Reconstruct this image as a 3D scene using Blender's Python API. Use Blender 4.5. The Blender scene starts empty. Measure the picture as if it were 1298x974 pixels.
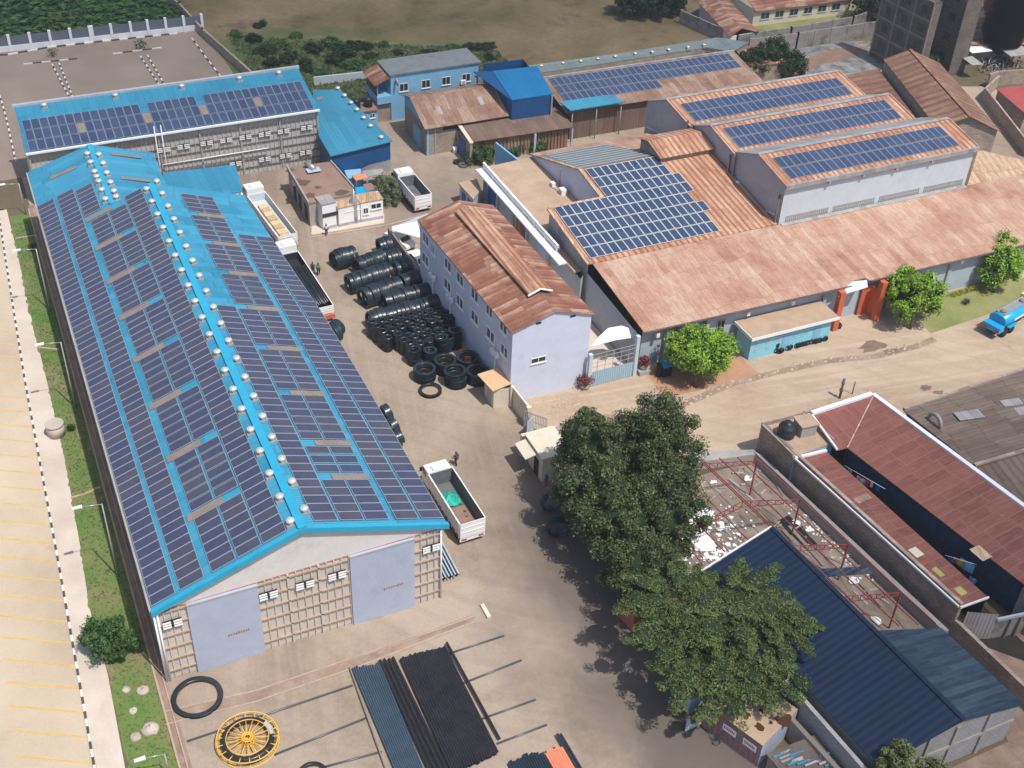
import bpy, math, random
from mathutils import Vector, Matrix
random.seed(7)
RD = math.radians
scene = bpy.context.scene
COL = scene.collection
HAZE = 0.0003

# ------------------------------------------------------------------ survey: the drone camera and ground points
CAMH = 80.0
FPX, PITCH, ROLL, YAW = 1543.6, 0.657752, 0.0485134, 0.453349
_f = Vector((math.sin(YAW)*math.cos(PITCH), math.cos(YAW)*math.cos(PITCH), -math.sin(PITCH)))
_r0 = Vector((math.cos(YAW), -math.sin(YAW), 0)); _u0 = _r0.cross(_f)
_r = _r0*math.cos(ROLL)+_u0*math.sin(ROLL); _u = _u0*math.cos(ROLL)-_r0*math.sin(ROLL)
def _ray(px, py): return (px-649)*_r-(py-487)*_u+FPX*_f
def at(px, py, z=0.0):
    """point surveyed from the photograph at a known height z (metres)"""
    d = _ray(px, py); t = (z-CAMH)/d.z
    return Vector((d.x*t, d.y*t, z))
def atp(px, py, p0, n):
    d = _ray(px, py); o = Vector((0, 0, CAMH)); n = Vector(n)
    return o+d*((Vector(p0)-o).dot(n)/d.dot(n))

# ------------------------------------------------------------------ mesh builder
class MB:
    def __init__(s, M=None): s.V = []; s.F = []; s.MI = []; s.M = M; s.S = []
    def v(s, p):
        p = Vector(p)
        if s.M: p = s.M @ p
        s.V.append(p); return len(s.V)-1
    def f(s, idx, mi=0, sm=False): s.F.append(tuple(idx)); s.MI.append(mi); s.S.append(sm)
    def poly(s, pts, mi=0): s.f([s.v(p) for p in pts], mi)
    def slab(s, pts, t, mi=0, ms=None):
        ms = mi if ms is None else ms
        n = len(pts); a = [s.v(p) for p in pts]; b = [s.v(Vector(p)-Vector((0, 0, t))) for p in pts]
        s.f(a, mi); s.f(b[::-1], ms)
        for i in range(n): s.f([a[(i+1) % n], a[i], b[i], b[(i+1) % n]], ms)
        return s
    def prism(s, pts, z0, z1, mi=0, ms=None):
        return s.slab([(p[0], p[1], z1) for p in pts], z1-z0, mi, ms)
    def box(s, x0, y0, z0, x1, y1, z1, mi=0, ms=None):
        return s.prism([(x0, y0), (x1, y0), (x1, y1), (x0, y1)], z0, z1, mi, ms)
    def beam(s, p0, p1, w, h, mi=0):
        p0 = Vector(p0); p1 = Vector(p1); d = (p1-p0).normalized()
        up = Vector((0, 0, 1)) if abs(d.z) < .95 else Vector((1, 0, 0))
        a = d.cross(up).normalized()*w/2; b = a.cross(d).normalized()*h/2
        q = [[s.v(p+x*a+y*b) for x, y in ((-1, -1), (1, -1), (1, 1), (-1, 1))] for p in (p0, p1)]
        s.f(q[0][::-1], mi); s.f(q[1], mi)
        for i in range(4): s.f([q[0][i], q[0][(i+1) % 4], q[1][(i+1) % 4], q[1][i]], mi)
        return s
    def cyl(s, p0, p1, r0, r1=None, n=10, mi=0, caps=True, mc=None):
        r1 = r0 if r1 is None else r1; p0 = Vector(p0); p1 = Vector(p1); d = (p1-p0).normalized()
        up = Vector((0, 0, 1)) if abs(d.z) < .95 else Vector((1, 0, 0))
        a = d.cross(up).normalized(); b = a.cross(d).normalized()
        A = []; B = []
        for i in range(n):
            t = 2*math.pi*i/n; o = a*math.cos(t)+b*math.sin(t)
            A.append(s.v(p0+o*r0)); B.append(s.v(p1+o*r1))
        for i in range(n): s.f([A[i], A[(i+1) % n], B[(i+1) % n], B[i]][::-1], mi, True)
        if caps:
            mc = mi if mc is None else mc
            s.f(A, mc); s.f(B[::-1], mc)
        return s
    def lathe(s, c, prof, n=16, mi=0, closed=False, axis='z'):
        c = Vector(c); R = []
        for r, h in prof:
            ring = []
            for i in range(n):
                t = 2*math.pi*i/n
                if axis == 'z': o = Vector((r*math.cos(t), r*math.sin(t), h))
                else: o = Vector((h, r*math.cos(t), r*math.sin(t)))
                ring.append(s.v(c+o))
            R.append(ring)
        m = len(R); rng = m if closed else m-1
        for j in range(rng):
            A = R[j]; B = R[(j+1) % m]
            for i in range(n): s.f([A[i], A[(i+1) % n], B[(i+1) % n], B[i]], mi, True)
        if not closed:
            if prof[0][0] > 1e-4: s.f(R[0][::-1], mi)
            if prof[-1][0] > 1e-4: s.f(R[-1], mi)
        return s
    def build(s, name, mats, parent=None, local=False, origin=None):
        me = bpy.data.meshes.new(name)
        off = Vector((0, 0, 0))
        if origin is not None: off = Vector(origin)
        elif parent is not None and not local:
            root = parent
            while root.parent: root = root.parent
            off = root.location
        me.from_pydata([tuple(p-off) for p in s.V], [], s.F)
        if not isinstance(mats, (list, tuple)): mats = [mats]
        for m in mats: me.materials.append(m)
        me.polygons.foreach_set('material_index', s.MI)
        me.polygons.foreach_set('use_smooth', s.S)
        me.update()
        o = bpy.data.objects.new(name, me); COL.objects.link(o)
        if parent is not None: o.parent = parent
        elif origin is not None: o.location = off
        return o
def tag(o, label=None, cat=None, group=None, kind=None):
    if label: o['label'] = label
    if cat: o['category'] = cat
    if group: o['group'] = group
    if kind: o['kind'] = kind
    return o
def thing(name, label, cat, loc=(0, 0, 0), rot=0.0, group=None):
    o = bpy.data.objects.new(name, None); COL.objects.link(o)
    o.location = loc; o.rotation_euler = (0, 0, rot); o.empty_display_size = .5
    return tag(o, label, cat, group)
def setting(name, mb, mats, kind='structure'):
    return tag(mb.build(name, mats), None, None, None, kind)
def kids(o): return [c for c in bpy.data.objects if c.parent == o]
def dup(root, loc, rot=None, label=None, group=None, scale=None):
    r = root.copy(); COL.objects.link(r); r.location = loc
    if rot is not None: r.rotation_euler = rot if isinstance(rot, tuple) else (0, 0, rot)
    if scale: r.scale = (scale,)*3
    if label: r['label'] = label
    if group: r['group'] = group
    for ch in list(root.children):
        c = ch.copy(); COL.objects.link(c); c.parent = r
        for g in list(ch.children):
            d = g.copy(); COL.objects.link(d); d.parent = c
    return r
def zmb(ang, loc=(0, 0, 0)): return MB(Matrix.Translation(Vector(loc)) @ Matrix.Rotation(ang, 4, 'Z'))

# ------------------------------------------------------------------ materials
def node(nt, t, ins=None, **props):
    n = nt.nodes.new(t)
    for k, v in props.items(): setattr(n, k, v)
    for k, v in (ins or {}).items():
        if isinstance(v, bpy.types.NodeSocket): nt.links.new(v, n.inputs[k])
        else: n.inputs[k].default_value = v
    return n
def c4(c, k=1.0): return (min(1, c[0]*k), min(1, c[1]*k), min(1, c[2]*k), 1)
def newmat(name, rough=.8, metal=0.0, spec=.5):
    m = bpy.data.materials.new(name); m.use_nodes = True; nt = m.node_tree
    b = nt.nodes['Principled BSDF']; b.inputs['Roughness'].default_value = rough
    b.inputs['Metallic'].default_value = metal; b.inputs['Specular IOR Level'].default_value = spec
    return m, nt, b
def math_(nt, op, a, b=0.0, c=0.0):
    n = nt.nodes.new('ShaderNodeMath'); n.operation = op
    for i, v in enumerate((a, b, c)):
        if isinstance(v, bpy.types.NodeSocket): nt.links.new(v, n.inputs[i])
        else: n.inputs[i].default_value = v
    return n.outputs[0]
def mix(nt, fac, a, b, blend='MIX'):
    n = nt.nodes.new('ShaderNodeMix'); n.data_type = 'RGBA'; n.blend_type = blend
    for k, v in ((0, fac), (6, a), (7, b)):
        if isinstance(v, bpy.types.NodeSocket): nt.links.new(v, n.inputs[k])
        else: n.inputs[k].default_value = v
    return n.outputs[2]
def ramp(nt, fac, stops, interp='LINEAR'):
    n = nt.nodes.new('ShaderNodeValToRGB'); n.color_ramp.interpolation = interp
    e = n.color_ramp.elements
    while len(e) < len(stops): e.new(.5)
    for el, (p, c) in zip(e, stops): el.position = p; el.color = c if len(c) == 4 else c4(c)
    nt.links.new(fac, n.inputs[0]); return n.outputs[0]
def pos(nt): return nt.nodes.new('ShaderNodeNewGeometry').outputs['Position']
def plain(name, col, rough=.8, metal=0.0, var=.12, scale=.8, fine=8.0, bump=.0, spec=.4, stain=None, sscale=.35, sat=.55):
    m, nt, b = newmat(name, rough, metal, spec)
    p = pos(nt)
    a = node(nt, 'ShaderNodeTexNoise', {'Vector': p, 'Scale': scale, 'Detail': 6.0, 'Roughness': .65}).outputs[0]
    c = node(nt, 'ShaderNodeTexNoise', {'Vector': p, 'Scale': fine, 'Detail': 3.0}).outputs[0]
    s = math_(nt, 'ADD', math_(nt, 'MULTIPLY', a, .6), math_(nt, 'MULTIPLY', c, .4))
    out = ramp(nt, s, [(.33, c4(col, 1-var*1.6)), (.5, c4(col)), (.67, c4(col, 1+var*1.3))])
    if stain:
        d = node(nt, 'ShaderNodeTexNoise', {'Vector': p, 'Scale': sscale, 'Detail': 8.0, 'Roughness': .7}).outputs[0]
        k = node(nt, 'ShaderNodeMapRange', {0: d, 1: sat, 2: sat+.12, 3: 0.0, 4: .8}).outputs[0]
        out = mix(nt, k, out, c4(stain))
    nt.links.new(out, b.inputs['Base Color'])
    if bump:
        bp = node(nt, 'ShaderNodeBump', {'Height': c, 'Strength': bump, 'Distance': .05})
        nt.links.new(bp.outputs[0], b.inputs['Normal'])
    return m
def sheet(name, cols, along='y', ang=0.0, w=.9, l=3.0, rib=.3, ribd=.35, rough=.6, metal=0.0, streak=None, sk=.5, edge=.75, spec=.4, rw=.55, stripe=None, edgecol=(.02, .02, .02)):
    """metal sheets laid down a slope that falls along the given axis: each sheet its own tone, ribs run down the slope"""
    m, nt, b = newmat(name, rough, metal, spec)
    p = pos(nt)
    if ang: p = node(nt, 'ShaderNodeVectorRotate', {'Vector': p, 'Angle': -ang}, rotation_type='Z_AXIS').outputs[0]
    sp = node(nt, 'ShaderNodeSeparateXYZ', {0: p})
    u, v = (sp.outputs[0], sp.outputs[1]) if along == 'y' else (sp.outputs[1], sp.outputs[0])
    ur = math_(nt, 'DIVIDE', u, w); row = math_(nt, 'FLOOR', ur)
    wn = node(nt, 'ShaderNodeTexWhiteNoise', {'W': row}, noise_dimensions='1D').outputs[0]
    vr = math_(nt, 'ADD', math_(nt, 'DIVIDE', v, l), math_(nt, 'MULTIPLY', wn, .35)); cell = math_(nt, 'FLOOR', vr)
    cv = node(nt, 'ShaderNodeCombineXYZ', {0: row, 1: cell})
    rnd = node(nt, 'ShaderNodeTexWhiteNoise', {'Vector': cv.outputs[0]}, noise_dimensions='3D').outputs[0]
    big = node(nt, 'ShaderNodeTexNoise', {'Vector': p, 'Scale': .22, 'Detail': 3.0}).outputs[0]
    fine = node(nt, 'ShaderNodeTexNoise', {'Vector': p, 'Scale': 1.3, 'Detail': 6.0, 'Roughness': .7}).outputs[0]
    f = math_(nt, 'ADD', math_(nt, 'ADD', math_(nt, 'MULTIPLY', rnd, rw), math_(nt, 'MULTIPLY', math_(nt, 'SUBTRACT', fine, .5), .5)), math_(nt, 'ADD', math_(nt, 'MULTIPLY', math_(nt, 'SUBTRACT', big, .5), 1.1), .31+(.55-rw)*.5))
    colr = node(nt, 'ShaderNodeTexWhiteNoise', {'W': math_(nt, 'ADD', row, 77.3)}, noise_dimensions='1D').outputs[0]
    f = math_(nt, 'ADD', f, math_(nt, 'MULTIPLY', math_(nt, 'SUBTRACT', colr, .5), .22))
    n = len(cols)
    out = ramp(nt, f, [(.15+.7*i/(max(1, n-1)), c4(c)) for i, c in enumerate(cols)])
    st = node(nt, 'ShaderNodeCombineXYZ', {0: math_(nt, 'MULTIPLY', u, 5.0), 1: math_(nt, 'MULTIPLY', v, .7), 2: math_(nt, 'MULTIPLY', rnd, 3.0)})
    sn = node(nt, 'ShaderNodeTexNoise', {'Vector': st.outputs[0], 'Scale': 1.0, 'Detail': 6.0, 'Roughness': .7}).outputs[0]
    k = node(nt, 'ShaderNodeMapRange', {0: sn, 1: .42, 2: .68, 3: 0.0, 4: sk}).outputs[0]
    out = mix(nt, k, out, c4(streak if streak else tuple(x*.7 for x in cols[0])))
    e1 = math_(nt, 'LESS_THAN', math_(nt, 'FRACT', ur), .07); e2 = math_(nt, 'LESS_THAN', math_(nt, 'FRACT', vr), .03)
    e = math_(nt, 'MULTIPLY', math_(nt, 'MAXIMUM', e1, e2), 1-edge)
    out = mix(nt, e, out, c4(edgecol))
    if stripe:
        wob = math_(nt, 'ADD', u, math_(nt, 'MULTIPLY', math_(nt, 'SUBTRACT', fine, .5), .25))
        sw = math_(nt, 'SINE', math_(nt, 'MULTIPLY', wob, 2*math.pi/stripe[0]))
        sw = node(nt, 'ShaderNodeMapRange', {0: math_(nt, 'ADD', sw, math_(nt, 'MULTIPLY', math_(nt, 'SUBTRACT', sn, .5), 3.0)), 1: -.2, 2: .9, 3: 0.0, 4: stripe[2]}).outputs[0]
        out = mix(nt, sw, out, c4(stripe[1]))
    nt.links.new(out, b.inputs['Base Color'])
    if rib:
        w_ = math_(nt, 'SINE', math_(nt, 'MULTIPLY', u, 2*math.pi/rib))
        bp = node(nt, 'ShaderNodeBump', {'Height': w_, 'Strength': ribd, 'Distance': .04})
        nt.links.new(bp.outputs[0], b.inputs['Normal'])
    return m
def blocks(name, c1, c2, mortar, bw=.45, bh=.22, rough=.9, stain=None):
    m, nt, b = newmat(name, rough); p = pos(nt); sp = node(nt, 'ShaderNodeSeparateXYZ', {0: p})
    u = math_(nt, 'ADD', sp.outputs[0], math_(nt, 'MULTIPLY', sp.outputs[1], 1.03))
    v = node(nt, 'ShaderNodeCombineXYZ', {0: u, 1: sp.outputs[2]})
    br = node(nt, 'ShaderNodeTexBrick', {'Vector': v.outputs[0], 'Color1': c4(c1), 'Color2': c4(c2), 'Mortar': c4(mortar), 'Scale': 1.0,
              'Mortar Size': .018, 'Brick Width': bw, 'Row Height': bh})
    d = node(nt, 'ShaderNodeTexNoise', {'Vector': p, 'Scale': .5, 'Detail': 7.0, 'Roughness': .7}).outputs[0]
    k = node(nt, 'ShaderNodeMapRange', {0: d, 1: .45, 2: .65, 3: 0.0, 4: .7}).outputs[0]
    out = mix(nt, k, br.outputs[0], c4(stain if stain else tuple(x*.55 for x in c1)))
    nt.links.new(out, b.inputs['Base Color'])
    return m
def groundmat(name, cols, scale=.12, fine=3.0, rough=.95, spots=None, sp_at=.6, bump=.25, tracks=None, tint_shade=None):
    m, nt, b = newmat(name, rough, 0, .2); p = pos(nt)
    a = node(nt, 'ShaderNodeTexNoise', {'Vector': p, 'Scale': scale, 'Detail': 9.0, 'Roughness': .62, 'Distortion': .4}).outputs[0]
    f = node(nt, 'ShaderNodeTexNoise', {'Vector': p, 'Scale': fine, 'Detail': 5.0, 'Roughness': .7}).outputs[0]
    f2 = node(nt, 'ShaderNodeTexNoise', {'Vector': p, 'Scale': fine*4.5, 'Detail': 4.0, 'Roughness': .7}).outputs[0]
    s = math_(nt, 'ADD', math_(nt, 'MULTIPLY', a, .62), math_(nt, 'ADD', math_(nt, 'MULTIPLY', f, .22), math_(nt, 'MULTIPLY', f2, .16)))
    n = len(cols); out = ramp(nt, s, [(.36+.28*i/(n-1), c4(c)) for i, c in enumerate(cols)])
    if spots:
        d = node(nt, 'ShaderNodeTexNoise', {'Vector': p, 'Scale': scale*2.6, 'Detail': 10.0, 'Roughness': .75, 'W': 3.0}, noise_dimensions='4D').outputs[0]
        k = node(nt, 'ShaderNodeMapRange', {0: d, 1: sp_at, 2: sp_at+.1, 3: 0.0, 4: .75}).outputs[0]
        out = mix(nt, k, out, c4(spots))
    if tracks:
        vr = node(nt, 'ShaderNodeVectorRotate', {'Vector': p, 'Angle': tracks[1]}, rotation_type='Z_AXIS').outputs[0]
        mp = node(nt, 'ShaderNodeMapping', {'Vector': vr, 'Scale': (.9, .05, 1)}).outputs[0]
        d = node(nt, 'ShaderNodeTexNoise', {'Vector': mp, 'Scale': 1.0, 'Detail': 5.0, 'Roughness': .6, 'Distortion': .5}).outputs[0]
        k = node(nt, 'ShaderNodeMapRange', {0: d, 1: .5, 2: .62, 3: 0.0, 4: tracks[2]}).outputs[0]
        out = mix(nt, k, out, c4(tracks[0]))
    if tracks:
        wv = node(nt, 'ShaderNodeTexWave', {'Vector': p, 'Scale': .16, 'Distortion': 9.0, 'Detail': 3.0, 'Detail Scale': .35}, wave_type='BANDS', bands_direction='DIAGONAL').outputs[1]
        k = node(nt, 'ShaderNodeMapRange', {0: wv, 1: .80, 2: .97, 3: 0.0, 4: .16}).outputs[0]
        out = mix(nt, k, out, c4(cols[0]))
        vo = node(nt, 'ShaderNodeTexVoronoi', {'Vector': p, 'Scale': 2.6, 'Randomness': 1.0}).outputs['Distance']
        k = node(nt, 'ShaderNodeMapRange', {0: vo, 1: .05, 2: .16, 3: .55, 4: 0.0}).outputs[0]
        out = mix(nt, k, out, c4(cols[0], .75))
    if tint_shade:  # round tint zones: grass on the field; dirt and painted shade in the yard
        for cx, cy, rad, amt in tint_shade[1]:
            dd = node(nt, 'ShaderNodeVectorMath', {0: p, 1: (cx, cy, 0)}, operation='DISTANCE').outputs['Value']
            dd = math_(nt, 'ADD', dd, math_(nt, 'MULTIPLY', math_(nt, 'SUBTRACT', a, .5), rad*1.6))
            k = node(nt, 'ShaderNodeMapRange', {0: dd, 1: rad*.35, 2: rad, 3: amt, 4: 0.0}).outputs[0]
            out = mix(nt, k, out, c4(tint_shade[0]))
    nt.links.new(out, b.inputs['Base Color'])
    bp = node(nt, 'ShaderNodeBump', {'Height': f, 'Strength': bump, 'Distance': .06})
    nt.links.new(bp.outputs[0], b.inputs['Normal'])
    return m
def leafmat(name, col, tr=.3):
    m, nt, b = newmat(name, .55, 0, .3)
    p = pos(nt); a = node(nt, 'ShaderNodeTexNoise', {'Vector': p, 'Scale': .9, 'Detail': 4.0}).outputs[0]
    out = ramp(nt, a, [(.35, c4(col, .75)), (.65, c4(col, 1.25))])
    nt.links.new(out, b.inputs['Base Color'])
    t = node(nt, 'ShaderNodeBsdfTranslucent', {'Color': out})
    ms = node(nt, 'ShaderNodeMixShader', {0: tr, 1: b.outputs[0], 2: t.outputs[0]})
    nt.links.new(ms.outputs[0], nt.nodes['Material Output'].inputs[0])
    return m

G = {}
G['blue'] = sheet('blue_roof_sheet', [(.02, .20, .34), (.03, .255, .41), (.045, .30, .46)], 'x', w=1.0, l=6, rib=.25, ribd=.35, rough=.5, sk=.45, streak=(.07, .24, .34), edge=.78)
G['blue_y'] = sheet('blue_roof_sheet_b', [(.02, .18, .30), (.03, .235, .375)], 'y', w=1.0, l=6, rib=.25, ribd=.35, rough=.5, sk=.45, streak=(.07, .22, .31), edge=.78)
G['teal'] = sheet('teal_roof_sheet', [(.03, .19, .30), (.045, .24, .36)], 'y', w=1.0, l=9, rib=.5, ribd=.25, rough=.5, sk=.2, streak=(.02, .15, .25), edge=.9)
G['azure'] = sheet('azure_roof_sheet', [(.004, .12, .29), (.008, .145, .33)], 'y', w=1.0, l=9, rib=.5, ribd=.2, rough=.45, sk=.1, edge=.92)
G['navy'] = sheet('navy_roof_sheet', [(.006, .017, .042), (.009, .023, .055)], 'x', ang=RD(5), w=.62, l=9, rib=.62, ribd=.30, rough=.55, spec=.2, sk=.3, streak=(.012, .028, .06), edge=.5)
G['navy2'] = sheet('navy_roof_sheet_worn', [(.007, .018, .038), (.011, .026, .05), (.04, .07, .10)], 'x', ang=RD(5), w=.5, l=7, rib=.5, ribd=.5, rough=.4, sk=.5, streak=(.055, .095, .13), edge=.9)
G['fascia'] = plain('blue_fascia', (.025, .32, .50), .45, var=.08)
G['rust'] = sheet('rusty_roof_sheet', [(.32, .13, .07), (.42, .20, .12), (.50, .28, .17), (.58, .38, .26)], 'y', w=.85, l=2.6, rib=.26, rough=.75, streak=(.25, .09, .045), sk=.45)
G['rust_flat'] = sheet('rusty_leanto_sheet', [(.28, .125, .08), (.40, .225, .155), (.48, .30, .215), (.53, .38, .285)], 'y', w=.8, l=3.4, rib=.26, rough=.85, streak=(.25, .12, .08), sk=.6, edge=.8, rw=.25)
G['rust_strip'] = sheet('rusty_strip_sheet', [(.26, .085, .045), (.40, .18, .105), (.55, .33, .21)], 'y', w=.5, l=3.6, rib=.5, ribd=.8, rough=.8, streak=(.56, .38, .27), sk=.6, rw=.35, stripe=(.78, (.17, .07, .04), .7))
G['rust_office'] = sheet('rusty_office_sheet', [(.17, .06, .04), (.24, .095, .06), (.31, .145, .09), (.50, .31, .21)], 'x', w=.75, l=2.2, rib=.26, rough=.75, streak=(.13, .05, .032), sk=.6, rw=.5, stripe=(.75, (.12, .045, .03), .35))
G['rust_brown'] = sheet('brown_roof_sheet', [(.17, .095, .065), (.27, .165, .115), (.36, .26, .19)], 'y', w=.85, l=2.8, rib=.3, rough=.8, streak=(.16, .075, .045), sk=.7, rw=.4)
G['rust_x'] = sheet('rusty_hall_sheet', [(.19, .10, .065), (.28, .15, .095), (.36, .22, .14)], 'x', ang=0, w=.8, l=2.2, rib=.3, ribd=.7, rough=.8, streak=(.17, .07, .045), sk=.7)
G['rust_ylw'] = sheet('yellowed_roof_sheet', [(.24, .10, .06), (.50, .33, .20), (.58, .42, .28), (.60, .46, .32)], 'y', ang=RD(-20), w=.9, l=3.6, rib=.3, rough=.8, streak=(.28, .15, .09), sk=.7, rw=.35, stripe=(.9, (.30, .18, .11), .4))
G['brownflat'] = sheet('dull_brown_roof_sheet', [(.13, .085, .065), (.16, .105, .08), (.19, .13, .10)], 'y', w=.85, l=3, rib=.3, rough=.85, streak=(.1, .06, .045), sk=.4)
G['redroof'] = sheet('red_roof_sheet', [(.145, .045, .033), (.18, .058, .042), (.215, .076, .055)], 'x', ang=RD(5), w=1.1, l=3.0, rib=.3, ribd=.12, rough=.7, streak=(.30, .15, .12), sk=.4, edge=.7, edgecol=(.36, .2, .17), rw=.4)
G['browncorr'] = sheet('brown_corrugated_sheet', [(.125, .09, .07), (.16, .12, .095), (.195, .15, .12)], 'x', ang=RD(-3), w=.9, l=3.5, rib=.9, ribd=.8, rough=.85, streak=(.1, .06, .045), sk=.5, edge=.5)
G['greyroof'] = sheet('grey_green_roof_sheet', [(.12, .16, .16), (.16, .20, .20)], 'y', w=1, l=5, rib=.4, rough=.6, streak=(.1, .12, .12), sk=.3)
G['greysheet'] = sheet('weathered_grey_sheet', [(.22, .22, .23), (.30, .30, .31), (.36, .35, .35)], 'y', w=.9, l=3, rib=.3, rough=.6, streak=(.3, .22, .17), sk=.4)
G['slate'] = plain('flat_roof_felt', (.17, .19, .20), .9, var=.15, stain=(.08, .06, .05), sat=.62)
G['white'] = plain('white_paint', (.72, .73, .76), .7, var=.04, stain=(.6, .58, .57), sat=.62)
G['white_clean'] = plain('clean_white_paint', (.8, .8, .8), .45, var=.03)
G['lilac'] = plain('pale_lilac_render', (.56, .60, .72), .85, var=.05, stain=(.50, .52, .60), sat=.58)
G['greywall'] = plain('grey_render', (.38, .39, .42), .9, var=.10, stain=(.31, .31, .325), sat=.56)
G['lightgrey'] = plain('pale_blue_grey_render', (.50, .55, .60), .85, var=.06, stain=(.40, .43, .46), sat=.6)
G['bluegrey'] = plain('blue_grey_render', (.38, .44, .50), .85, var=.08, stain=(.31, .35, .39), sat=.6)
G['skyblue'] = plain('sky_blue_render', (.20, .42, .62), .8, var=.09, stain=(.28, .48, .6), sat=.55)
G['turq'] = plain('turquoise_render', (.22, .55, .66), .8, var=.06, stain=(.4, .62, .66), sat=.6)
G['deepblue'] = plain('deep_blue_sheet_wall', (.008, .07, .20), .5, var=.08)
G['stone'] = blocks('stone_block_wall', (.30, .235, .185), (.40, .33, .265), (.20, .17, .15), stain=(.19, .15, .125))
G['stone_dark'] = blocks('dark_stone_block_wall', (.33, .255, .20), (.46, .37, .30), (.19, .16, .14), .5, .25, stain=(.21, .165, .13))
G['stone_grey'] = blocks('grey_block_wall', (.30, .30, .31), (.37, .37, .38), (.17, .17, .18), .45, .25, stain=(.25, .25, .25))
G['concrete'] = plain('concrete', (.34, .32, .30), .9, var=.12, stain=(.2, .18, .165), sat=.58)
G['dirty_concrete'] = plain('streaked_concrete', (.27, .25, .235), .9, var=.2, stain=(.09, .08, .075), sat=.52, sscale=.5)
G['cream'] = plain('cream_render', (.60, .55, .43), .85, var=.07, stain=(.46, .40, .3), sat=.6)
G['tanflat'] = plain('tan_flat_roof', (.40, .29, .20), .9, var=.12, stain=(.5, .38, .28), sat=.6)
G['tanflat_d'] = plain('brown_flat_roof', (.25, .165, .125), .9, var=.14, stain=(.19, .12, .09), sat=.6)
G['terr'] = plain('terrace_screed', (.42, .30, .21), .9, var=.13, scale=.5, stain=(.36, .24, .16), sat=.55)
G['clad'] = plain('beige_precast_panel', (.52, .47, .42), .9, var=.08, stain=(.42, .36, .31), sat=.6)
G['clad_g'] = plain('grey_precast_panel', (.46, .445, .425), .9, var=.10, stain=(.34, .32, .30), sat=.56)
G['ledge'] = plain('tan_ledge', (.40, .30, .22), .9, var=.15)
G['ledge_d'] = plain('dark_ledge', (.12, .10, .09), .9, var=.25)
G['doorgrey'] = plain('blue_grey_door_paint', (.38, .42, .52), .55, var=.06, stain=(.31, .35, .48), sat=.58)
G['redline'] = plain('red_trim', (.36, .16, .15), .8)
G['dark'] = plain('dark_void', (.02, .02, .024), .7, var=.1)
G['glass'] = plain('window_glass', (.03, .035, .045), .12, var=.1, spec=.6)
G['glass2'] = plain('greyish_window_glass', (.13, .14, .16), .2, var=.25)
G['frame'] = plain('white_window_frame', (.7, .7, .7), .6, var=.03)
G['bdoor'] = plain('blue_door_paint', (.03, .11, .28), .55, var=.1)
G['orange'] = plain('orange_red_paint', (.55, .115, .045), .6, var=.1, stain=(.42, .09, .04), sat=.6)
G['gate'] = plain('pale_blue_gate_paint', (.34, .48, .56), .6, var=.06)
G['cellA'] = plain('solar_cell_a', (.055, .064, .115), .25, var=.10, spec=.35)
G['cellB'] = plain('solar_cell_b', (.068, .070, .105), .25, var=.10, spec=.35)
G['cellC'] = plain('solar_cell_c', (.038, .062, .125), .25, var=.08, spec=.35)
G['cellD'] = plain('solar_cell_d', (.048, .072, .140), .25, var=.08, spec=.35)
G['pframe'] = plain('aluminium_frame', (.42, .43, .45), .4, metal=.3, var=.04)
G['rail_w'] = plain('pale_rail', (.62, .63, .55), .5, var=.04)
G['steel'] = plain('galvanised_steel', (.50, .50, .49), .35, metal=.6, var=.08)
G['ventm'] = plain('ventilator_metal', (.62, .60, .56), .35, metal=.35, var=.10)
G['catwalk'] = plain('brown_skylight_sheet', (.23, .18, .155), .8, var=.15)
G['black'] = plain('black_plastic_pipe', (.018, .023, .030), .32, var=.25, spec=.5)
G['blackblue'] = plain('blue_black_plastic_pipe', (.020, .034, .048), .30, var=.25, spec=.5)
G['greypipe'] = plain('dusty_blue_black_pipe', (.045, .075, .105), .40, var=.15)
G['matblack'] = plain('matt_black_pipe', (.020, .020, .026), .42, var=.3)
G['railpipe'] = plain('grey_blue_steel_pipe', (.09, .11, .14), .35, metal=.3, var=.1)
G['orangepipe'] = plain('salmon_orange_pipe', (.75, .25, .14), .5, var=.08)
G['yellow'] = plain('yellow_painted_steel', (.75, .42, .05), .5, var=.1)
G['yline'] = plain('yellow_road_paint', (.62, .38, .07), .8, var=.12)
G['kerbw'] = plain('white_kerb_paint', (.68, .66, .62), .8, var=.08)
G['kerbb'] = plain('black_kerb_paint', (.07, .065, .06), .8, var=.2)
G['truckw'] = plain('white_truck_paint', (.74, .74, .74), .35, var=.04, stain=(.62, .6, .58), sat=.6)
G['bedgrey'] = plain('worn_grey_truck_bed', (.13, .135, .14), .6, var=.2)
G['redtrim'] = plain('red_truck_trim', (.38, .07, .05), .5)
G['rubber'] = plain('tyre_rubber', (.018, .018, .018), .85, var=.1)
G['green_tarp'] = plain('turquoise_tarpaulin', (.01, .38, .30), .6, var=.15, bump=.3)
G['lamp_r'] = plain('red_tail_lamp', (.45, .03, .02), .3)
G['tankblue'] = plain('bright_blue_tank_paint', (.01, .33, .60), .3, var=.06)
G['wood'] = plain('plywood', (.50, .32, .16), .8, var=.2, scale=1.2, stain=(.62, .5, .38), sat=.5)
G['redsteel'] = plain('red_oxide_steel', (.28, .05, .05), .65, var=.25)
G['timber'] = plain('grey_timber', (.24, .20, .165), .9, var=.2)
G['trunk'] = plain('bark', (.13, .095, .07), .95, var=.25)
G['skin'] = plain('brown_skin', (.10, .055, .035), .6)
G['sacking'] = plain('white_plastic_sheet', (.80, .81, .82), .5, var=.05)
G['cont_r'] = plain('container_orange_stripe', (.42, .13, .085), .6, var=.15)
G['cont_b'] = plain('container_grey_stripe', (.18, .18, .24), .6, var=.15)
G['wet'] = plain('dark_puddle', (.075, .03, .018), .4, var=.2)
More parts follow.
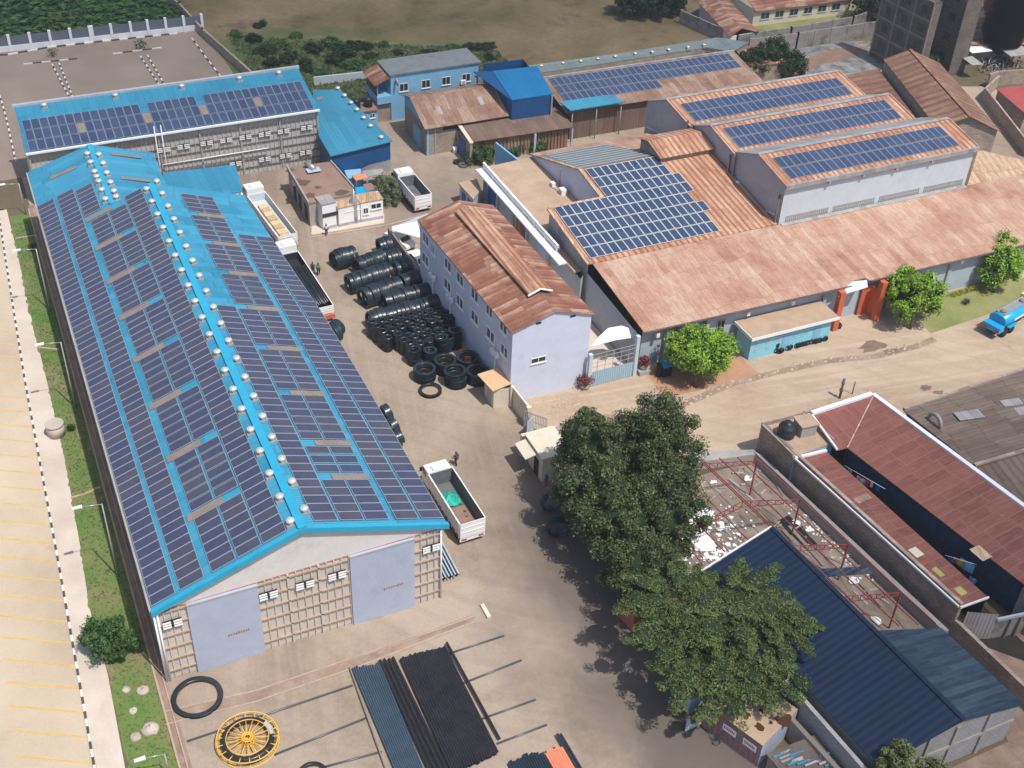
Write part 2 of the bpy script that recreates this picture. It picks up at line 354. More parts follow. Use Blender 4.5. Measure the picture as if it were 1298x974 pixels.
G['tankblk'] = plain('black_water_tank', (.02, .025, .028), .45, var=.1)
def cloth(name, c): 
    G[name] = plain(name, c, .85, var=.1); return G[name]
for n_, c_ in (('cl_green', (.03, .32, .12)), ('cl_purple', (.10, .03, .10)), ('cl_white', (.65, .65, .68)), ('cl_black', (.02, .02, .025)),
               ('cl_blue', (.03, .12, .40)), ('cl_red', (.45, .05, .04)), ('cl_yellow', (.7, .35, .02)), ('cl_lblue', (.25, .45, .75)), ('cl_olive', (.35, .36, .12))): cloth(n_, c_)

def blob(cx, cy, r, n=9, z=0, asp=1.0):
    a0 = random.random()*6.28; return [(cx+math.cos(a0+6.283*i/n)*r*random.uniform(.55, 1.2), cy+math.sin(a0+6.283*i/n)*r*asp*random.uniform(.55, 1.2), z) for i in range(n)]
# ------------------------------------------------------------------ ground and paving
def flat(name, pts, z, mats, kind='structure'):
    mb = MB(); mb.poly([(p[0], p[1], z) for p in pts]); return setting(name, mb, mats, kind)
def A(*pp): return [at(x, y) for x, y in pp]
m_yard = groundmat('yard_dust', [(.20, .158, .118), (.28, .222, .168), (.35, .282, .216), (.41, .335, .258)], .05, 2.5, spots=(.17, .13, .105), sp_at=.62, tracks=((.37, .31, .255), RD(12), .35), tint_shade=((.125, .103, .09), ((42, 61, 18, .9), (42, 44, 15, .9), (38, 80, 12, .3), (52, 135, 14, .45))))  # dark zones: dirty ground plus cloud shade painted into the colour
m_field = groundmat('dry_field', [(.085, .08, .035), (.14, .11, .055), (.19, .145, .08), (.25, .195, .12)], .06, 1.0, spots=(.085, .06, .035), sp_at=.53, tint_shade=((.07, .12, .03), ((43, 186, 16, .85), (54, 180, 15, .8), (70, 177, 10, .6))))
m_road = groundmat('dirt_road', [(.29, .212, .152), (.38, .285, .205), (.43, .335, .245), (.47, .375, .28)], .06, 1.8, spots=(.30, .20, .145), sp_at=.60, tracks=((.52, .42, .335), RD(98), .4))
m_park = groundmat('sandy_pavers', [(.41, .33, .245), (.49, .405, .30), (.56, .47, .355)], .07, 4, spots=(.33, .26, .2), sp_at=.63)
m_park2 = groundmat('dusty_pavers_far', [(.22, .175, .145), (.27, .215, .175), (.30, .25, .205)], .07, 4)
m_walk = groundmat('footpath_pavers', [(.46, .39, .32), (.54, .465, .39), (.60, .53, .45)], .2, 5)
m_verge = groundmat('verge_grass_soil', [(.075, .145, .025), (.11, .185, .04), (.16, .18, .065), (.25, .19, .11)], .22, 3.5, spots=(.25, .18, .10), sp_at=.6)
m_green = groundmat('crop_rows', [(.012, .045, .022), (.02, .07, .028), (.03, .085, .035)], .25, 2.5, spots=(.07, .05, .035), sp_at=.57)
m_grass = groundmat('grass_field', [(.03, .06, .015), (.045, .085, .02), (.08, .10, .03)], .12, 2.5)
m_lawn = groundmat('dry_lawn', [(.16, .19, .06), (.24, .24, .10), (.34, .29, .16)], .2, 3)
m_gravel = groundmat('grey_gravel', [(.08, .08, .08), (.20, .20, .20), (.34, .34, .34)], .5, 1.5, spots=(.15, .095, .07), sp_at=.53, bump=.8)
m_soil = groundmat('red_soil', [(.30, .15, .085), (.38, .21, .13), (.45, .28, .18)], .2, 3)
m_gutter = groundmat('brown_drain', [(.20, .135, .105), (.28, .20, .155), (.36, .28, .22)], .5, 4)
m_slab = groundmat('concrete_apron', [(.30, .265, .235), (.38, .34, .30), (.43, .39, .35)], .2, 3)

g = MB(); 
g.poly([(-900, -300, 0), (1200, -300, 0), (1200, 1600, 0), (-900, 1600, 0)]); setting('ground', g, groundmat('far_ground', [(.08, .07, .04), (.12, .10, .06), (.17, .13, .085)], .02, .6))
flat('field', [(34, 172), (37, 214), (30, 330), (330, 330), (300, 140), (118, 152), (40, 160)], .004, m_field)
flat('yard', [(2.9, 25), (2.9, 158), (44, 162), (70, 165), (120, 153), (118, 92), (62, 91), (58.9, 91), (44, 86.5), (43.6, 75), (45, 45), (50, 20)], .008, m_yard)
flat('road', [(43.9, 91), (59, 91), (62, 92), (160, 92), (210, 60), (210, 40), (100, 70), (64, 74), (44, 76), (43.8, 80)], .012, m_road)
flat('parking_lot', [(-60, 20), (-3.9, 20), (-2.75, 84), (-2.2, 112), (-1.35, 138), (-.9, 150), (-.9, 158), (-60, 158)], .008, m_park)
flat('far_parking_lot', [(-8, 158), (-1, 158), (39.5, 158), (37.5, 177), (36.8, 201.2), (20, 202.8), (-60, 204), (-60, 158)], .012, m_park2)
flat('footpath', [(-3.9, 20), (-1.5, 20), (-1.25, 60), (-.9, 70), (-1.1, 78), (-.7, 85), (-.2, 98), (-.1, 111), (-.1, 125), (.1, 138), (.1, 150), (-.9, 150), (-1.35, 138), (-2.2, 112), (-2.75, 84)], .012, m_walk)
vp = [(-1.5, 20)]
random.seed(3)
yy = 58.0
edge = [(58, -1.2), (70, -.85), (78, -1.1), (85, -.7), (98, -.2), (111, -.1), (125, -.2), (138, .1), (146, .1)]
def lerp_tab(tab, y):
    for (a, va), (b, vb) in zip(tab, tab[1:]):
        if a <= y <= b: return va+(vb-va)*(y-a)/(b-a)
    return tab[-1][1]
while yy < 145.5:
    vp.append((lerp_tab(edge, yy)+random.uniform(-.16, .16), yy)); yy += random.uniform(.35, .8)
flat('verge', vp+[(.3, 148), (2.75, 148), (2.55, 20)], .016, m_verge)
flat('drain_strip', [(2.55, 20), (3.38, 20), (3.38, 150), (2.75, 150)], .02, m_gutter)
# drain kerbs along the long warehouse
for x_, w_, nm in ((2.5, .16, 'drain_kerb'), (3.05, .1, 'drain_kerb')):
    mb = MB(); mb.prism([(x_-w_/2, 40), (x_+w_/2, 40), (x_+w_/2+.15, 149), (x_-w_/2+.15, 149)], 0, .14); setting(nm, mb, G['ledge'])
flat('crop_field', [(-60, 203.5), (5, 203.0), (20.5, 203.5), (36.6, 202), (31, 222), (26, 260), (-90, 300)], .012, m_green)
flat('gravel_lot', [at(1000, 92), at(1000, 55), at(1112, 52), at(1180, 100), at(1080, 110)], .012, m_gravel)
flat('red_dirt_patch', A((1000, 80), (1060, 62), (1105, 58), (1075, 76), (1040, 82), (1010, 98)), .018, groundmat('lot_soil', [(.17, .11, .085), (.23, .15, .115), (.28, .19, .15)], .5, 3))
flat('lawn', A((1200, 372), (1298, 352), (1420, 320), (1420, 372), (1298, 384), (1180, 423), (1150, 395)), .018, m_lawn)
flat('lawn_far', A((950, 15), (1080, 0), (1100, 12), (1000, 44), (955, 36)), .012, m_lawn)
flat('red_soil_bed', A((815, 470), (925, 440), (950, 462), (975, 478), (900, 492), (842, 505)), .018, m_soil)
flat('concrete_apron', A((944, 459), (1050, 430), (1100, 407), (1130, 425), (1080, 448), (985, 478), (960, 472)), .020, m_road)
flat('side_alley', A((470, 170), (500, 165), (560, 215), (600, 260), (620, 330), (690, 400), (650, 400), (520, 262), (470, 215)), .012, m_yard)
flat('entrance_floor', [(52.8, 90.2), (58.7, 90.2), (58.6, 118), (52.8, 118)], .020, m_walk)

flat('dirt_alley', [(66.6, 47), (72.3, 46), (82, 46), (90, 20), (50, 20), (49, 36), (63, 36.4)], .012, m_gutter)
flat('back_alley', [at(1185, 110), at(1262, 110), at(1300, 200), at(1400, 260), at(1240, 210)], .014, m_yard)
dp = A((715, 545), (760, 528), (830, 532), (868, 512), (930, 486), (985, 472), (1050, 458), (1110, 452), (1160, 440), (1185, 430))
flat('ditch', [p+Vector((0, .45, 0)) for p in dp]+[p-Vector((0, .45, 0)) for p in dp[::-1]], .024, m_gutter)
mb = MB(); random.seed(101)
for a, b in zip(dp[2:], dp[3:]):
    n = int((b-a).length*3.2)
    for i in range(n):
        p = a.lerp(b, random.random())+Vector((random.gauss(0, .15), random.gauss(0, .35), 0)); r = random.uniform(.08, .26); h = r*.7; t = random.random()*6
        c = mb.v((p.x, p.y, h+.02)); q = [mb.v((p.x+math.cos(t+k*1.047)*r*random.uniform(.7, 1.2), p.y+math.sin(t+k*1.047)*r*random.uniform(.7, 1.2), .01)) for k in range(6)]
        for k in range(6): mb.f([c, q[k], q[(k+1) % 6]])
for i in range(160):
    p = at(random.gauss(712, 14), random.gauss(513, 7)); r = random.uniform(.05, .16); c = mb.v((p.x, p.y, r)); q = [mb.v((p.x+math.cos(k*1.25)*r, p.y+math.sin(k*1.25)*r, .01)) for k in range(5)]
    for k in range(5): mb.f([c, q[k], q[(k+1) % 5]])
setting('stones', mb, plain('ditch_stone', (.42, .33, .24), .95, var=.3), 'stuff')
for k, (px, py, r_) in enumerate(((1105, 440, 1.9), (1130, 446, 1.3), (1172, 492, .9), (1190, 498, .7), (765, 455, .6))):
    p = at(px, py); flat('damp_ground', blob(p.x, p.y, r_, 14, 0, .55), .026, plain('damp_soil', (.19, .13, .095), .8, var=.2) if k == 0 else bpy.data.materials['damp_soil'])
# painted lines on the parking lot, each a countable line
ylines = [(530, 537), (563+33-3, 599)]
for i in range(29):
    y0 = 52.1+i*2.485
    mb = MB(); xr = lerp_tab([(20, -4.1), (62, -3.42), (84, -2.87), (112, -2.32), (138, -1.5)], y0)
    sl = .65*(1 if i < 30 else 1)
    mb.poly([(xr, y0-.06, .0135), (xr, y0+.09, .0135), (xr-5.2, y0+2.96, .0135), (xr-5.2, y0+2.81, .0135)])
    o = mb.build('parking_line', G['yline'], origin=(xr, y0, 0))
    tag(o, 'thin yellow painted line slanting across the sandy parking lot', 'line', 'yellow parking bay lines'); o['kind'] = 'structure'
# black and white kerb along the lot
mb = MB()
y_ = 40.0; k_ = 0
kx = [(20, -3.95), (62, -3.3), (84, -2.75), (112, -2.2), (138, -1.35), (150, -.9)]
while y_ < 149:
    x0 = lerp_tab(kx, y_); x1 = lerp_tab(kx, y_+.75)
    mb.prism([(x0-.09, y_), (x0+.09, y_), (x1+.09, y_+.75), (x1-.09, y_+.75)], 0, .15, k_ % 2, k_ % 2); y_ += .75; k_ += 1
setting('kerb', mb, [G['kerbw'], G['kerbb']])
def kerbline(pts, name='kerb', seg=1.0, w=.2, h=.16):
    mb = MB(); k = 0
    for a, b in zip(pts, pts[1:]):
        a = Vector(a[:2]); b = Vector(b[:2]); L = (b-a).length; n = max(1, int(L/seg)); d = (b-a)/n; s = Vector((-d.y, d.x)).normalized()*w/2
        for i in range(n):
            p = a+d*i; q = a+d*(i+1)
            mb.prism([tuple(p-s), tuple(q-s), tuple(q+s), tuple(p+s)], 0, h, k % 2, k % 2); k += 1
    return setting(name, mb, [G['kerbw'], G['kerbb']])
kerbline([at(-60, 74), at(10, 70), at(60, 61), at(130, 53), at(225, 43)], seg=1.3, w=.35)
kerbline([at(243, 49), at(262, 75), at(287, 107)], seg=1.2)
kerbline([at(66, 82), at(90, 128)], seg=.9); kerbline([at(75, 81), at(94, 128)], seg=.9)
kerbline([at(178, 72), at(208, 118)], seg=.9); kerbline([at(187, 71), at(213, 116)], seg=.9)
kerbline([at(0, 122), at(8, 150), at(20, 205)], seg=.9)
for pp in (((30, 82), (98, 75)), ((143, 69), (205, 61))):
    a, b = at(*pp[0]), at(*pp[1]); kerbline([a, b], seg=1.3)
    flat('planting_bed', [a+Vector((.3, .2, 0)), b+Vector((-.3, .2, 0)), b+Vector((-1.5, 1.2, 0)), a+Vector((1.5, 1.2, 0))], .02, m_gutter)
# drain channel crossing the forecourt
for k_, pp_ in enumerate((((208, 903), (325, 876), (470, 827), (600, 779)), ((210, 919), (325, 890), (470, 840), (603, 789)))):
    mb = MB(); P_ = A(*pp_)
    for a, b in zip(P_, P_[1:]): mb.beam((a.x, a.y, .04), (b.x, b.y, .04), .12, .08)
    setting('drain_kerb', mb, G['ledge'])
flat('forecourt_drain', A((210, 917), (325, 888), (470, 838), (600, 787), (604, 781), (470, 829), (325, 878), (208, 904)), .014, m_gutter)
mb = MB(); a, b = at(611, 768), at(620, 784); mb.beam(a+Vector((0, 0, .12)), b+Vector((0, 0, .12)), .35, .24)
tag(mb.build('concrete_kerb_block', G['cream'], origin=a), 'short pale concrete block at the end of the forecourt drain', 'block')

# ================================================================== BUILDINGS
def panel_mb(mb, c, du, dv, n, lu, lv, up=.14, th=.045, cell=1, fr=.035):
    """one solar panel: c centre on the roof, du/dv unit vectors in the slope, lu/lv full lengths"""
    c = Vector(c)+n*up
    P = lambda a, b, t=0: c+du*a+dv*b-n*t
    hu, hv = lu/2, lv/2
    o = [(-hu, -hv), (hu, -hv), (hu, hv), (-hu, hv)]
    i_ = [(-hu+fr, -hv+fr), (hu-fr, -hv+fr), (hu-fr, hv-fr), (-hu+fr, hv-fr)]
    O = [mb.v(P(*q)) for q in o]; I = [mb.v(P(*q)) for q in i_]; B = [mb.v(P(q[0], q[1], th)) for q in o]
    for k in range(4):
        mb.f([O[k], O[(k+1) % 4], I[(k+1) % 4], I[k]], 0); mb.f([O[(k+1) % 4], O[k], B[k], B[(k+1) % 4]], 0)
    mb.f(I, cell); mb.f(B[::-1], 0)
def lay_panels(root, spots, du, dv, lu, lv, cells=('cellA', 'cellB', 'cellC'), maxn=96, fr=.035, frame='pframe', camdist=True):
    """spots = centres. The nearest maxn become parts of their own, the rest one part"""
    du = Vector(du).normalized(); dv = Vector(dv).normalized(); n = du.cross(dv)
    if n.z < 0: n = -n
    spots = sorted(spots, key=lambda c: (Vector(c)-Vector((0, 0, 80))).length)
    mats = [G[frame]]+[G[c] for c in cells]
    near, far = spots[:maxn], spots[maxn:]
    if len(spots) <= 100: near, far = spots, []
    for c in near:
        mb = MB(); panel_mb(mb, c, du, dv, n, lu, lv, cell=random.randint(1, len(cells)), fr=fr); mb.build('solar_panel', mats, root)
    if far:
        mb = MB()
        for c in far: panel_mb(mb, c, du, dv, n, lu, lv, cell=random.randint(1, len(cells)), fr=fr)
        o = mb.build('solar_panels', mats, root); o['kind'] = 'stuff'
def gable_wall(mb, pts_y, zs, x0, x1, mi=0): pass
vent_mesh = None
def ventilator(root, x, y, z, s=1.0):
    """turbine roof ventilator: square flashing, neck, ribbed onion dome"""
    mb = MB(); x -= root.location.x; y -= root.location.y; z -= root.location.z
    mb.box(x-.42*s, y-.42*s, z-.25, x+.42*s, y+.42*s, z+.02, 0)
    mb.lathe((x, y, z), [(.24*s, 0), (.24*s, .18*s), (.33*s, .24*s), (.40*s, .36*s), (.37*s, .48*s), (.22*s, .58*s), (.0, .60*s)], 10, 1)
    return mb.build('roof_ventilator', [G['steel'], G['ventm']], root, local=True)

# ---------------------------------------------------------------- long warehouse with the solar roof
W1 = thing('long_warehouse', 'very long warehouse, bright blue roof covered in dark solar panels and two rows of vents', 'warehouse', (15.5, 67.6, 0))
XL, XR, XM, ZL, ZR, ZM, YF, YB = 3.3, 27.55, 15.4, 8.4, 8.85, 12.9, 67.6, 126.3
slL = (ZM-ZL)/(XM-XL); slR = (ZM-ZR)/(XR-XM)
zl = lambda x: ZL+(x-XL)*slL
zr = lambda x: ZR+(XR-x)*slR
mb = MB()  # front gable wall
yf = YF+.15
mb.slab([(XL+.15, yf, 0.02), (XR-.4, yf, 0.02), (XR-.4, yf+.3, 0.02), (XL+.15, yf+.3, 0.02)], .02, 0)
F_ = [(XL+.15, 0), (XR-.4, 0), (XR-.4, 8.45), (XL+.15, 8.2)]
mb.poly([(x, yf, z) for x, z in F_], 0)
mb.poly([(XL+.15, yf-.04, 8.0), (XR-.4, yf-.04, 8.35), (XR-.4, yf-.04, zr(XR-.4)-.25), (XM, yf-.04, ZM-.2), (XL+.15, yf-.04, zl(XL+.15)-.2)], 1)
mb.poly([(XL+.15, yf, 0), (XL+.15, 141.5, 0), (XL+.15, 141.5, 8.2), (XL+.15, yf, 8.2)][::-1], 0)
mb.poly([(XR-.6, yf, 0), (26.6, 101, 0), (26.6, 101, 8.6), (XR-.6, yf, 8.6)], 0); mb.poly([(26.6, 101, 0), (24.9, 126.2, 0), (24.9, 126.2, 8.6), (26.6, 101, 8.6)], 0)
mb.poly([(25.2, 126.2, 0), (17.6, 126.2, 0), (17.6, 141.5, 0), (XL+.15, 141.5, 0), (XL+.15, 141.5, 8.2), (10.9, 141.5, 10.9), (17.6, 141.5, 8.8), (17.6, 126.2, 8.8)], 0)
mb.poly([(3.4, 126.2, 8.2), (25.2, 126.2, 8.4), (25.2, 126.2, 9.3), (XM, 126.2, ZM-.15), (10.9, 126.2, 11.0)][::-1], 1)
# precast grid on the front: posts and ledges
def zline(x): return 8.0+(x-XL)*.0145
segs = [(XL+.2, 5.85), (11.4, 19.0), (24.65, XR-.45)]
for a, b in segs:
    n = max(3, int(round((b-a)/.62)))
    for k in range(n+1):
        x = a+(b-a)*k/n; mb.box(x-.05, yf-.13, 0, x+.05, yf-.002, zline(x), 0)
    for k in range(6):
        z = .95+k*1.36; mb.box(a, yf-.2, z, b, yf-.004, z+.13, 2)
for x in (13.9, 16.45): mb.box(x-.09, yf-.2, 0, x+.09, yf-.01, zline(x), 0)
mb.build('wall', [G['clad'], plain('weathered_white_gable', (.60, .58, .56), .8, var=.06, stain=(.46, .42, .38), sat=.56), G['ledge']], W1)
mb = MB(); mb.slab([(XL+.1, yf-.08, 8.02), (XR-.4, yf-.08, 8.37), (XR-.4, yf-.03, 8.37), (XL+.1, yf-.03, 8.02)], .1); mb.build('trim_line', G['redline'], W1)
for a, b in ((5.85, 11.4), (19.05, 24.6)):
    mb = MB(); mb.box(a, yf-.28, 0.02, b, yf-.02, zline(a), 0); d = mb.build('sliding_door', G['doorgrey'], W1)
    m2 = MB(); 
    for q in range(9):
        xx = a+(b-a)*.5+.2*q; m2.box(xx, yf-.30, 3.15+.05*(q % 3), xx+.13, yf-.285, 3.45-.05*(q % 2))
    m2.build('faded_lettering', G['redline'], d)
    m2 = MB(); m2.box(a+.05, yf-.295, .35, b-.05, yf-.283, .39); m2.box(a-.05, yf-.34, zline(a)-.12, b+.05, yf-.282, zline(a)+.02); m2.build('door_rail', G['greywall'], d)
def louvre(root, x, z, y, w=1.5, h=.8, fr=True):
    mb = MB(); mb.box(x-w/2, y-.08, z, x+w/2, y-.01, z+h, 1)
    for k in range(3):
        for a, b in ((x-w/2, x-.1), (x+.1, x+w/2)): mb.box(a, y-.16, z+.03+k*h/3, b, y-.084, z+k*h/3+h*.2, 0)
    return mb.build('louvre_window', [G['white_clean'], G['dark']], root)
for x, z in ((4.6, 6.1), (12.2, 6.15), (15.2, 6.15), (17.9, 6.15), (26.1, 6.15)): louvre(W1, x, z, yf-.2)
# roof planes
mb = MB()
mb.slab([(XL, YF, ZL), (XM, YF, ZM), (XM, YB, ZM), (10.9, YB, zl(10.9)), (10.9, 141.6, zl(10.9)), (XL+.1, 142.6, ZL)], .12, 0)
mb.slab([(XM, YF, ZM), (XR, YF, ZR), (27.2, 90, zr(27.2)), (27.1, 100, zr(27.1)), (26.35, 112, zr(26.35)), (25.6, YB, zr(25.6)), (XM, YB, ZM)], .12, 0)
z1 = zl(10.9); mb.slab([(10.9, YB+.02, z1-.002), (17.9, YB+.02, 9.0), (18.1, 141.4, 9.0), (10.9, 141.6, z1-.002)], .12, 0)
mb.build('roof', G['blue'], W1)
mb = MB()
mb.slab([(XL-.1, YF-.3, ZL+.04), (XM, YF-.3, ZM+.06), (XM, YF+.05, ZM+.06), (XL-.1, YF+.05, ZL+.04)], .5)
mb.slab([(XM, YF-.3, ZM+.06), (XR+.1, YF-.3, ZR+.04), (XR+.1, YF+.05, ZR+.04), (XM, YF+.05, ZM+.06)], .5)
mb.build('barge_board', G['fascia'], W1)
mb = MB(); mb.beam((XM, YF-.2, ZM+.08), (XM, YB, ZM+.08), .7, .06); mb.beam((10.9, YB, z1+.06), (10.9, 141.5, z1+.06), .6, .06); mb.build('ridge_cap', G['fascia'], W1)
mb = MB(); mb.beam((XL-.12, YF, ZL-.08), (XL-.02, 142.5, ZL-.08), .16, .16); mb.build('gutter', G['concrete'], W1)
for x in (XL+.05, XR-.55, XL+.3): MB().cyl((x, YF-.08, 0), (x, YF-.08, 8.3), .08, n=8).build('downpipe', G['white'], W1)
# solar field: left slope strips
nL = Vector((-slL, 0, 1)).normalized(); uL = Vector((1, 0, slL)).normalized(); uR = Vector((1, 0, -slR)).normalized(); vY = Vector((0, 1, 0))
gaps = [74.6, 82.4, 90.0, 97.6, 105.0, 112.0, 119.0, 125.4]
sp = []
PW = 1.04
def strip(xc, y0, y1, zf, skip=()):
    lo = y0
    for g in [g for g in skip if g < y1-1]+[None]:
        hi = y1 if g is None else g-.38
        n = int((hi-lo+.25)/PW); st = (hi-lo)/n if n and g is not None else PW
        for k in range(n): sp.append((xc, lo+st*(k+.5), zf(xc)))
        if g is not None: lo = g+.48
strip(4.35, 67.9, 133.3, zl); strip(6.65, 67.9, 133.6, zl)
strip(9.22, 67.9, 125, zl, gaps); strip(11.3, 67.9, 125, zl, gaps); strip(13.35, 67.9, 126, zl)
strip(8.75, 126.3, 132.6, zl)
spL = sp; sp = []
gR = [73.6, 78.3, 85.8, 93.2, 100.4, 107.2, 113.4, 119.8]
strip(17.45, 68.1, 100.9, zr); strip(19.6, 68.1, 124.8, zr, gR); strip(21.7, 68.1, 124.8, zr, gR)
strip(24.25, 68.1, 116.2, zr); strip(26.42, 68.1, 116.0, zr)
TAPER = [(0, 1), (68, 1), (90, .985), (100, .965), (112, .90), (127, .85), (200, .85)]
tx = lambda x, y: XM+(x-XM)*lerp_tab(TAPER, y)
spR = [(tx(x, y), y, zr(tx(x, y))) for x, y, z in sp]
# only the hundred nearest are parts of their own: split between both slopes by distance
allp = sorted([(((Vector(c)-Vector((0, 0, 80))).length), 'L', c) for c in spL]+[(((Vector(c)-Vector((0, 0, 80))).length), 'R', c) for c in spR])
nearset = allp[:98]; farset = allp[98:]
for d_, s_, c_ in nearset:
    mb = MB(); u_ = uL if s_ == 'L' else uR
    panel_mb(mb, c_, u_, vY, u_.cross(vY) if u_.cross(vY).z > 0 else -u_.cross(vY), 2.05*(1 if s_ == 'L' else lerp_tab(TAPER, c_[1])), 1.005, cell=random.choice((1, 1, 2)))
    mb.build('solar_panel', [G['pframe'], G['cellA'], G['cellB']], W1)
mb = MB()
for d_, s_, c_ in farset:
    u_ = uL if s_ == 'L' else uR
    panel_mb(mb, c_, u_, vY, u_.cross(vY) if u_.cross(vY).z > 0 else -u_.cross(vY), 2.05*(1 if s_ == 'L' else lerp_tab(TAPER, c_[1])), 1.005, cell=random.choice((1, 1, 2)))
o = mb.build('solar_panels', [G['pframe'], G['cellA'], G['cellB']], W1); o['kind'] = 'stuff'
# brown skylight strips crossing the panel gaps
for gy in gaps:
    mb = MB(); mb.slab([(7.75, gy-.35, zl(7.75)+.09), (10.75, gy-.35, zl(10.75)+.09), (10.75, gy+.45, zl(10.75)+.09), (7.75, gy+.45, zl(7.75)+.09)], .05); mb.build('skylight_strip', G['catwalk'], W1)
for gy in gR:
    xa_, xb_ = tx(19.7, gy), tx(22.9, gy); mb = MB(); mb.slab([(xa_, gy-.3, zr(xa_)+.09), (xb_, gy-.3, zr(xb_)+.09), (xb_, gy+.4, zr(xb_)+.09), (xa_, gy+.4, zr(xa_)+.09)], .05); mb.build('skylight_strip', G['catwalk'], W1)
mb = MB(); mb.slab([(5.6, 138.0, zl(5.6)+.06), (8.7, 137.6, zl(8.7)+.06), (8.7, 138.3, zl(8.7)+.06), (5.6, 138.8, zl(5.6)+.06)], .03); mb.build('skylight_strip', G['catwalk'], W1)
for ya in (139.2, 132.8):
    mb = MB(); q = lambda x: z1-.31*(x-10.9)*.93+.06
    mb.slab([(13, ya, q(13)), (16.4, ya-.2, q(16.4)), (16.4, ya+.4, q(16.4)), (13, ya+.6, q(13))], .03); mb.build('skylight_strip', G['catwalk'], W1)
for k in range(20):
    y = 68.4+k*2.98; 
    ventilator(W1, 14.72, y, zl(14.72)+.08, .92); ventilator(W1, 16.12, y+1.35 if k else y+.9, zr(16.12)+.08, .92)
for x, y in ((10.3, 139), (11.5, 138.3), (10.3, 136.7), (11.6, 135.9), (10.35, 134.2), (10.35, 132.9), (11.6, 133.4), (10.4, 131.7), (11.6, 131), (10.4, 129.6), (11.6, 128.8), (11.6, 127.4), (10.4, 127.3)):
    ventilator(W1, x, y, zl(10.4)+.06, .95)
# low blue awning at the far right side of the long warehouse
AW = thing('blue_awning', 'flat blue sheet awning between the long warehouse and the rear warehouse wall', 'awning', (22, 132, 0))
pa = [at(207, 246, 8.0), at(246, 251, 8.0), at(308, 243, 8.0), at(298, 209, 8.0), at(208, 219, 8.0)]
MB().slab(pa, .12, 0).build('roof', G['blue_y'], AW)
for i_ in (2, 3):
    p = pa[i_]+(Vector((22, 132, 8))-pa[i_])*.04; MB().cyl((p.x, p.y, 0), (p.x, p.y, 7.9), .1, n=8).build('post', G['white'], AW)

# ---------------------------------------------------------------- rear warehouse with a row of solar panels
W2 = thing('rear_warehouse', 'grey panelled warehouse with blue roof and three rows of solar panels facing the long warehouse', 'warehouse', (22, 148.6, 0))
E2 = dict(x0=3.9, x1=41.5, y0=148.6, y1=158.2, z0=7.9, z1=9.9)
s2 = (E2['z1']-E2['z0'])/(E2['y1']-E2['y0']); z2 = lambda y: E2['z0']+(y-E2['y0'])*s2
mb = MB(); mb.box(4.0, 148.8, 0, 41.3, 158.1, 7.7, 0)
mb.poly([(4.0, 148.8, 7.6), (4.0, 158.1, 7.6), (4.0, 158.1, 9.8), (4.0, 148.8, 7.8)][::-1], 0); mb.poly([(41.3, 148.8, 7.6), (41.3, 158.1, 7.6), (41.3, 158.1, 9.8), (41.3, 148.8, 7.8)], 0)
mb.poly([(4.0, 158.1, 7.6), (41.3, 158.1, 7.6), (41.3, 158.1, 9.8), (4.0, 158.1, 9.8)], 0)
x = 4.1
while x < 41.3: mb.box(x-.04, 148.68, 0, x+.04, 148.79, 7.6, 0); x += .62
for k in range(6): mb.box(4.0, 148.64, .9+k*1.15, 41.3, 148.795, 1.0+k*1.15, 1)
for x in (4.1, 9.4, 14.7, 20, 25.3, 30.6, 36, 41.2): mb.box(x-.1, 148.6, 0, x+.1, 148.79, 7.7, 2)
mb.build('wall', [G['clad_g'], G['ledge_d'], G['concrete']], W2)
MB().slab([(3.9, 148.4, 7.85), (41.5, 148.4, 7.85), (41.5, 158.2, z2(158.2)), (3.9, 158.2, z2(158.2))], .1).build('roof', G['blue_y'], W2)
MB().beam((3.7, 158.3, 9.95), (41.7, 158.3, 9.95), .45, .4).build('parapet', G['greywall'], W2)
MB().beam((3.8, 148.35, 7.9), (41.5, 148.35, 7.9), .3, .22).build('gutter', G['white'], W2)
sp = []
holes = {(6, 1), (15, 0), (14, 1), (14, 0), (23, 0), (22, 1), (6, 0)}
for r in range(3):
    for c in range(35):
        if (c, r) in {(6, 1), (14, 1), (14, 2), (21, 1), (21, 2), (28, 1)}: continue
        y = 149.75+r*2.14; sp.append((4.85+c*1.045, y, z2(y)))
lay_panels(W2, sp, (1, 0, 0), (0, 1, s2), 1.0, 2.04, cells=('cellC', 'cellD'))
for x, y in ((10.65, 151.9), (19.0, 151.9), (26.3, 151.9), (33.6, 151.9)):
    MB().slab([(x, y-1.0, z2(y-1.0)+.12), (x+.95, y-1.0, z2(y-1.0)+.12), (x+.95, y+1.0, z2(y+1)+.12), (x, y+1.0, z2(y+1)+.12)], .04).build('skylight_strip', G['catwalk'], W2)
for x in (7.5, 16.5, 25.2, 33, 38.5): ventilator(W2, x, 157.2, z2(157.2)+.05, 1.0)
for x in (20.5, 23.0, 26, 28.6, 31.2, 33.8, 36.4, 39.6): louvre(W2, x, 5.25, 148.62, 1.6, .7)
for x in (29.5, 33.5, 36.4, 39.2): louvre(W2, x, 1.6, 148.62, 1.6, .7)
for p0, p1 in (((189, 190), (191, 155)), ((200, 195), (201, 152))):
    b_ = at(*p0, 2.0); MB().cyl((b_.x, 148.2, 0), (b_.x, 148.2, 9.2), .07, n=6).build('flue_pipe', G['white'], W2)
MB().cyl((20, 148.1, 3.7), (34, 148.1, 3.7), .08, n=6).build('overflow_pipe', G['white'], W2)

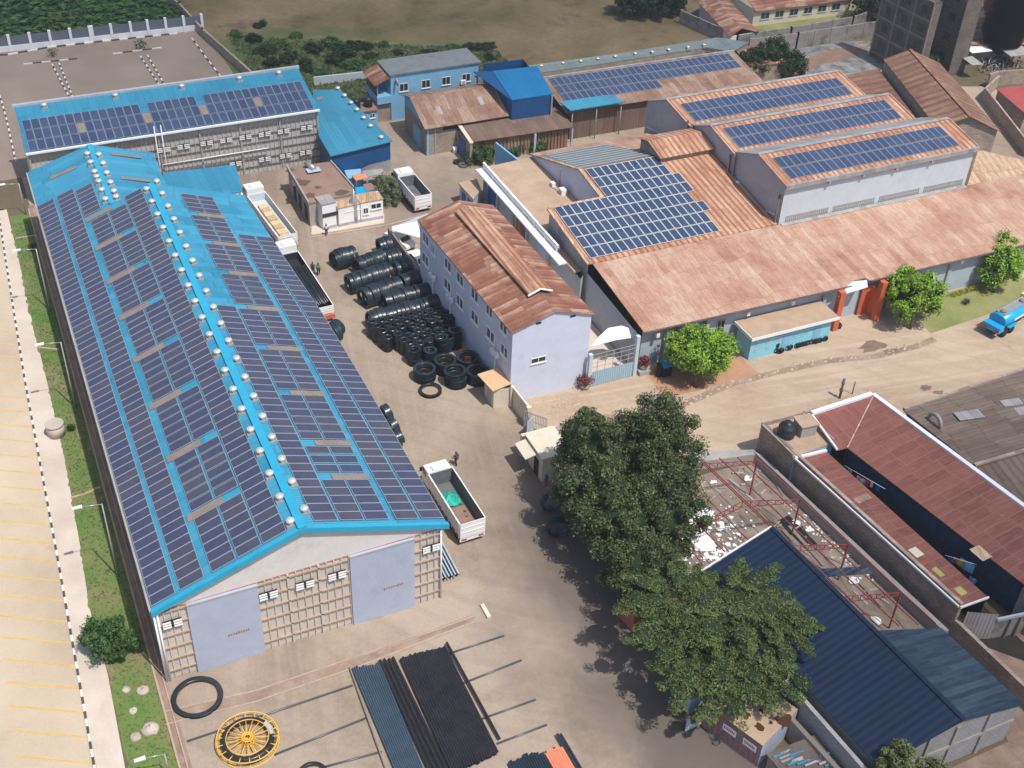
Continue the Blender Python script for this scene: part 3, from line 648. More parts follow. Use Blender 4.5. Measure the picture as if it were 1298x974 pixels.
# ---------------------------------------------------------------- teal lean-to workshop
TW = thing('teal_workshop', 'deep blue walled shed under a sloping teal roof with one row of vents', 'shed', (46, 150, 0))
zt = 5.0; T = [at(419, 198, 4.4), at(498, 179, 4.6), at(431, 114, 5.6), at(396, 114, 5.6), at(404, 172, 4.9)]
MB().slab(T, .12).build('roof', G['teal'], TW)
mb = MB(); a, b, c, d = T[0], T[1], T[2], T[3]
ins = lambda p, q, f: p+(q-p)*f
cen = sum(T, Vector())/5
W_ = [cen+(p-cen)*.95 for p in T]
for i in range(5):
    p, q = W_[i], W_[(i+1) % 5]; mb.poly([(p.x, p.y, 0), (q.x, q.y, 0), (q.x, q.y, q.z-.08), (p.x, p.y, p.z-.08)], 0)
mb.poly([W_[0]*1.0-Vector((0, .02, W_[0].z)), W_[1]*1.0-Vector((0, .02, W_[1].z)), Vector((W_[1].x, W_[1].y-.02, 1.7)), Vector(((W_[0].x+W_[1].x)/2+1, (W_[0].y+W_[1].y)/2-.02, 1.7))], 1)
mb.build('wall', [G['deepblue'], G['stone_grey']], TW)
for px, py in ((428.5, 119), (437, 127), (445, 135), (452.5, 142.5), (461, 151.5), (469.5, 160.5), (483, 173)):
    p = at(px, py, 5.0); ventilator(TW, p.x, p.y, 4.4+(p.y-141)*.065, .95)
for a_, b_ in (((415, 159), (434, 155)), ((449, 175), (470, 171)), ((403, 132), (411, 130))):
    p, q = at(*a_, 4.9), at(*b_, 4.9); zz = 4.45+(p.y-141)*.066
    MB().slab([(p.x, p.y, zz), (q.x, q.y, zz), (q.x, q.y+.8, zz+.05), (p.x, p.y+.8, zz+.05)], .03).build('skylight_strip', G['catwalk'], TW)

# ---------------------------------------------------------------- generic helpers for buildings
def window(root, c, u, w, h, frame='frame', n=2, out=None, glass='glass', depth=.06):
    """window on a vertical wall: c lower-left corner, u unit along wall, out unit outwards"""
    c = Vector(c); u = Vector(u).normalized(); o = Vector(out).normalized(); z = Vector((0, 0, 1))
    mb = MB()
    def bx(a0, a1, b0, b1, t0, t1, m):
        pts = [c+u*a+o*t for a, t in ((a0, t0), (a1, t0), (a1, t1), (a0, t1))]
        if (pts[1]-pts[0]).cross(pts[3]-pts[0]).z < 0: pts = pts[::-1]
        mb.slab([p+z*b1 for p in pts], b1-b0, m)
    f = .07 if glass != 'glass2' else .15
    bx(0, w, 0, f, .002, depth, 0); bx(0, w, h-f, h, .002, depth, 0)
    for k in range(n+1): bx((w-f)*k/n, (w-f)*k/n+f, f, h-f, .003, depth-.002, 0)
    bx(-.08, w+.08, -.1, 0, .004, depth+.08, 0)
    wn = mb.build('window', G[frame], root)
    mb = MB(); bx2 = [(f, f), (w-f, f), (w-f, h-f), (f, h-f)]
    q = [c+u*a+z*b+o*.02 for a, b in bx2]
    if u.cross(z).dot(o) < 0: q = q[::-1]
    mb.poly(q); mb.build('pane', G[glass], wn)
    return wn
def walls(mb, pts, ztops, mi=0, z0=0):
    n = len(pts)
    for i in range(n):
        p, q = pts[i], pts[(i+1) % n]; a, b = ztops[i], ztops[(i+1) % n]
        mb.poly([(p[0], p[1], z0), (q[0], q[1], z0), (q[0], q[1], b), (p[0], p[1], a)], mi)
def ac_unit(root, p, d=(0, -1)):
    mb = MB(); x, y, z = p; mb.box(x-.4, y-.16, z, x+.4, y+.16, z+.6, 0)
    mb.cyl((x, y-.17, z+.3), (x, y-.19, z+.3), .22, n=10, mi=1); return mb.build('air_conditioner', [G['white_clean'], G['greywall']], root)

# ---------------------------------------------------------------- sky blue two storey house
BH = thing('blue_house', 'sky blue two-storey block with flat grey roof and paired windows behind the patched rusty roof', 'building', (60, 157.5, 0))
x0, x1, y0, y1 = 54.9, 68.7, 157.6, 162.6
mb = MB(); walls(mb, [(x0, y0), (x1, y0), (x1, y1), (x0, y1)], [7.1]*4); mb.build('wall', G['skyblue'], BH)
MB().box(x0-.25, y0-.25, 7.1, x1+.3, y1+.3, 7.3).build('roof', G['slate'], BH)
for px in (512, 540, 565.5, 591):
    p = atp(px, 111-(px-512)*.155, (0, y0, 0), (0, 1, 0)); window(BH, (p.x-.7, y0, p.z-.6), (1, 0, 0), 1.35, 1.25, n=2, out=(0, -1, 0))
ac_unit(BH, (66.2, y0-.2, 4.2))
mb = MB(); mb.box(x0-2.2, y0-.3, 3.0, x0-.01, y1-.2, 4.1, 0); mb.box(x0-2.1, y0, 3.1, x0-2.0, y1-.4, 5.9, 0); mb.build('balcony', G['skyblue'], BH)
mb = MB(); mb.box(x0-2.18, y0+.1, 4.2, x0-2.12, y1-.5, 5.8, 0); mb.build('balcony_glazing', G['glass'], BH)
MB().slab([(x0-2.6, y0-.4, 6.0), (x0-.28, y0-.4, 6.9), (x0-.28, y1, 6.9), (x0-2.6, y1, 6.0)], .08).build('balcony_roof', G['rust_office'], BH)
mb = MB(); mb.lathe((x0+.6, y0-.5, 6.2), [(0, 0), (.35, .05), (.6, .2)], 12, 0, axis='x'); mb.build('satellite_dish', G['greywall'], BH)
mb = MB(); walls(mb, [(x0-2.3, y0+.2), (x0-.02, y0+.2), (x0-.02, y1-.4), (x0-2.3, y1-.4)], [2.98]*4); mb.build('ground_floor_wall', G['stone'], BH)
# tank stand and gatehouse at the back of the alley
TS = thing('water_tank_stand', 'small sky blue lean-to with windows carrying two black water tanks on its roof', 'outbuilding', at(500, 140, 0))
p = at(485, 137, 0); q = at(507, 140, 0)
mb = MB(); xx, yy = 50.2, 156.5
mb.box(xx-1.5, yy, 0, xx+2.2, yy+2.5, 2.7); mb.build('wall', G['skyblue'], TS)
MB().box(xx-1.8, yy-.3, 2.7, xx+2.2, yy+2.7, 2.85).build('roof', G['tanflat_d'], TS)
for k in range(3): window(TS, (xx-1.2+k*1.1, yy, 1.5), (1, 0, 0), .8, .7, out=(0, -1, 0))
for k, xo in enumerate((-.6, 1.2)):
    mb = MB(); mb.lathe((xx+xo, yy+1.2, 2.85), [(.62, 0), (.62, 1.15), (.5, 1.35), (.2, 1.45), (.0, 1.5)], 14)
    tag(mb.build('water_tank', G['tankblk'], origin=(xx+xo, yy+1.2, 2.85)), ('left' if k == 0 else 'right')+' black plastic water tank on the sky blue lean-to beside the two-storey blue block', 'water tank', 'black tanks beside the blue block')

# ---------------------------------------------------------------- stone shed with patched rusty roof
SS = thing('stone_shed', 'brown stone shed with patched rusty gable roof in front of the two-storey blue block', 'shed', (61, 145.8, 0))
ey, ez, ry, rz = 144.9, 4.4, 151.0, 6.6
xl, xr = 55.5, 68.2
mb = MB(); walls(mb, [(xl+.2, ey+.6), (xr, ey+.6), (xr, ry+3), (xl+.2, ry+3)], [4.2]*4, 0)
mb.poly([(xl+.2, ey+.6, 4.2), (xl+.2, ry+3, 4.2), (xl+.2, ry+3, 5.3), (xl+.2, ry, rz-.15)][::-1], 1); mb.build('wall', [G['stone'], G['skyblue']], SS)
mb = MB(); mb.slab([(xl-.2, ey, ez), (xr, ey, ez), (xr, ry, rz), (xl-.2, ry, rz)], .08); mb.slab([(xl-.2, ry, rz), (xr, ry, rz), (xr, ry+3.4, 5.4), (xl-.2, ry+3.4, 5.4)], .08); mb.build('roof', G['rust_brown'], SS)
mb = MB(); mb.box(xl+.1, 147.6, 0.1, xl+.19, 150.4, 3.0); mb.build('door', G['skyblue'], SS)
mb = MB(); mb.box(xl+.3, ey+.5, 0, xl+.6, ey+.59, 4.1); mb.box(xl+1.5, ey+.5, 0, xl+1.6, ey+.59, 4.1); mb.build('corner_post', G['skyblue'], SS)
mb = MB(); mb.box(58.2, ey+.5, 3.5, 62, ey+.59, 4.0); mb.build('vent_strip', G['dark'], SS)
for x_, y_ in ((58.2, 147), (64.8, 147.6)):
    zz = lambda y: ez+(y-ey)*(rz-ez)/(ry-ey)+.02
    MB().slab([(x_, y_, zz(y_)), (x_+.7, y_, zz(y_)), (x_+.7, y_+1.5, zz(y_+1.5)), (x_, y_+1.5, zz(y_+1.5))], .03).build('skylight', G['greysheet'], SS)
BS = thing('brown_shed', 'long low brown timber-walled shed with dull brown roof beside bushes', 'shed', (68, 141, 0))
mb = MB(); walls(mb, [(60.8, 141.4), (75.6, 140.9), (75.9, 145.6), (61.2, 146.2)], [3.3]*4, 0)
for k in range(28): mb.box(61+k*.52, 141.2-k*.017, 0, 61.08+k*.52, 141.38-k*.017, 3.2, 0)
mb.build('wall', G['rust_brown'], BS)
MB().slab([(60.7, 140.8, 3.5), (76.1, 140.2, 3.5), (76.3, 145.9, 4.0), (61.0, 146.4, 4.0)], .08).build('roof', G['brownflat'], BS)
mb = MB(); mb.box(60.3, 140.6, 0, 60.68, 146.4, 3.3, 0); mb.slab([(60.2, 140.5, 3.6), (60.75, 140.5, 3.6), (60.95, 146.5, 4.15), (60.4, 146.5, 4.15)], .2, 1); mb.build('end_wall', [G['stone'], G['cream']], BS)
mb = MB(); mb.box(60.2, 142.2, .05, 60.29, 144.6, 2.9); mb.build('door', G['bdoor'], BS)
MB().box(70, 140.3, 0, 70.3, 140.6, 3.3).build('post', G['bluegrey'], BS); MB().box(75.9, 140.3, 0, 76.1, 140.5, 3.3).build('post', G['bluegrey'], BS)
# ---------------------------------------------------------------- azure box shed
AZ = thing('azure_shed', 'deep blue box shed with bright azure monopitch roof beside the long panelled rusty roof', 'shed', (71, 144.5, 0))
P4 = [at(649, 127, 7.0), at(701, 119, 7.0), at(681, 84, 8.2), at(624, 90, 8.2)]
back = 153.5; lx = P4[0].x
mb = MB(); walls(mb, [(P4[0].x+.1, 144.5), (P4[1].x-.1, 144.3), (P4[1].x-.1, 154.5), (P4[0].x+.1, 154.8)], [6.9, 6.9, 8.1, 8.1]); mb.build('wall', G['deepblue'], AZ)
yb = P4[2].y
MB().slab([P4[0], P4[1], P4[2], P4[3]], .12).build('roof', G['azure'], AZ)
q = at(600, 91, 7.9); MB().slab([P4[0]+Vector((-.05, .05, -.05)), P4[3]+Vector((-.05, 0, -.05)), q], .1).build('rear_roof', G['deepblue'], AZ)
mb = MB(); mb.box(P4[1].x-.35, 144.05, 3.5, P4[1].x-.1, 144.25, 6.9); mb.build('downpipe', G['steel'], AZ)
mb = MB(); p = at(662, 100, 7.6); mb.slab([(p.x-.3, p.y-1.2, 7.52), (p.x+.4, p.y-1.2, 7.52), (p.x+.4, p.y+1, 7.85), (p.x-.3, p.y+1, 7.85)], .03); mb.build('skylight', G['greysheet'], AZ)

# ---------------------------------------------------------------- long rusty shed with panels, green roof and brick wall behind
LS = thing('long_rusty_shed', 'long low shed with rusty roof mostly covered by solar panels next to the azure shed', 'shed', (90, 142, 0))
e0, e1, ez, rz = 142.6, 151.5, 4.6, 6.0
lz = lambda y: ez+(y-e0)*(rz-ez)/(e1-e0)
mb = MB(); walls(mb, [(77, e0+.5), (109, e0+.3), (110, e1), (77, e1)], [4.5, 4.5, 5.9, 5.9])
mb.build('wall', G['brownflat'], LS)
MB().slab([(76, e0, ez), (109.3, e0-.6, ez), (109.3, e1-.6, rz), (76, e1, rz)], .08).build('roof', G['rust_brown'], LS)
MB().beam((76, e1+.1, rz+.08), (109.3, e1-.5, rz+.08), .4, .25).build('ridge_cap', G['greysheet'], LS)
sp = []
for r in range(3):
    n = 31 if r else 16
    for c in range(n):
        y = 146.0+r*2.1-.018*c; sp.append((77.6+c*1.0, y, lz(y)))
lay_panels(LS, sp, (1, -.018, 0), (0, 1, .157), .94, 2.0, cells=('cellC', 'cellD'), maxn=60)
mb = MB(); mb.box(97.5, e0+.1, 0, 97.7, e0+.28, 4.4); mb.box(99.8, e0-.1, .4, 101.4, e0+.1, 3.2, 1); mb.build('blue_door', [G['concrete'], G['skyblue']], LS)
CN = thing('teal_canopy', 'flat teal canopy on posts in front of the long panelled rusty shed', 'canopy', (80, 143, 0))
C4 = [at(723, 140, 5.3), at(793, 129, 5.3), at(773, 120, 5.75), at(709, 129, 5.75)]
MB().slab(C4, .15).build('roof', G['teal'], CN)
for p in (C4[0]+Vector((.6, .4, 0)), C4[1]+Vector((-.4, .4, 0)), (C4[0]+C4[1])/2+Vector((0, .3, 0))): MB().cyl((p.x, p.y, 0), (p.x, p.y, 5.1), .07, n=6).build('post', G['concrete'], CN)
GR = thing('green_roof_shed', 'very long narrow shed with grey green roof and small round vents along the dry field', 'shed', (90, 155, 0))
gp = [(68.5, 155.6), (109.5, 150.5), (113.5, 152.6), (109.0, 157.2), (69, 158.6)]
G5 = [at(655, 97, 5.2), at(760, 81.5, 5.2), at(896, 60.5, 5.2), at(929, 66, 5.2), at(949, 54, 5.5), at(910, 47.5, 5.8), at(780, 68.5, 5.8), at(603, 92, 5.8)]
MB().slab(G5, .12).build('roof', G['greyroof'], GR)
mb = MB(); cen = sum(G5, Vector())/8; Wp = [cen+(p-cen)*.985 for p in G5]; walls(mb, [(p.x, p.y) for p in Wp], [p.z-.1 for p in Wp]); mb.build('wall', G['stone_dark'], GR)
for px, py in ((686, 83.5), (713.5, 80), (736, 77.5), (757.5, 74.5), (779.5, 71.5), (805, 68), (826.5, 66), (847.5, 63), (872, 60), (892.5, 57)):
    p = at(px, py+1, 5.5); ventilator(GR, p.x, p.y, 5.35, .8)
RR = thing('dark_red_shed', 'low shed with ribbed dark red roof at the right end of the grey green roof', 'shed', (115, 150, 0))
R4 = [at(944, 84, 3.9), at(1000, 80, 3.9), at(978, 54, 4.4), at(929, 61, 4.4)]
MB().slab(R4, .08).build('roof', G['rust_office'], RR)
mb = MB(); cen = sum(R4, Vector())/4; Wp = [cen+(p-cen)*.95 for p in R4]; walls(mb, [(p.x, p.y) for p in Wp], [3.75]*4); mb.build('wall', G['stone_dark'], RR)

# ---------------------------------------------------------------- triple roofed factory halls
def hall(name, label, ye, ze, yr, zr_, yf_, zf, xl, xr, wall_z0, panels, loc):
    H = thing(name, label, 'factory hall', loc)
    mb = MB()
    mb.poly([(xl, ye, wall_z0), (xr, ye, wall_z0), (xr, ye, ze-.05), (xl, ye, ze-.05)], 1)
    mb.poly([(xl, ye, 0), (xl, ye, ze-.1), (xl, yr, zr_-.1), (xl, yf_, zf-.1), (xl, yf_, 0)], 0)
    mb.poly([(xr, ye, 0), (xr, ye, ze-.1), (xr, yr, zr_-.1), (xr, yf_, zf-.1), (xr, yf_, 0)][::-1], 0)
    mb.poly([(xl, yf_, 0), (xl, yf_, zf-.1), (xr, yf_, zf-.1), (xr, yf_, 0)], 0)
    mb.build('wall', [G['greywall'], G['lightgrey']], H)
    MB().slab([(xl-.2, ye-.25, ze), (xr+.2, ye-.25, ze), (xr+.2, yr, zr_), (xl-.2, yr, zr_)], .1).build('roof', G['rust_strip'], H)
    MB().slab([(xl-.2, yr, zr_), (xr+.2, yr, zr_), (xr+.2, yf_-.2, zf), (xl-.2, yf_-.2, zf)], .1).build('rear_roof', G['greysheet'], H)
    mb = MB(); mb.beam((xl-.2, yr, zr_+.06), (xr+.2, yr, zr_+.06), .5, .08); mb.build('ridge_cap', G['greysheet'], H)
    for x_ in (xl-.22, xr+.22): MB().beam((x_, ye-.25, ze), (x_, yr, zr_+.02), .2, .16).build('verge_board', G['rust_flat'], H)
    mb = MB(); mb.beam((xl-.3, ye-.36, ze-.25), (xr+.3, ye-.36, ze-.25), .3, .55); mb.build('gutter', G['greysheet'], H)
    k = (zr_-ze)/(yr-ye); sp = []
    for r in range(2):
        for c in range(int(panels)):
            y = ye+1.55+r*2.12; sp.append((xl+1.5+c*1.02, y, ze+(y-ye)*k))
    lay_panels(H, sp, (1, 0, 0), (0, 1, k), .97, 2.03, cells=('cellC', 'cellD'), maxn=60, frame='pframe')
    return H
HC = hall('factory_hall', 'front hall of the three panelled factory halls, with a long pale front wall', 102.3, 12.1, 108.2, 13.2, 113.0, 11.3, 84.5, 113.2, 5.9, 25.6, (98, 102.3, 0))
HB = hall('factory_hall', 'middle hall of the three panelled factory halls, rusty ribbed roof with solar panels', 113.15, 11.0, 118.9, 12.1, 123.3, 10.2, 84.45, 112.4, 0, 25, (98, 113.15, 0))
HA = hall('factory_hall', 'rear hall of the three panelled factory halls, nearest the dark green trees', 123.4, 10.0, 129.7, 11.0, 134.7, 8.7, 84.4, 112.3, 0, 25, (98, 123.4, 0))
# details of the front hall: band of ventilation slots, brackets, downpipes and pipe run
mb = MB()
for s_ in range(4):
    a = 85.4+s_*7.0
    mb = MB()
    for k in range(22):
        for r in range(2): mb.box(a+k*.29, 102.24, 6.85+r*.42, a+k*.29+.17, 102.29, 7.17+r*.42)
    mb.build('slot_vent', G['concrete'], HC)
for x in (90.5, 95.5, 100.5, 106): MB().box(x, 101.8, 11.2, x+.3, 102.28, 11.75).build('bracket', G['concrete'], HC)
mb = MB()
for k in range(14): mb.box(85+k*2, 102.16, 11.55, 86.8+k*2, 102.28, 11.8)
mb.build('eave_board', G['greywall'], HC)  # row of grey boards under the eave
for H_, ys in ((HC, (102.7, 112.5)), (HB, (113.6, 122.8)), (HA, (123.9,))):
    for y in ys: MB().cyl((84.2, y, 0), (84.2, y, 10.5), .14, n=8).build('downpipe', G['ledge_d'], H_)
mb = MB(); mb.beam((84.35, 103, 7.7), (84.35, 112, 5.0), .08, .1); mb.build('wall_pipe', G['white'], HC)
mb = MB(); mb.beam((84.25, 124, 7), (84.25, 134, 5), .08, .1); mb.build('wall_pipe', G['white'], HA)
for y in (111.2, 112): 
    mb = MB(); mb.box(83.9, y-.3, 6.9, 84.35, y+.3, 8.0); mb.build('air_conditioner', G['white_clean'], HC if y < 111.5 else HB)

# ---------------------------------------------------------------- main hall with the big panel field, lean-to in front
MH = thing('main_factory_hall', 'big factory hall with a large stepped field of solar panels on its rusty roof', 'factory hall', (72, 102.6, 0))
my0, mz0, my1, mz1 = 102.3, 6.74, 119.0, 9.05
mk = (mz1-mz0)/(my1-my0); mz = lambda y: mz0+(y-my0)*mk
mX0, nX, ny = 58.7, 65.9, 113.0
mb = MB()
mb.poly([(mX0+.2, 102.6, 0), (mX0+.2, 102.6, mz(102.6)-.1), (mX0+.2, ny, mz(ny)-.1), (mX0+.2, ny, 0)], 0)
mb.poly([(mX0+.2, 90.3, 0), (mX0+.2, 90.3, 4.7), (mX0+.2, 102.58, 5.3), (mX0+.2, 102.58, 0)], 1)
mb.poly([(mX0+.2, ny, 0), (mX0+.2, ny, mz(ny)-.1), (nX+.2, ny, mz(ny)-.1), (nX+.2, ny, 0)], 1)
mb.poly([(nX+.2, ny, 0), (nX+.2, ny, mz(ny)-.1), (nX+.2, my1, mz1-.1), (65.4, 131.6, 5.1), (65.4, 131.6, 0)], 2)
mb.poly([(65.4, 131.6, 0), (65.4, 131.6, 5.1), (84.3, 131.4, 5.1), (84.3, 131.4, 0)], 1)
mb.build('wall', [G['greysheet'], G['greywall'], G['lilac']], MH)
MB().slab([(mX0, my0, mz0), (84.4, my0, mz0), (84.4, my1, mz1), (nX, my1, mz1), (nX, ny, mz(ny)), (mX0, ny, mz(ny))], .1).build('roof', G['rust_strip'], MH)
MB().slab([(nX, my1, mz1), (84.4, my1, mz1), (84.2, 131.9, 5.2), (65.0, 131.9, 5.2)], .1).build('rear_roof', G['rust_flat'], MH)
rk = (5.2-mz1)/(131.9-my1); rzf = lambda y: mz1+(y-my1)*rk
mb = MB()   # grey mounting sheet with pale rails on the far slope
mb.slab([(66.2, 119.3, rzf(119.3)+.08), (77.6, 119.3, rzf(119.3)+.08), (75.2, 129.6, rzf(129.6)+.08), (65.7, 129.8, rzf(129.8)+.08)], .05, 0)
for k in range(9):
    y = 119.9+k*1.15; mb.beam((66.2, y, rzf(y)+.12), (77.2-k*.25, y, rzf(y)+.12), .13, .05, 1)
mb.build('rail_sheet', [plain('dull_grey_sheet', (.15, .17, .18), .7, var=.15), G['pframe']], MH)
mb = MB(); mb.beam((mX0-.05, my0, mz0+.02), (mX0-.05, ny, mz(ny)+.02), .3, .2); mb.beam((mX0, ny, mz(ny)+.05), (nX, ny, mz(ny)+.05), .35, .2)
mb.beam((nX, ny, mz(ny)+.05), (nX, my1, mz1+.05), .4, .2); mb.beam((nX, my1, mz1+.05), (65.2, 131.6, 5.3), .4, .2); mb.build('verge_board', G['rust_ylw'], MH)
# panels: rows going up the slope; each row starts/ends in its own column
sp = []
rows = [(0, 17), (0, 17), (0, 17), (0, 16), (0, 15)]
nrow = 8
for r in range(nrow):
    y = 104.0+r*1.98
    if r < 5: xa, xb = 59.35, (77.3, 77.3, 77.5, 77.2, 77.9)[r]
    else: xa, xb = 66.5, (77.9, 76.8, 77.0)[r-5]
    if y+1 > my1: break
    if r == 4: pass
    x = xa+.5
    while x+.5 <= xb+.3: sp.append((x, y, mz(y))); x += 1.02
lay_panels(MH, sp, (1, 0, 0), (0, 1, mk), .98, 1.92, cells=('cellC', 'cellD'), maxn=97, fr=.05, frame='rail_w')
mb = MB()   # raised monitor roof
mb.prism([(76.6, 117.6), (84.3, 117.6), (84.3, 122.8), (76.6, 122.8)], 7.5, 9.6, 0)
mb.poly([(76.58, 117.6, 9.6), (76.58, 120.6, 10.35), (76.58, 122.8, 9.8)][::-1], 0)
mo = mb.build('roof_monitor', G['stone'], MH)
mb = MB(); mb.slab([(76.3, 117.2, 9.65), (84.4, 117.2, 9.65), (84.4, 120.6, 10.5), (76.3, 120.6, 10.5)], .08); mb.slab([(76.3, 120.6, 10.5), (84.4, 120.6, 10.5), (84.4, 123.2, 9.75), (76.3, 123.2, 9.75)], .08)
mb.build('monitor_roof', G['rust_strip'], mo)
LT = thing('factory_leanto', 'wide low factory extension with pinkish rusty roof facing the dirt road', 'factory', (85, 90.3, 0))
lz0, lz1 = 5.25, 6.66
MB().slab([(59.3, 90.1, lz0), (86.2, 89.6, lz0), (86.7, 90.3, lz0+.06), (88.5, 90.3, lz0+.06), (88.9, 89.7, lz0), (124, 89.4, lz0), (124, 101.9, lz1), (59.3, 102.45, lz1)], .12).build('roof', G['rust_flat'], LT)
mb = MB(); mb.poly([(59.6, 90.9, 0), (124, 90.3, 0), (124, 90.3, 5.2), (59.6, 90.9, 5.2)], 0); mb.build('wall', G['bluegrey'], LT)
mb = MB(); mb.beam((59.3, 90.0, 5.16), (86.2, 89.5, 5.16), .16, .14); mb.beam((88.9, 89.6, 5.16), (124, 89.3, 5.16), .16, .14); mb.build('gutter', G['ledge_d'], LT)
for x in (62.4, 64.0, 67.4, 83.2, 93.0, 96.8, 101.5, 106.5, 110.5, 114.2): MB().box(x, 90.25, 0, x+.42, 90.55, 5.1).build('pilaster', G['greywall'], LT)
for x in (61.0, 72.6, 78.6, 96.2, 103.0): MB().box(x, 90.1, 4.0, x+.4, 90.42, 4.5).build('wall_light', G['white_clean'], LT)
for x in (69.2, 94.0, 99.0, 112): window(LT, (x, 90.75, 1.6), (1, 0, 0), 1.0, 2.2, out=(0, -1, 0), frame='greywall')
mb = MB(); mb.slab([(84.7, 102.2, 6.8), (113.0, 102.1, 6.8), (113, 101.6, 6.68), (84.7, 101.7, 6.68)][::-1], .05); mb.build('flashing', G['greysheet'], LT)

# portal with orange pillars
PT = thing('orange_portal', 'orange red entrance gate with two pillars cutting into the factory front', 'gate', (87, 89, 0))
for px, py in ((1056, 418), (1108, 405)):
    p = at(px, py, 0); MB().box(p.x-.35, p.y-.35, 0, p.x+.35, p.y+.35, 5.3).build('pillar', G['orange'], PT)
a = at(1061, 414, 0); b = at(1104, 404, 0)
MB().slab([at(1063, 376, 4.8), at(1080, 370, 4.9), at(1100, 364, 5.0), at(1099, 355, 5.45), at(1080, 357, 5.45)], .08).build('gate_canopy', G['lightgrey'], PT)
a_, b_, c_ = at(1085, 400, 0), at(1096, 397, 0), at(1107, 405, 0)
MB().beam((a_.x, a_.y, 2.0), (b_.x, b_.y, 2.0), .1, 4.0).build('orange_leaf', G['orange'], PT)
MB().beam((b_.x, b_.y, 2.0), (c_.x, c_.y, 2.0), .1, 4.0).build('orange_leaf', G['orange'], PT)
mb = MB(); 
for k in range(24): mb.box(84.5+k*.18, 90.9, 0, 84.55+k*.18, 90.96, 3.2)
mb.box(84.4, 90.97, .2, 88.8, 91.0, 3.6, 1); mb.build('grey_leaf', [G['greywall'], G['ledge_d']], PT)

# terrace building
TB = thing('terrace_building', 'grey building with flat tan roof, white balustrade and overhanging white ledge', 'building', (61, 120, 0))
tx0, tx1, ty0, ty1, tz = 58.0, 65.9, 110.5, 130.3, 4.9
mb = MB(); walls(mb, [(tx0, ty0-8), (tx0, ty1), (tx1, ty1+1), (tx1, ty0)], [4.8]*4)
mb.build('wall', G['greywall'], TB)
MB().slab([(tx0-.1, 104, tz), (58.85, 104, tz), (58.85, 113.1, tz), (66.0, 113.1, tz), (65.3, ty1+1.2, tz), (tx0-.1, ty1+.6, tz)], .2).build('roof', G['terr'], TB)
mb = MB(); mb.slab([(tx0-1.1, 106, tz+.1), (tx0-.1, 106, tz+.1), (tx0-.1, ty1+.4, tz+.1), (tx0-1.1, ty1+.4, tz+.1)], .22); mb.build('ledge', G['white_clean'], TB)
mb = MB(); mb.beam((tx0, 108.5, tz+.85), (tx0, ty1+.4, tz+.85), .26, .16)
mb.beam((tx0, 108.5, tz+.35), (tx0, ty1+.4, tz+.35), .14, .5)
for k in range(8): mb.box(tx0-.16, 108.5+k*3.1, tz+.1, tx0+.16, 108.8+k*3.1, tz+.85)
mb.build('balustrade', G['white_clean'], TB)
for k, (y, w, m) in enumerate(((127.6, 2.2, 'bdoor'), (122.5, 2.4, 'greywall'), (118.6, 2.6, 'rust_office'), (112.3, 2.6, 'doorgrey'))):
    MB().box(tx0-.12, y-w/2, .05, tx0-.02, y+w/2, 3.4).build('door', G[m], TB)
for y in (129.8, 125.5, 120.7, 116.6, 110.4): MB().box(tx0-.3, y-.15, 0, tx0-.01, y+.15, 4.7).build('pilaster', G['greywall'], TB)
mb = MB(); q = at(689, 247, tz); 
for px, py, s in ((713, 246, 1.0), (700.5, 236, .7)):
    p = at(px, py, tz)
    mb = MB(); mb.box(p.x-.35*s, p.y-.45*s, tz, p.x+.35*s, p.y+.45*s, tz+.75*s, 0); mb.cyl((p.x-.36*s, p.y, tz+.4*s), (p.x-.4*s, p.y, tz+.4*s), .25*s, n=10, mi=1)
    tag(mb.build('air_conditioner', [G['white_clean'], G['greywall']], origin=(p.x, p.y, tz)), 'larger white air conditioner box on the tan terrace roof by the lilac wall' if s == 1 else 'smaller grey white box standing behind the larger air conditioner on the terrace roof', 'air conditioner')
p = at(709, 243, tz); tag(MB().cyl((p.x, p.y, tz), (p.x, p.y, tz+3.0), .07, n=6).build('flue_pipe', G['ledge_d'], origin=(p.x, p.y, tz)), 'thin black flue pipe rising against the lilac wall above the terrace', 'pipe')
# sky blue fin wall at the back of the terrace
FW = MB(); a, b = at(628, 208, 0), at(652, 205, 0)
FW.poly([(61.0, 131.7, 0), (66.0, 131.7, 0), (66.0, 131.7, 4.8), (61.0, 131.7, 6.4)]); FW.poly([(61.0, 131.9, 0), (66.0, 131.9, 0), (66.0, 131.9, 4.8), (61.0, 131.9, 6.4)][::-1])
FW = MB(); fa = at(628, 181, 5.6); fb = at(656, 203, 5.0)
FW.slab([(fa.x, fa.y, 5.6), (fb.x, fb.y, 5.0), (fb.x+.2, fb.y+.15, 5.0), (fa.x+.2, fa.y+.15, 5.6)], 5.0, 0)
tag(FW.build('blue_fin_wall', G['skyblue'], origin=(fa.x, fa.y, 0)), 'sloping sky blue wall at the far corner of the terrace roof near the bushes', 'wall')
# small blue-doored lean-to beside the terrace
SL = thing('small_outhouse', 'small outhouse with tan slab roof and blue doors beside the terrace building', 'outbuilding', at(598, 250, 0))
S4 = [at(600, 253, 2.9), at(581, 232, 2.9), at(604, 226, 2.9), at(610, 240, 2.9)]
MB().slab([S4[0], S4[3], S4[2], S4[1]], .2).build('roof', G['tanflat'], SL)
mb = MB(); cen = sum(S4, Vector())/4; Wp = [cen+(p-cen)*.9 for p in (S4[0], S4[3], S4[2], S4[1])]; walls(mb, [(p.x, p.y) for p in Wp], [2.7]*4); mb.build('wall', G['bluegrey'], SL)
p, q = Wp[3], Wp[0]; d = (q-p).normalized()
for k in (.2, .62):
    c = p+(q-p)*k; MB().beam((c.x-.04, c.y, 1.1), (c.x+d.x*1.1-.04, c.y+d.y*1.1, 1.1), .06, 2.1).build('door', G['bdoor'], SL)

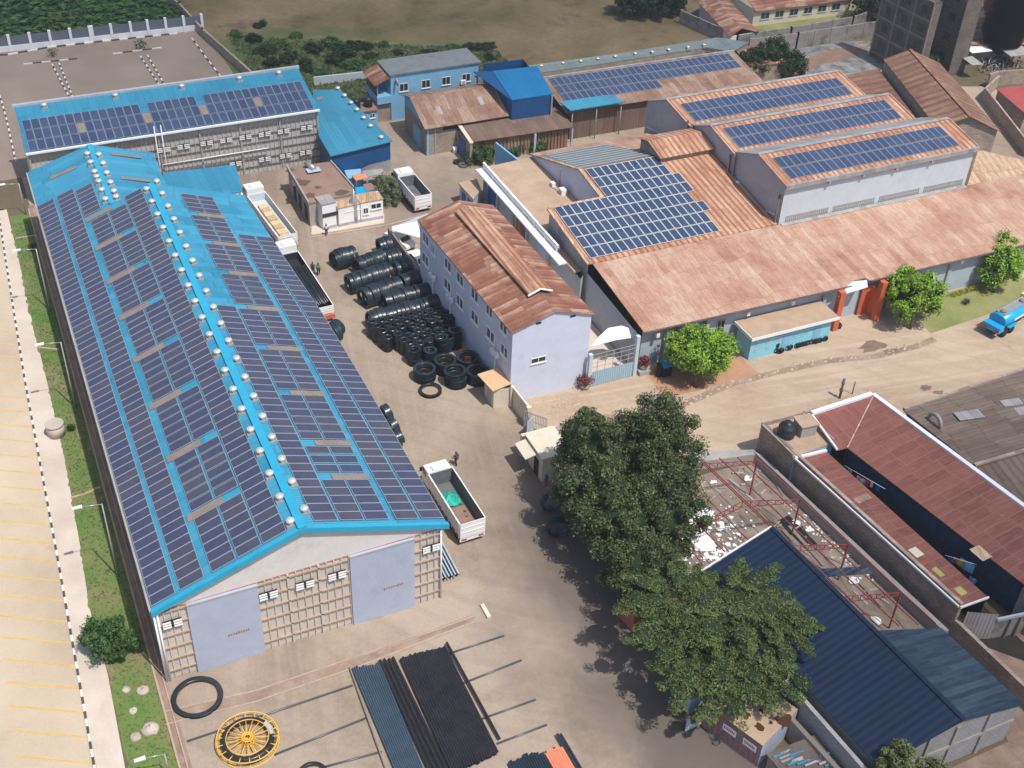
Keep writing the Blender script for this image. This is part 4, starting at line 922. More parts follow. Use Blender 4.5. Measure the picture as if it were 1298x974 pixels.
# ---------------------------------------------------------------- white office block
OF = thing('office_block', 'white lilac two-storey block with patched rusty gable roof and raised ridge vent', 'building', (48, 90, 0))
ox0, ox1, oy0, oy1, oz, orz = 43.75, 52.7, 90.2, 114.2, 9.3, 10.75
ox0b = 42.9
mb = MB()
mb.poly([(ox0, oy0, 0), (ox1, oy0, 0), (ox1, oy0, oz), (48.4, oy0, orz-.1), (ox0, oy0, oz)], 0)
mb.poly([(ox0b, oy1, 0), (ox0, oy0, 0), (ox0, oy0, oz), (ox0b, oy1, oz)], 1)
mb.poly([(ox1, oy0, 0), (ox1-.8, oy1, 0), (ox1-.8, oy1, oz), (ox1, oy0, oz)], 1)
mb.poly([(ox0b, oy1, 0), (ox1-.8, oy1, 0), (ox1-.8, oy1, oz), (47.7, oy1, orz-.1), (ox0b, oy1, oz)][::-1], 1)
mb.build('wall', [G['lilac'], G['lilac']], OF)
mb = MB(); a_, b_, c_ = (ox0-.25, oy0-.25, oz-.06), (48.4, oy0-.25, orz), (47.7, oy1+.2, orz)
mb.slab([a_, b_, c_, (ox0b-.25, oy1+.2, oz-.06)], .08); mb.slab([b_, (ox1+.25, oy0-.25, oz-.06), (ox1-.55, oy1+.2, oz-.06), c_], .08)
mb.build('roof', G['rust_office'], OF)
mb = MB(); mb.slab([(47.0, 93.6, orz+.02), (48.3, 93.6, orz+.5), (47.75, 112.2, orz+.5), (46.4, 112.2, orz+.02)], .07); mb.slab([(48.3, 93.6, orz+.5), (49.6, 93.6, orz+.02), (49.05, 112.2, orz+.02), (47.75, 112.2, orz+.5)], .07)
mb.build('ridge_vent', G['rust_strip'], OF)
mb = MB(); mb.slab([(46.9, 93.4, orz+.02), (48.3, 93.4, orz+.56), (48.3, 93.6, orz+.56), (46.9, 93.6, orz+.02)], .1); mb.slab([(48.3, 93.4, orz+.56), (49.7, 93.4, orz+.02), (49.7, 93.6, orz+.02), (48.3, 93.6, orz+.56)], .1); mb.build('vent_flashing', G['white_clean'], OF)
mb = MB(); mb.box(47.35, 93.7, orz-.6, 49.1, 112, orz+.03); mb.build('vent_shaft', G['dark'], OF)
mb = MB(); mb.beam((ox0-.2, oy0, oz-.12), (ox0b-.2, oy1, oz-.12), .14, .12); mb.build('gutter', G['ledge_d'], OF)
oL = Vector((ox0b-ox0, oy1-oy0, 0)).normalized(); oN = Vector((-oL.y, oL.x, 0))
def offwin(px, py, w=1.35, h=1.45):
    w *= 1.25
    p = atp(px, py, (ox0, oy0, 0), oN); window(OF, p-oL*w/2-Vector((0, 0, h/2)), oL, w, h, out=oN, glass='glass2', frame='white_clean')
for px, py, w in ((540, 303, 1.5), (549, 315.5, .8), (539.5, 329, 1.5), (568, 336, 1.5), (583.5, 354, 1.5), (567.5, 362, 1.5), (602, 374.5, 1.5), (583, 382.5, 1.5), (620.5, 394, 1.3), (602, 402.5, 1.5), (638.5, 415, 1.4), (622, 425, 1.6), (639.5, 445, 1.4)): offwin(px, py, w)
for px, py in ((549, 350), (571, 377), (628, 446)):
    p = atp(px, py, (ox0, oy0, 0), oN)+oN*.35
    mb = MB(); mb.box(p.x-.2, p.y-.3, p.z-.1, p.x+.2, p.y+.3, p.z+.45, 0); mb.box(p.x-.2, p.y-1.3, p.z+.1, p.x+.2, p.y-.7, p.z+.6, 0); mb.cyl((p.x+.1, p.y-.5, 0), (p.x+.1, p.y-.5, p.z), .07, n=6)
    mb.build('air_conditioner', G['white'], OF)
window(OF, (46.0, oy0, 4.5), (1, 0, 0), 1.7, .7, out=(0, -1, 0)); 
for x, z in ((46.3, 9.45), (50.2, 9.35)): MB().box(x, oy0-.05, z, x+.6, oy0-.01, z+.22).build('gable_vent', G['dark'], OF)

# passage gate between office and factory
PG = thing('tall_yard_gate', 'pale blue steel gate between white office block and factory wall, grilled above', 'gate', (56, 89.7, 0))
ga, gb = at(745, 491, 0), at(803, 476, 0)
mb = MB(); d = gb-ga
mb.beam(ga+Vector((0, 0, .95)), gb+Vector((0, 0, .95)), .06, 1.8); 
for k in range(22):
    p = ga+d*k/21; mb.beam(p+Vector((0, -.05, 0)), p+Vector((0, -.05, 1.9)), .05, .04)
mb.build('gate_leaf', G['gate'], PG)
mb = MB()
for k in range(7):
    p = ga+d*k/6; mb.beam(p+Vector((0, 0, 1.9)), p+Vector((0, 0, 4.2)), .05, .05)
for z in (1.9, 2.5, 3.1, 3.7, 4.2): mb.beam(ga+Vector((0, 0, z)), gb+Vector((0, 0, z)), .04, .05)
mb.build('grille', G['pframe'], PG)
for p in (ga, gb): MB().box(p.x-.2, p.y-.2, 0, p.x+.2, p.y+.2, 5.3 if p is gb else 4.4).build('gate_post', G['lightgrey'], PG)
tag(MB().slab([at(750, 439, 3.4), at(780, 431, 3.4), at(808, 427, 3.8), at(806, 419, 4.2), at(788, 413, 4.4), at(771, 416, 4.2), at(758, 428, 3.8)], .08).build('white_shade_sheet', G['sacking'], origin=at(775, 420, 0)), 'crumpled white sheet strung over the passage behind the pale blue gate', 'sheet')

# turquoise kiosk
KI = thing('turquoise_kiosk', 'turquoise kiosk with tan flat roof, white fascia and two blue doors by the road', 'kiosk', (77, 87.4, 0))
kx0, kx1, ky0, ky1, kz = 71.7, 82.5, 87.4, 90.2, 3.1
mb = MB(); walls(mb, [(kx0, ky0), (kx1, ky0), (kx1, ky1), (kx0, ky1)], [kz]*4); mb.build('wall', G['turq'], KI)
MB().box(kx0-.35, ky0-.5, kz, kx1+.5, ky1+.3, kz+.28).build('roof', G['tanflat'], KI)
mb = MB(); mb.box(kx0-.42, ky0-.56, kz-.06, kx1+.57, ky0-.505, kz+.32); mb.box(kx0-.42, ky0-.505, kz-.06, kx0-.355, ky1+.3, kz+.32); mb.build('fascia', G['white_clean'], KI)
for x in (76.0, 80.2): MB().box(x, ky0-.05, .05, x+.95, ky0-.01, 2.2).build('door', G['skyblue'], KI)
mb = MB(); 
for x, z, w, h in ((72.4, 1.7, .45, .5), (72.3, .8, .45, .5), (73.7, 1.7, .5, .5), (73.9, .8, .5, .45), (75.2, 1.7, .5, .6)): mb.box(x, ky0-.03, z, x+w, ky0-.008, z+h)
mb.build('painted_notice', G['doorgrey'], KI)
MB().box(75.25, ky0-.03, .75, 75.7, ky0-.008, 1.3).build('black_notice', G['cl_black'], KI)
mb = MB()
for r in range(3):
    for k in range(16-r*3): mb.box(77.25+k*.17, ky0-.02, 2.0-r*.3, 77.36+k*.17, ky0-.006, 2.14-r*.3)
mb.build('faded_lettering', G['skyblue'], KI)

# boundary hut, yard wall and gatehouse
HT = thing('guard_hut', 'small cream guard hut with slanted plywood coloured roof beside the pipe coils', 'hut', (42.7, 90, 0))
mb = MB(); walls(mb, [(41.8, 90.0), (43.7, 89.7), (43.7, 92.2), (41.8, 92.4)], [2.5, 2.5, 2.7, 2.7]); mb.build('wall', G['cream'], HT)
MB().slab([at(624.5, 496, 2.7), at(649, 486, 2.7), at(632, 466, 2.95), at(605, 474.5, 2.95)], .1).build('roof', plain('peach_roof_board', (.58, .38, .22), .8, var=.08), HT)
MB().box(41.72, 90.6, .05, 41.79, 91.4, 2.0).build('door', G['greywall'], HT); MB().box(43.5, 89.5, 0, 43.7, 89.66, 2.7).build('corner_post', G['cream'], HT)
YW = MB(); YW.slab([(43.75, 90.1, 2.5), (43.95, 90.1, 2.5), (44.15, 86.0, 2.5), (43.9, 86.0, 2.5)][::-1], 2.5)
YW.box(43.7, 85.8, 0, 44.2, 86.2, 2.6)
tag(YW.build('yard_wall', G['cream'], origin=(44, 88, 0)), 'cream boundary wall running from the corner of the white office block to the spiked gate', 'wall')
def bargate(name, a, b, h, label, mat='greywall', n=20):
    a, b = Vector(a), Vector(b); g_ = thing(name, label, 'gate', (a.x, a.y, 0)); mb = MB(); d = b-a
    for k in range(n+1):
        p = a+d*k/n; mb.beam(p, p+Vector((0, 0, h)), .05, .05)
    for z in (.3, h*.5, h-.2): mb.beam(a+Vector((0, 0, z)), b+Vector((0, 0, z)), .05, .07)
    mb.build('bars', G[mat], g_); return g_
bargate('barred_gate', at(664, 542, 0), at(692, 552, 0), 2.3, 'dark grey barred gate panel standing open beside the cream wall end', n=14)
PGm = bargate('barred_gate', at(704, 562, 0), at(722, 552, 0), 2.2, 'dark barred gate leaf half hidden by the glossy big tree, near the gatehouse', n=10)
p, q = at(667, 556, 0), at(676, 548, 0); tag(MB().beam((p.x, p.y, 1.1), (q.x, q.y, 1.1), .06, 2.1).build('sheet_gate_leaf', G['bluegrey'], origin=(p.x, p.y, 0)), 'blue grey sheet metal gate leaf ajar between cream wall and gatehouse', 'gate')
GH = thing('gatehouse', 'cream gatehouse with small roof canopy under the left edge of the big tree', 'hut', (42.5, 78.5, 0))
mb = MB(); walls(mb, [(41.6, 77.8), (44.4, 77.6), (44.4, 81), (41.6, 81)], [3.1]*4); mb.build('wall', G['cream'], GH)
MB().box(41.4, 77.5, 3.1, 44.6, 81.6, 3.25).build('roof', G['cream'], GH)
MB().slab([(40.2, 78.8, 2.6), (41.6, 78.8, 2.9), (41.6, 81.3, 2.9), (40.2, 81.3, 2.6)], .1).build('side_canopy', G['cream'], GH)
MB().box(41.52, 78.6, .05, 41.58, 79.5, 2.1).build('door', G['dark'], GH)
MB().box(41.3, 81.9, 0, 44.8, 82.3, 2.7).build('rear_wall', G['cream'], GH)

# ================================================================== lower right plots
NV = thing('navy_roof_workshop', 'workshop with ribbed navy blue gable roof, half covered by the feathery tree', 'workshop', (55, 45, 0))
r0, r1 = Vector((54.45, 58.9, 6.3)), Vector((56.35, 36.3, 6.3))
l0, l1 = at(895, 722, 4.2), at(1112, 968, 4.2)
l0 = Vector((47.35, 58.3, 4.2)); l1 = Vector((49.15, 36.4, 4.2))
s0, s1 = Vector((62.15, 45.1, 4.6)), Vector((62.95, 36.5, 4.6)); rm = r0+(r1-r0)*((58.9-46.0)/22.6)
MB().slab([l0, l1, r1, r0], .08).build('roof', G['navy'], NV)
MB().slab([rm-Vector((0, 0, .06)), r1-Vector((0, 0, .06)), s1, s0], .08).build('rear_roof', G['navy2'], NV)
MB().beam(r0+Vector((0, 0, .05)), r1+Vector((0, 0, .05)), .4, .06).build('ridge_cap', G['navy'], NV)
MB().beam(l0+(r0-l0)*.0+Vector((0, .1, .04)), r0+Vector((0, .1, .04)), .12, .12).build('verge_strip', G['white_clean'], NV)
mb = MB(); mb.poly([(l1.x+.3, 36.7, 0), (s1.x-.2, 36.7, 0), (s1.x-.2, 36.7, 4.5), (r1.x, 36.7, 6.15), (l1.x+.3, 36.7, 4.1)], 0)
mb.poly([(l0.x+.3, 58.2, 0), (l1.x+.3, 36.7, 0), (l1.x+.3, 36.7, 4.05), (l0.x+.3, 58.2, 4.05)], 0)
for x in (51.3, 53.8, 56.4, 59.6): mb.box(x, 36.55, 0, x+.35, 36.69, 5.0, 1)
mb.box(l1.x+.3, 36.56, 2.4, s1.x-.2, 36.685, 2.75, 1); mb.build('wall', [G['stone_grey'], G['concrete']], NV)
mb = MB(); mb.slab([(l0.x-.55, 58, 3.6), (l0.x-.2, 58, 3.6), (l1.x-.2, 34, 3.6), (l1.x-.55, 34, 3.6)][::-1], 3.6, 0)
tag(mb.build('side_wall', [G['stone_grey']], origin=(l1.x-.4, 45, 0)), 'long grey block wall hugging the left eave of the navy roof', 'wall')
mb = MB(); mb.slab([(l0.x-1.3, 50, 2.2), (l0.x-.9, 50, 2.2), (l1.x-.9, 34, 2.2), (l1.x-1.3, 34, 2.2)][::-1], 2.2, 0)
tag(mb.build('side_wall', [G['stone']], origin=(l1.x-1.2, 42, 0)), 'lower brown stone wall between the tan container roof and the grey block wall', 'wall')
# unfinished yard with red trusses
flat('workshop_floor', [(47, 73.2), (63.6, 72.6), (66, 45), (63, 44), (47.5, 44)], .014, groundmat('cement_floor', [(.17, .14, .11), (.25, .205, .165), (.33, .28, .23)], .3, 4, spots=(.09, .075, .065), sp_at=.54, tracks=((.14, .115, .095), RD(5), .7)))
YWL = MB(); YWL.slab([at(955, 572, 1.3), at(962, 577, 1.3)+Vector((.25, 0, 0)), at(1200, 800, 1.3)+Vector((.25, 0, 0)), at(1196, 800, 1.3)], 1.3, 0)
YWL.slab([at(870, 572, 1.2), at(958, 570, 1.2), at(958, 576, 1.2), at(870, 588, 1.2)][::-1], 1.2, 0)
tag(YWL.build('low_block_wall', G['concrete'], origin=at(962, 577, 0)), 'low grey capped wall around the unfinished yard with red trusses', 'wall')
TF = thing('truss_frame', 'unfinished roof frame of thin red steel trusses and purlins over the littered yard', 'roof frame', (54, 63, 0))
def truss(lft, apx, rgt, n=7):
    mb = MB(); w = .06
    for a, b in ((lft, apx), (apx, rgt)):
        if a is None or b is None: continue
        lo = Vector((0, 0, -.75)); a2 = a+Vector((0, 0, -.35)) if a is not apx else a+lo; b2 = b+lo if b is apx else b+Vector((0, 0, -.35))
        mb.beam(a, b, w, w); mb.beam(a2, b2, w, w)
        for k in range(n):
            p, q = a+(b-a)*k/n, a2+(b2-a2)*(k+1)/n; mb.beam(p, q, .05, .05); mb.beam(q, a+(b-a)*(k+1)/n, .05, .05)
    return mb.build('truss', G['redsteel'], TF)
tpts = []
for ap, lf, rt in (((53.3, 68.6), (46.6, 68.3), (59.6, 68.5)), ((54.1, 62.9), (48.0, 62.9), (60.3, 62.4)), ((55.1, 56.5), None, (60.9, 56.0)), ((55.7, 50.0), None, (61.6, 49.6))):
    a_ = Vector((ap[0], ap[1], 6.1)); l_ = Vector((lf[0], lf[1], 4.2)) if lf else None; r_ = Vector((rt[0], rt[1], 4.5)); truss(l_, a_, r_)
    mb = MB(); mb.beam((r_.x, r_.y, 0), (r_.x, r_.y, 4.4), .12, .12); mb.build('post', G['redsteel'], TF)
    if l_: mb = MB(); mb.beam((l_.x, l_.y, 0), (l_.x, l_.y, 4.1), .12, .12); mb.build('post', G['redsteel'], TF)
for f in (0, .33, .66, .97):
    a = Vector((53.3, 69.2, 6.2)).lerp(Vector((46.9, 69.0, 4.3)), f); b = Vector((54.5, 59.0, 6.2)).lerp(Vector((47.6, 59, 4.3)), f); MB().beam(a, b, .075, .09).build('purlin', G['redsteel'], TF)
for f in (.04, .36, .68, .98):
    a = Vector((53.3, 69.2, 6.2)).lerp(Vector((59.7, 69.0, 4.6)), f); b = Vector((56.0, 46.2, 6.2)).lerp(Vector((62.1, 45.6, 4.6)), f); MB().beam(a, b, .075, .09).build('purlin', G['redsteel'], TF)
# litter in the yard
random.seed(11)
for px, py, r, lab in ((885, 655, 1.7, 'largest white plastic sheet spread on the yard floor beside the glossy tree'), (893, 690, 1.2, 'white plastic sheet lying just behind the verge of the navy roof'), (875, 640, .8, 'small white plastic sheet tucked under the glossy tree edge'),
                       (905, 612, .35, 'small white scrap alone on the bare yard floor'), (1010, 663, .5, 'white scrap beside the black mat under the trusses'), (1026, 672, .4, 'second white scrap by the low capped wall'), (948, 607, .45, 'pale rag near the far truss of the yard'),
                       (1112, 788, .6, 'white sheet caught at the edge of the navy rear roof'), (1082, 737, .5, 'white sheet on the truss yard floor between two trusses')):
    p = at(px, py, .05); mb = MB(); pts = blob(0, 0, r, 11)
    c = mb.v((p.x, p.y, .05+.12*r)); ring = [mb.v((p.x+q[0], p.y+q[1], .03+random.uniform(0, .16))) for q in pts]
    for i in range(len(ring)): mb.f([c, ring[i], ring[(i+1) % len(ring)]])
    tag(mb.build('plastic_sheet', G['sacking'], origin=(p.x, p.y, 0)), lab, 'litter')
mb = MB()
for i in range(300):
    p = at(random.gauss(898, 22), random.gauss(690, 26), .03); r = random.choice((random.uniform(.04, .14), random.uniform(.1, .38)))
    pts = blob(p.x, p.y, r, 6, .03+random.uniform(0, .12)); mb.poly(pts)
for i in range(110):
    t = random.random(); p = at(1000+t*110+random.gauss(0, 5), 640+t*100+random.gauss(0, 6), .03); mb.poly(blob(p.x, p.y, random.uniform(.05, .16), 6, .05))
tag(mb.build('litter', G['sacking']), None, None, None, 'stuff')
mb = MB(); random.seed(44)
for i in range(190):
    x = random.uniform(49, 63.5); y = random.uniform(46, 72); t = RD(95)+random.choice((0, 1.57))+random.gauss(0, .25); L_ = random.uniform(.3, 1.9); dx, dy = math.cos(t)*L_/2, math.sin(t)*L_/2
    mb.beam((x-dx, y-dy, .05), (x+dx, y+dy, .06+random.random()*.1), random.uniform(.06, .22), .05, random.choice((0, 0, 1, 2)))
tag(mb.build('debris', [G['timber'], G['ledge'], G['concrete']]), None, None, None, 'stuff')
a, b, c, d = at(986, 660, .1), at(1000, 653, .1), at(1036, 690, .1), at(1021, 695, .1)
tag(MB().slab([a, d, c, b], .06).build('black_mat', G['matblack'], origin=a), 'long black mat lying on the yard floor under the red trusses', 'mat')
for k, (p, q) in enumerate(((at(992, 672, 0), at(1034, 724, 0)), (at(1000, 668, 0), at(1044, 718, 0)), (at(1085, 735, 0), at(1118, 770, 0)))):
    tag(MB().beam((p.x, p.y, .1), (q.x, q.y, .1), .35, .12).build('timber_plank', G['timber'], origin=p), ('left long grey plank beside the black mat', 'right long grey plank next to the black mat', 'grey plank on the yard floor near the navy rear roof')[k], 'plank')
mb = MB(); mb.slab([at(1022, 722, 4.3), at(1038, 732, 4.3), at(1104, 727, 4.5), at(1100, 718, 4.6)], .05); tag(mb.build('loose_navy_sheet', G['navy2'], origin=at(1040, 730, 0)), 'loose navy roofing sheet laid across the trusses above the navy rear roof', 'roofing sheet')

# red roofed courtyard compound
CP = thing('courtyard_compound', 'stone walled row of rooms with faded red roofs around a dark narrow courtyard', 'building', (70, 60, 0))
wa, wb = Vector((63.6, 73.6)), Vector((66.5, 34))
mb = MB()
mb.slab([(wa.x, wa.y, 4.0), (wa.x+.35, wa.y, 4.0), (66.35, 47, 3.9), (66.0, 47, 3.9)][::-1], 3.95, 0)
mb.slab([(wa.x, wa.y, 4.0), (wa.x, wa.y-.3, 4.0), (76.4, 72.7, 4.7), (76.4, 73.0, 4.7)], 4.0, 0)
mb.build('stone_wall', G['stone_dark'], CP)
WW = MB(); WW.slab([(66.0, 46.97, 1.9), (66.35, 46.97, 1.9), (67.4, 30, 1.9), (67.05, 30, 1.9)][::-1], 1.9, 0)
tag(WW.build('stone_wall', G['stone_dark'], origin=(66.3, 45, 0)), 'low dark stone wall with rusty brown coping running down beside the navy rear roof', 'wall')
T4 = [at(967, 541, 3.9), at(1006, 579, 3.9), at(1056, 561, 3.9), at(1017, 528, 3.9)]
MB().slab(T4, .2).build('terrace', G['terr'], CP)
mb = MB(); mb.beam((T4[0]+Vector((-.1, .1, .2))), (T4[3]+Vector((0, .1, .2))), .18, .5); mb.beam(T4[0]+Vector((-.1, 0, .15)), T4[1]+Vector((-.1, 0, .15)), .18, .35); mb.beam(T4[3]+Vector((0, 0, .2)), T4[2]+Vector((0, 0, .2)), .15, .5); mb.build('terrace_parapet', G['stone'], CP)
mb = MB(); p, q = T4[1], T4[2]; mb.poly([(p.x, p.y-.02, 0), (q.x, q.y-.02, 0), (q.x, q.y-.02, 3.7), (p.x, p.y-.02, 3.7)]); mb.build('blue_wall', G['skyblue'], CP)
LR = [at(1009, 583, 3.7), at(1216, 770, 3.7), at(1252, 757, 3.3), at(1048, 573, 3.3)]
MB().slab(LR, .08).build('low_red_roof', G['redroof'], CP)
mb = MB(); mb.beam(LR[0]+Vector((-.1, .1, .1)), LR[1]+Vector((-.1, 0, .1)), .14, .2); mb.beam(LR[0]+Vector((0, .15, .1)), LR[3]+Vector((0, .1, .1)), .3, .2); mb.beam(LR[1]+Vector((0, -.1, .05)), LR[2]+Vector((0, -.1, .05)), .12, .2); mb.build('white_coping', G['white'], CP)
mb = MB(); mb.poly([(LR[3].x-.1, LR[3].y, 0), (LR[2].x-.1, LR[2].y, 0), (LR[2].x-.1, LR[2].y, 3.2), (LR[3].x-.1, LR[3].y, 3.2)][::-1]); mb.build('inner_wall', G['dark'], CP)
HR = [at(1106, 501, 5.0), at(1074, 567, 4.0), at(1310, 752, 4.0), at(1420, 738, 5.0)]
f = lambda px, py: at(px, py, 5.0)
o0 = at(1106, 502, 5.0); o1 = at(1298, 645, 5.0); o2 = o0+(o1-o0)*1.35
i0 = at(1074, 568, 4.1); i1 = at(1298, 741, 4.1); i2 = i0+(i1-i0)*1.25
MB().slab([i0, i2, o2, o0], .08).build('main_red_roof', G['redroof'], CP)
h0 = at(1030, 527, 4.6); h1 = at(1062, 571, 4.1)
m_red2 = sheet('red_roof_sheet_hip', [(.16, .048, .038), (.195, .06, .046), (.23, .078, .06)], 'y', ang=RD(5), w=1.1, l=3.0, rib=.3, ribd=.12, rough=.7, streak=(.30, .15, .12), sk=.4, edge=.7, edgecol=(.36, .2, .17), rw=.4)
MB().slab([h0, h1, i0, o0], .08).build('hip_red_roof', m_red2, CP)
mb = MB(); mb.beam(o0+Vector((.1, .1, .08)), o2+Vector((.15, 0, .08)), .45, .3); mb.beam(h0+Vector((0, .2, .15)), o0+Vector((0, .2, .1)), .45, .3); mb.beam(h0+Vector((-.1, 0, .1)), h1+Vector((-.1, 0, .1)), .2, .2); mb.build('parapet', G['white'], CP)
mb = MB(); mb.beam(o0+Vector((0, -.1, .06)), i0+Vector((0, 0, .06)), .12, .06); mb.build('hip_cap', G['rust_ylw'], CP)
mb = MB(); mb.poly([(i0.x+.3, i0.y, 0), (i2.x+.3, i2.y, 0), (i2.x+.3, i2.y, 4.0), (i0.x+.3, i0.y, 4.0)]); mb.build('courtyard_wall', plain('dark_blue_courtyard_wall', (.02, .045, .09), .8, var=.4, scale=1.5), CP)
mb = MB(); mb.poly([(o0.x, o0.y, 0), (o0.x, o0.y, 4.9), (o2.x, o2.y, 4.9), (o2.x, o2.y, 0)]); mb.poly([(i0.x, i0.y, 3.9), (i0.x, i0.y, 0), (o0.x, o0.y, 0), (o0.x, o0.y, 4.9)]); mb.build('outer_wall', G['stone'], CP)
def patch(px, py, z, w, l, m, nm, dz=.03, ang=5):
    p = at(px, py, z); mb = zmb(RD(ang), (p.x, p.y, z+dz)); mb.box(-w/2, -l/2, 0, w/2, l/2, .02); return mb.build(nm, G[m], CP)
patch(1158, 702, 3.52, 1.5, 1.1, 'cream', 'roof_patch'); patch(1184, 728, 3.5, 1.5, 1.1, 'cl_olive', 'roof_patch'); patch(1213, 752, 3.5, 1.6, .9, 'cl_olive', 'roof_patch'); patch(1243, 702, 4.25, 1.2, 1.6, 'rust_ylw', 'roof_patch', .06); patch(1092, 633, 3.5, 2.0, .8, 'rust_brown', 'roof_patch')
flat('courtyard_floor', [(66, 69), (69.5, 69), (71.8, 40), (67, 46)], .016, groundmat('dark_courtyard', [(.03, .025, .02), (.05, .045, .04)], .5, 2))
# end walls at the lower right corner
EW = thing('ruined_end_wall', 'weathered end wall with patched corrugated sheet below the low red roof', 'wall', at(1240, 790, 0))
a, b, c = Vector((66.4, 46.4, 0)), Vector((68.9, 45.3, 0)), Vector((72.6, 44.6, 0))
mb = MB(); mb.poly([a, b, b+Vector((0, 0, 3.1)), a+Vector((0, 0, 3.4))], 1); mb.poly([b, c, c+Vector((0, 0, 2.6)), b+Vector((0, 0, 2.4))], 0); mb.build('wall', [G['dirty_concrete'], G['greysheet']], EW)
mb = MB(); mb.beam(b+Vector((0, -.05, 2.5)), c+Vector((0, -.05, 2.7)), .2, .3); mb.build('coping', G['bluegrey'], EW)
mb = MB()
for t in (.35, .6, .85): p = b+(c-b)*t; mb.beam(p+Vector((0, -.15, 0)), p+Vector((.1, -.1, 2.3)), .22, .12)
mb.build('post', G['timber'], EW)
SW = thing('stained_wall_house', 'tall pale house wall with brown rain stains at the right edge below the red roof', 'building', (73.5, 44, 0))
mb = MB(); mb.poly([(72.4, 46.5, 0), (73.6, 30, 0), (73.6, 30, 3.9), (72.4, 46.5, 3.9)][::-1]); mb.poly([(72.4, 46.5, 0), (72.4, 46.5, 3.9), (80, 46.5, 3.9), (80, 46.5, 0)])
mb.build('wall', plain('stained_pale_render', (.42, .40, .37), .9, var=.12, stain=(.22, .11, .06), sat=.5), SW)
# black tank and box on the stone terrace, posts, laundry
p = at(996, 552, 3.9); mb = MB(); mb.lathe((p.x, p.y, 3.9), [(.85, 0), (.88, .5), (.82, .55), (.88, 1.1), (.8, 1.25), (.45, 1.5), (.42, 1.65), (0, 1.68)], 18)
tag(mb.build('water_tank', G['tankblk'], origin=(p.x, p.y, 3.9)), 'squat black water tank on the stone terrace next to a concrete box', 'water tank')
p = at(1019, 548, 3.9); mb = zmb(RD(-5), (p.x, p.y, 3.9)); mb.box(-.85, -.75, 0, .85, .85, 1.35, 0); mb.box(-.98, -.88, 1.35, .98, .98, 1.47, 1)
tag(mb.build('concrete_tank', [G['concrete'], G['tanflat']], origin=(p.x, p.y, 3.9)), 'square concrete tank with a tan lid beside the squat black water tank', 'tank')
def laundry(px, py, z, m, w, h, lab, ang=-70):
    w *= 1.3; h *= 1.15; p = at(px, py, z); mb = zmb(RD(ang), (p.x, p.y, z)); n = 5
    for i in range(n):
        x0_, x1_ = -w/2+w*i/n, -w/2+w*(i+1)/n; y0_, y1_ = .04*math.sin(i*2), .04*math.sin((i+1)*2); mb.poly([(x0_, y0_, 0), (x1_, y1_, 0), (x1_, y1_+.03, -h), (x0_, y0_+.03, -h)])
    tag(mb.build('laundry', G[m], origin=(p.x, p.y, z)), lab, 'laundry')
for args in ((1092, 606, 3.3, 'cl_white', .75, .8, 'white cloth at the left end of the upper washing line in the dark courtyard'), (1100, 609, 3.3, 'cl_red', .5, .7, 'red cloth on the upper washing line'), (1105, 611, 3.3, 'cl_white', .35, .6, 'small white cloth between the red and dark blue washing'),
             (1114, 615, 3.3, 'cl_blue', .4, .7, 'blue cloth at the right end of the upper washing line'), (1078, 595, 3.3, 'cl_olive', .4, .6, 'olive garment hanging by itself near the blue terrace wall'),
             (1207, 708, 3.4, 'cl_blue', .5, .5, 'dark blue garment beside the yellow towel'), (1216, 710, 3.4, 'cl_yellow', .8, .5, 'yellow towel on the lower washing line'), (1227, 712, 3.4, 'cl_lblue', 1.1, .95, 'large light blue patterned cloth on the lower washing line'), (1234, 733, 3.0, 'cl_lblue', .5, .6, 'pale blue rag hanging below the light blue patterned cloth')): laundry(*args)
for k, (pa_, pb_) in enumerate(((at(1070, 590, 3.35), at(1122, 620, 3.35)), (at(1198, 704, 3.45), at(1238, 716, 3.45)))):
    tag(MB().cyl(pa_, pb_, .02, n=5).build('washing_line', G['white'], origin=pa_), ('upper' if k == 0 else 'lower')+' washing line stretched across the dark courtyard', 'washing line')

# brown corrugated roofs at the right edge
CB = thing('brown_corrugated_building', 'wide low building with coarse brown corrugated roof and pale sheet patches at the right edge', 'building', (88, 66, 0))
B4 = [at(1146, 521, 4.2), at(1234, 590, 4.2), at(1400, 541, 4.8), at(1400, 436, 4.8)]
MB().slab(B4, .12).build('roof', G['browncorr'], CB)
C5 = [at(1234, 592, 4.0), at(1330, 665, 4.0), at(1480, 620, 4.6), at(1400, 543, 4.6)]
MB().slab(C5, .12).build('lower_roof', sheet('brown_corrugated_sheet_b', [(.11, .08, .06), (.15, .11, .085), (.18, .135, .11)], 'y', ang=RD(-12), w=.8, l=3.5, rib=.8, ribd=1.0, rough=.85, streak=(.1, .06, .045), sk=.5, edge=.6), CB)
mb = MB(); cen = sum(B4, Vector())/4; Wp = [cen+(p-cen)*.97 for p in B4]; walls(mb, [(p.x, p.y) for p in Wp], [4.0]*4); mb.build('wall', G['stone_dark'], CB)
mb = MB(); mb.beam(B4[0]+Vector((0, .1, .1)), B4[3]+Vector((0, .1, .1)), .3, .3); mb.beam(B4[1]+Vector((0, -.1, .1)), B4[2]+Vector((0, -.1, .1)), .35, .25); mb.build('coping', G['stone'], CB)
for px, py, w, l in ((1228, 527, 1.3, 2.8), (1282, 511, 1.0, 2.2), (1296, 522, 1.2, 1.4)):
    p = at(px, py, 4.45); mb = zmb(RD(80), (p.x, p.y, 4.52)); mb.box(-w/2, -l/2, 0, w/2, l/2, .04); mb.build('roof_patch', G['greysheet'], CB)
p = at(1186, 536, 4.3); mb = MB(); mb.lathe((p.x-.15, p.y, 4.4), [(1.0, -.15), (1.0, .15), (.72, .15), (.72, -.15)], 20, 0, closed=True, axis='x')
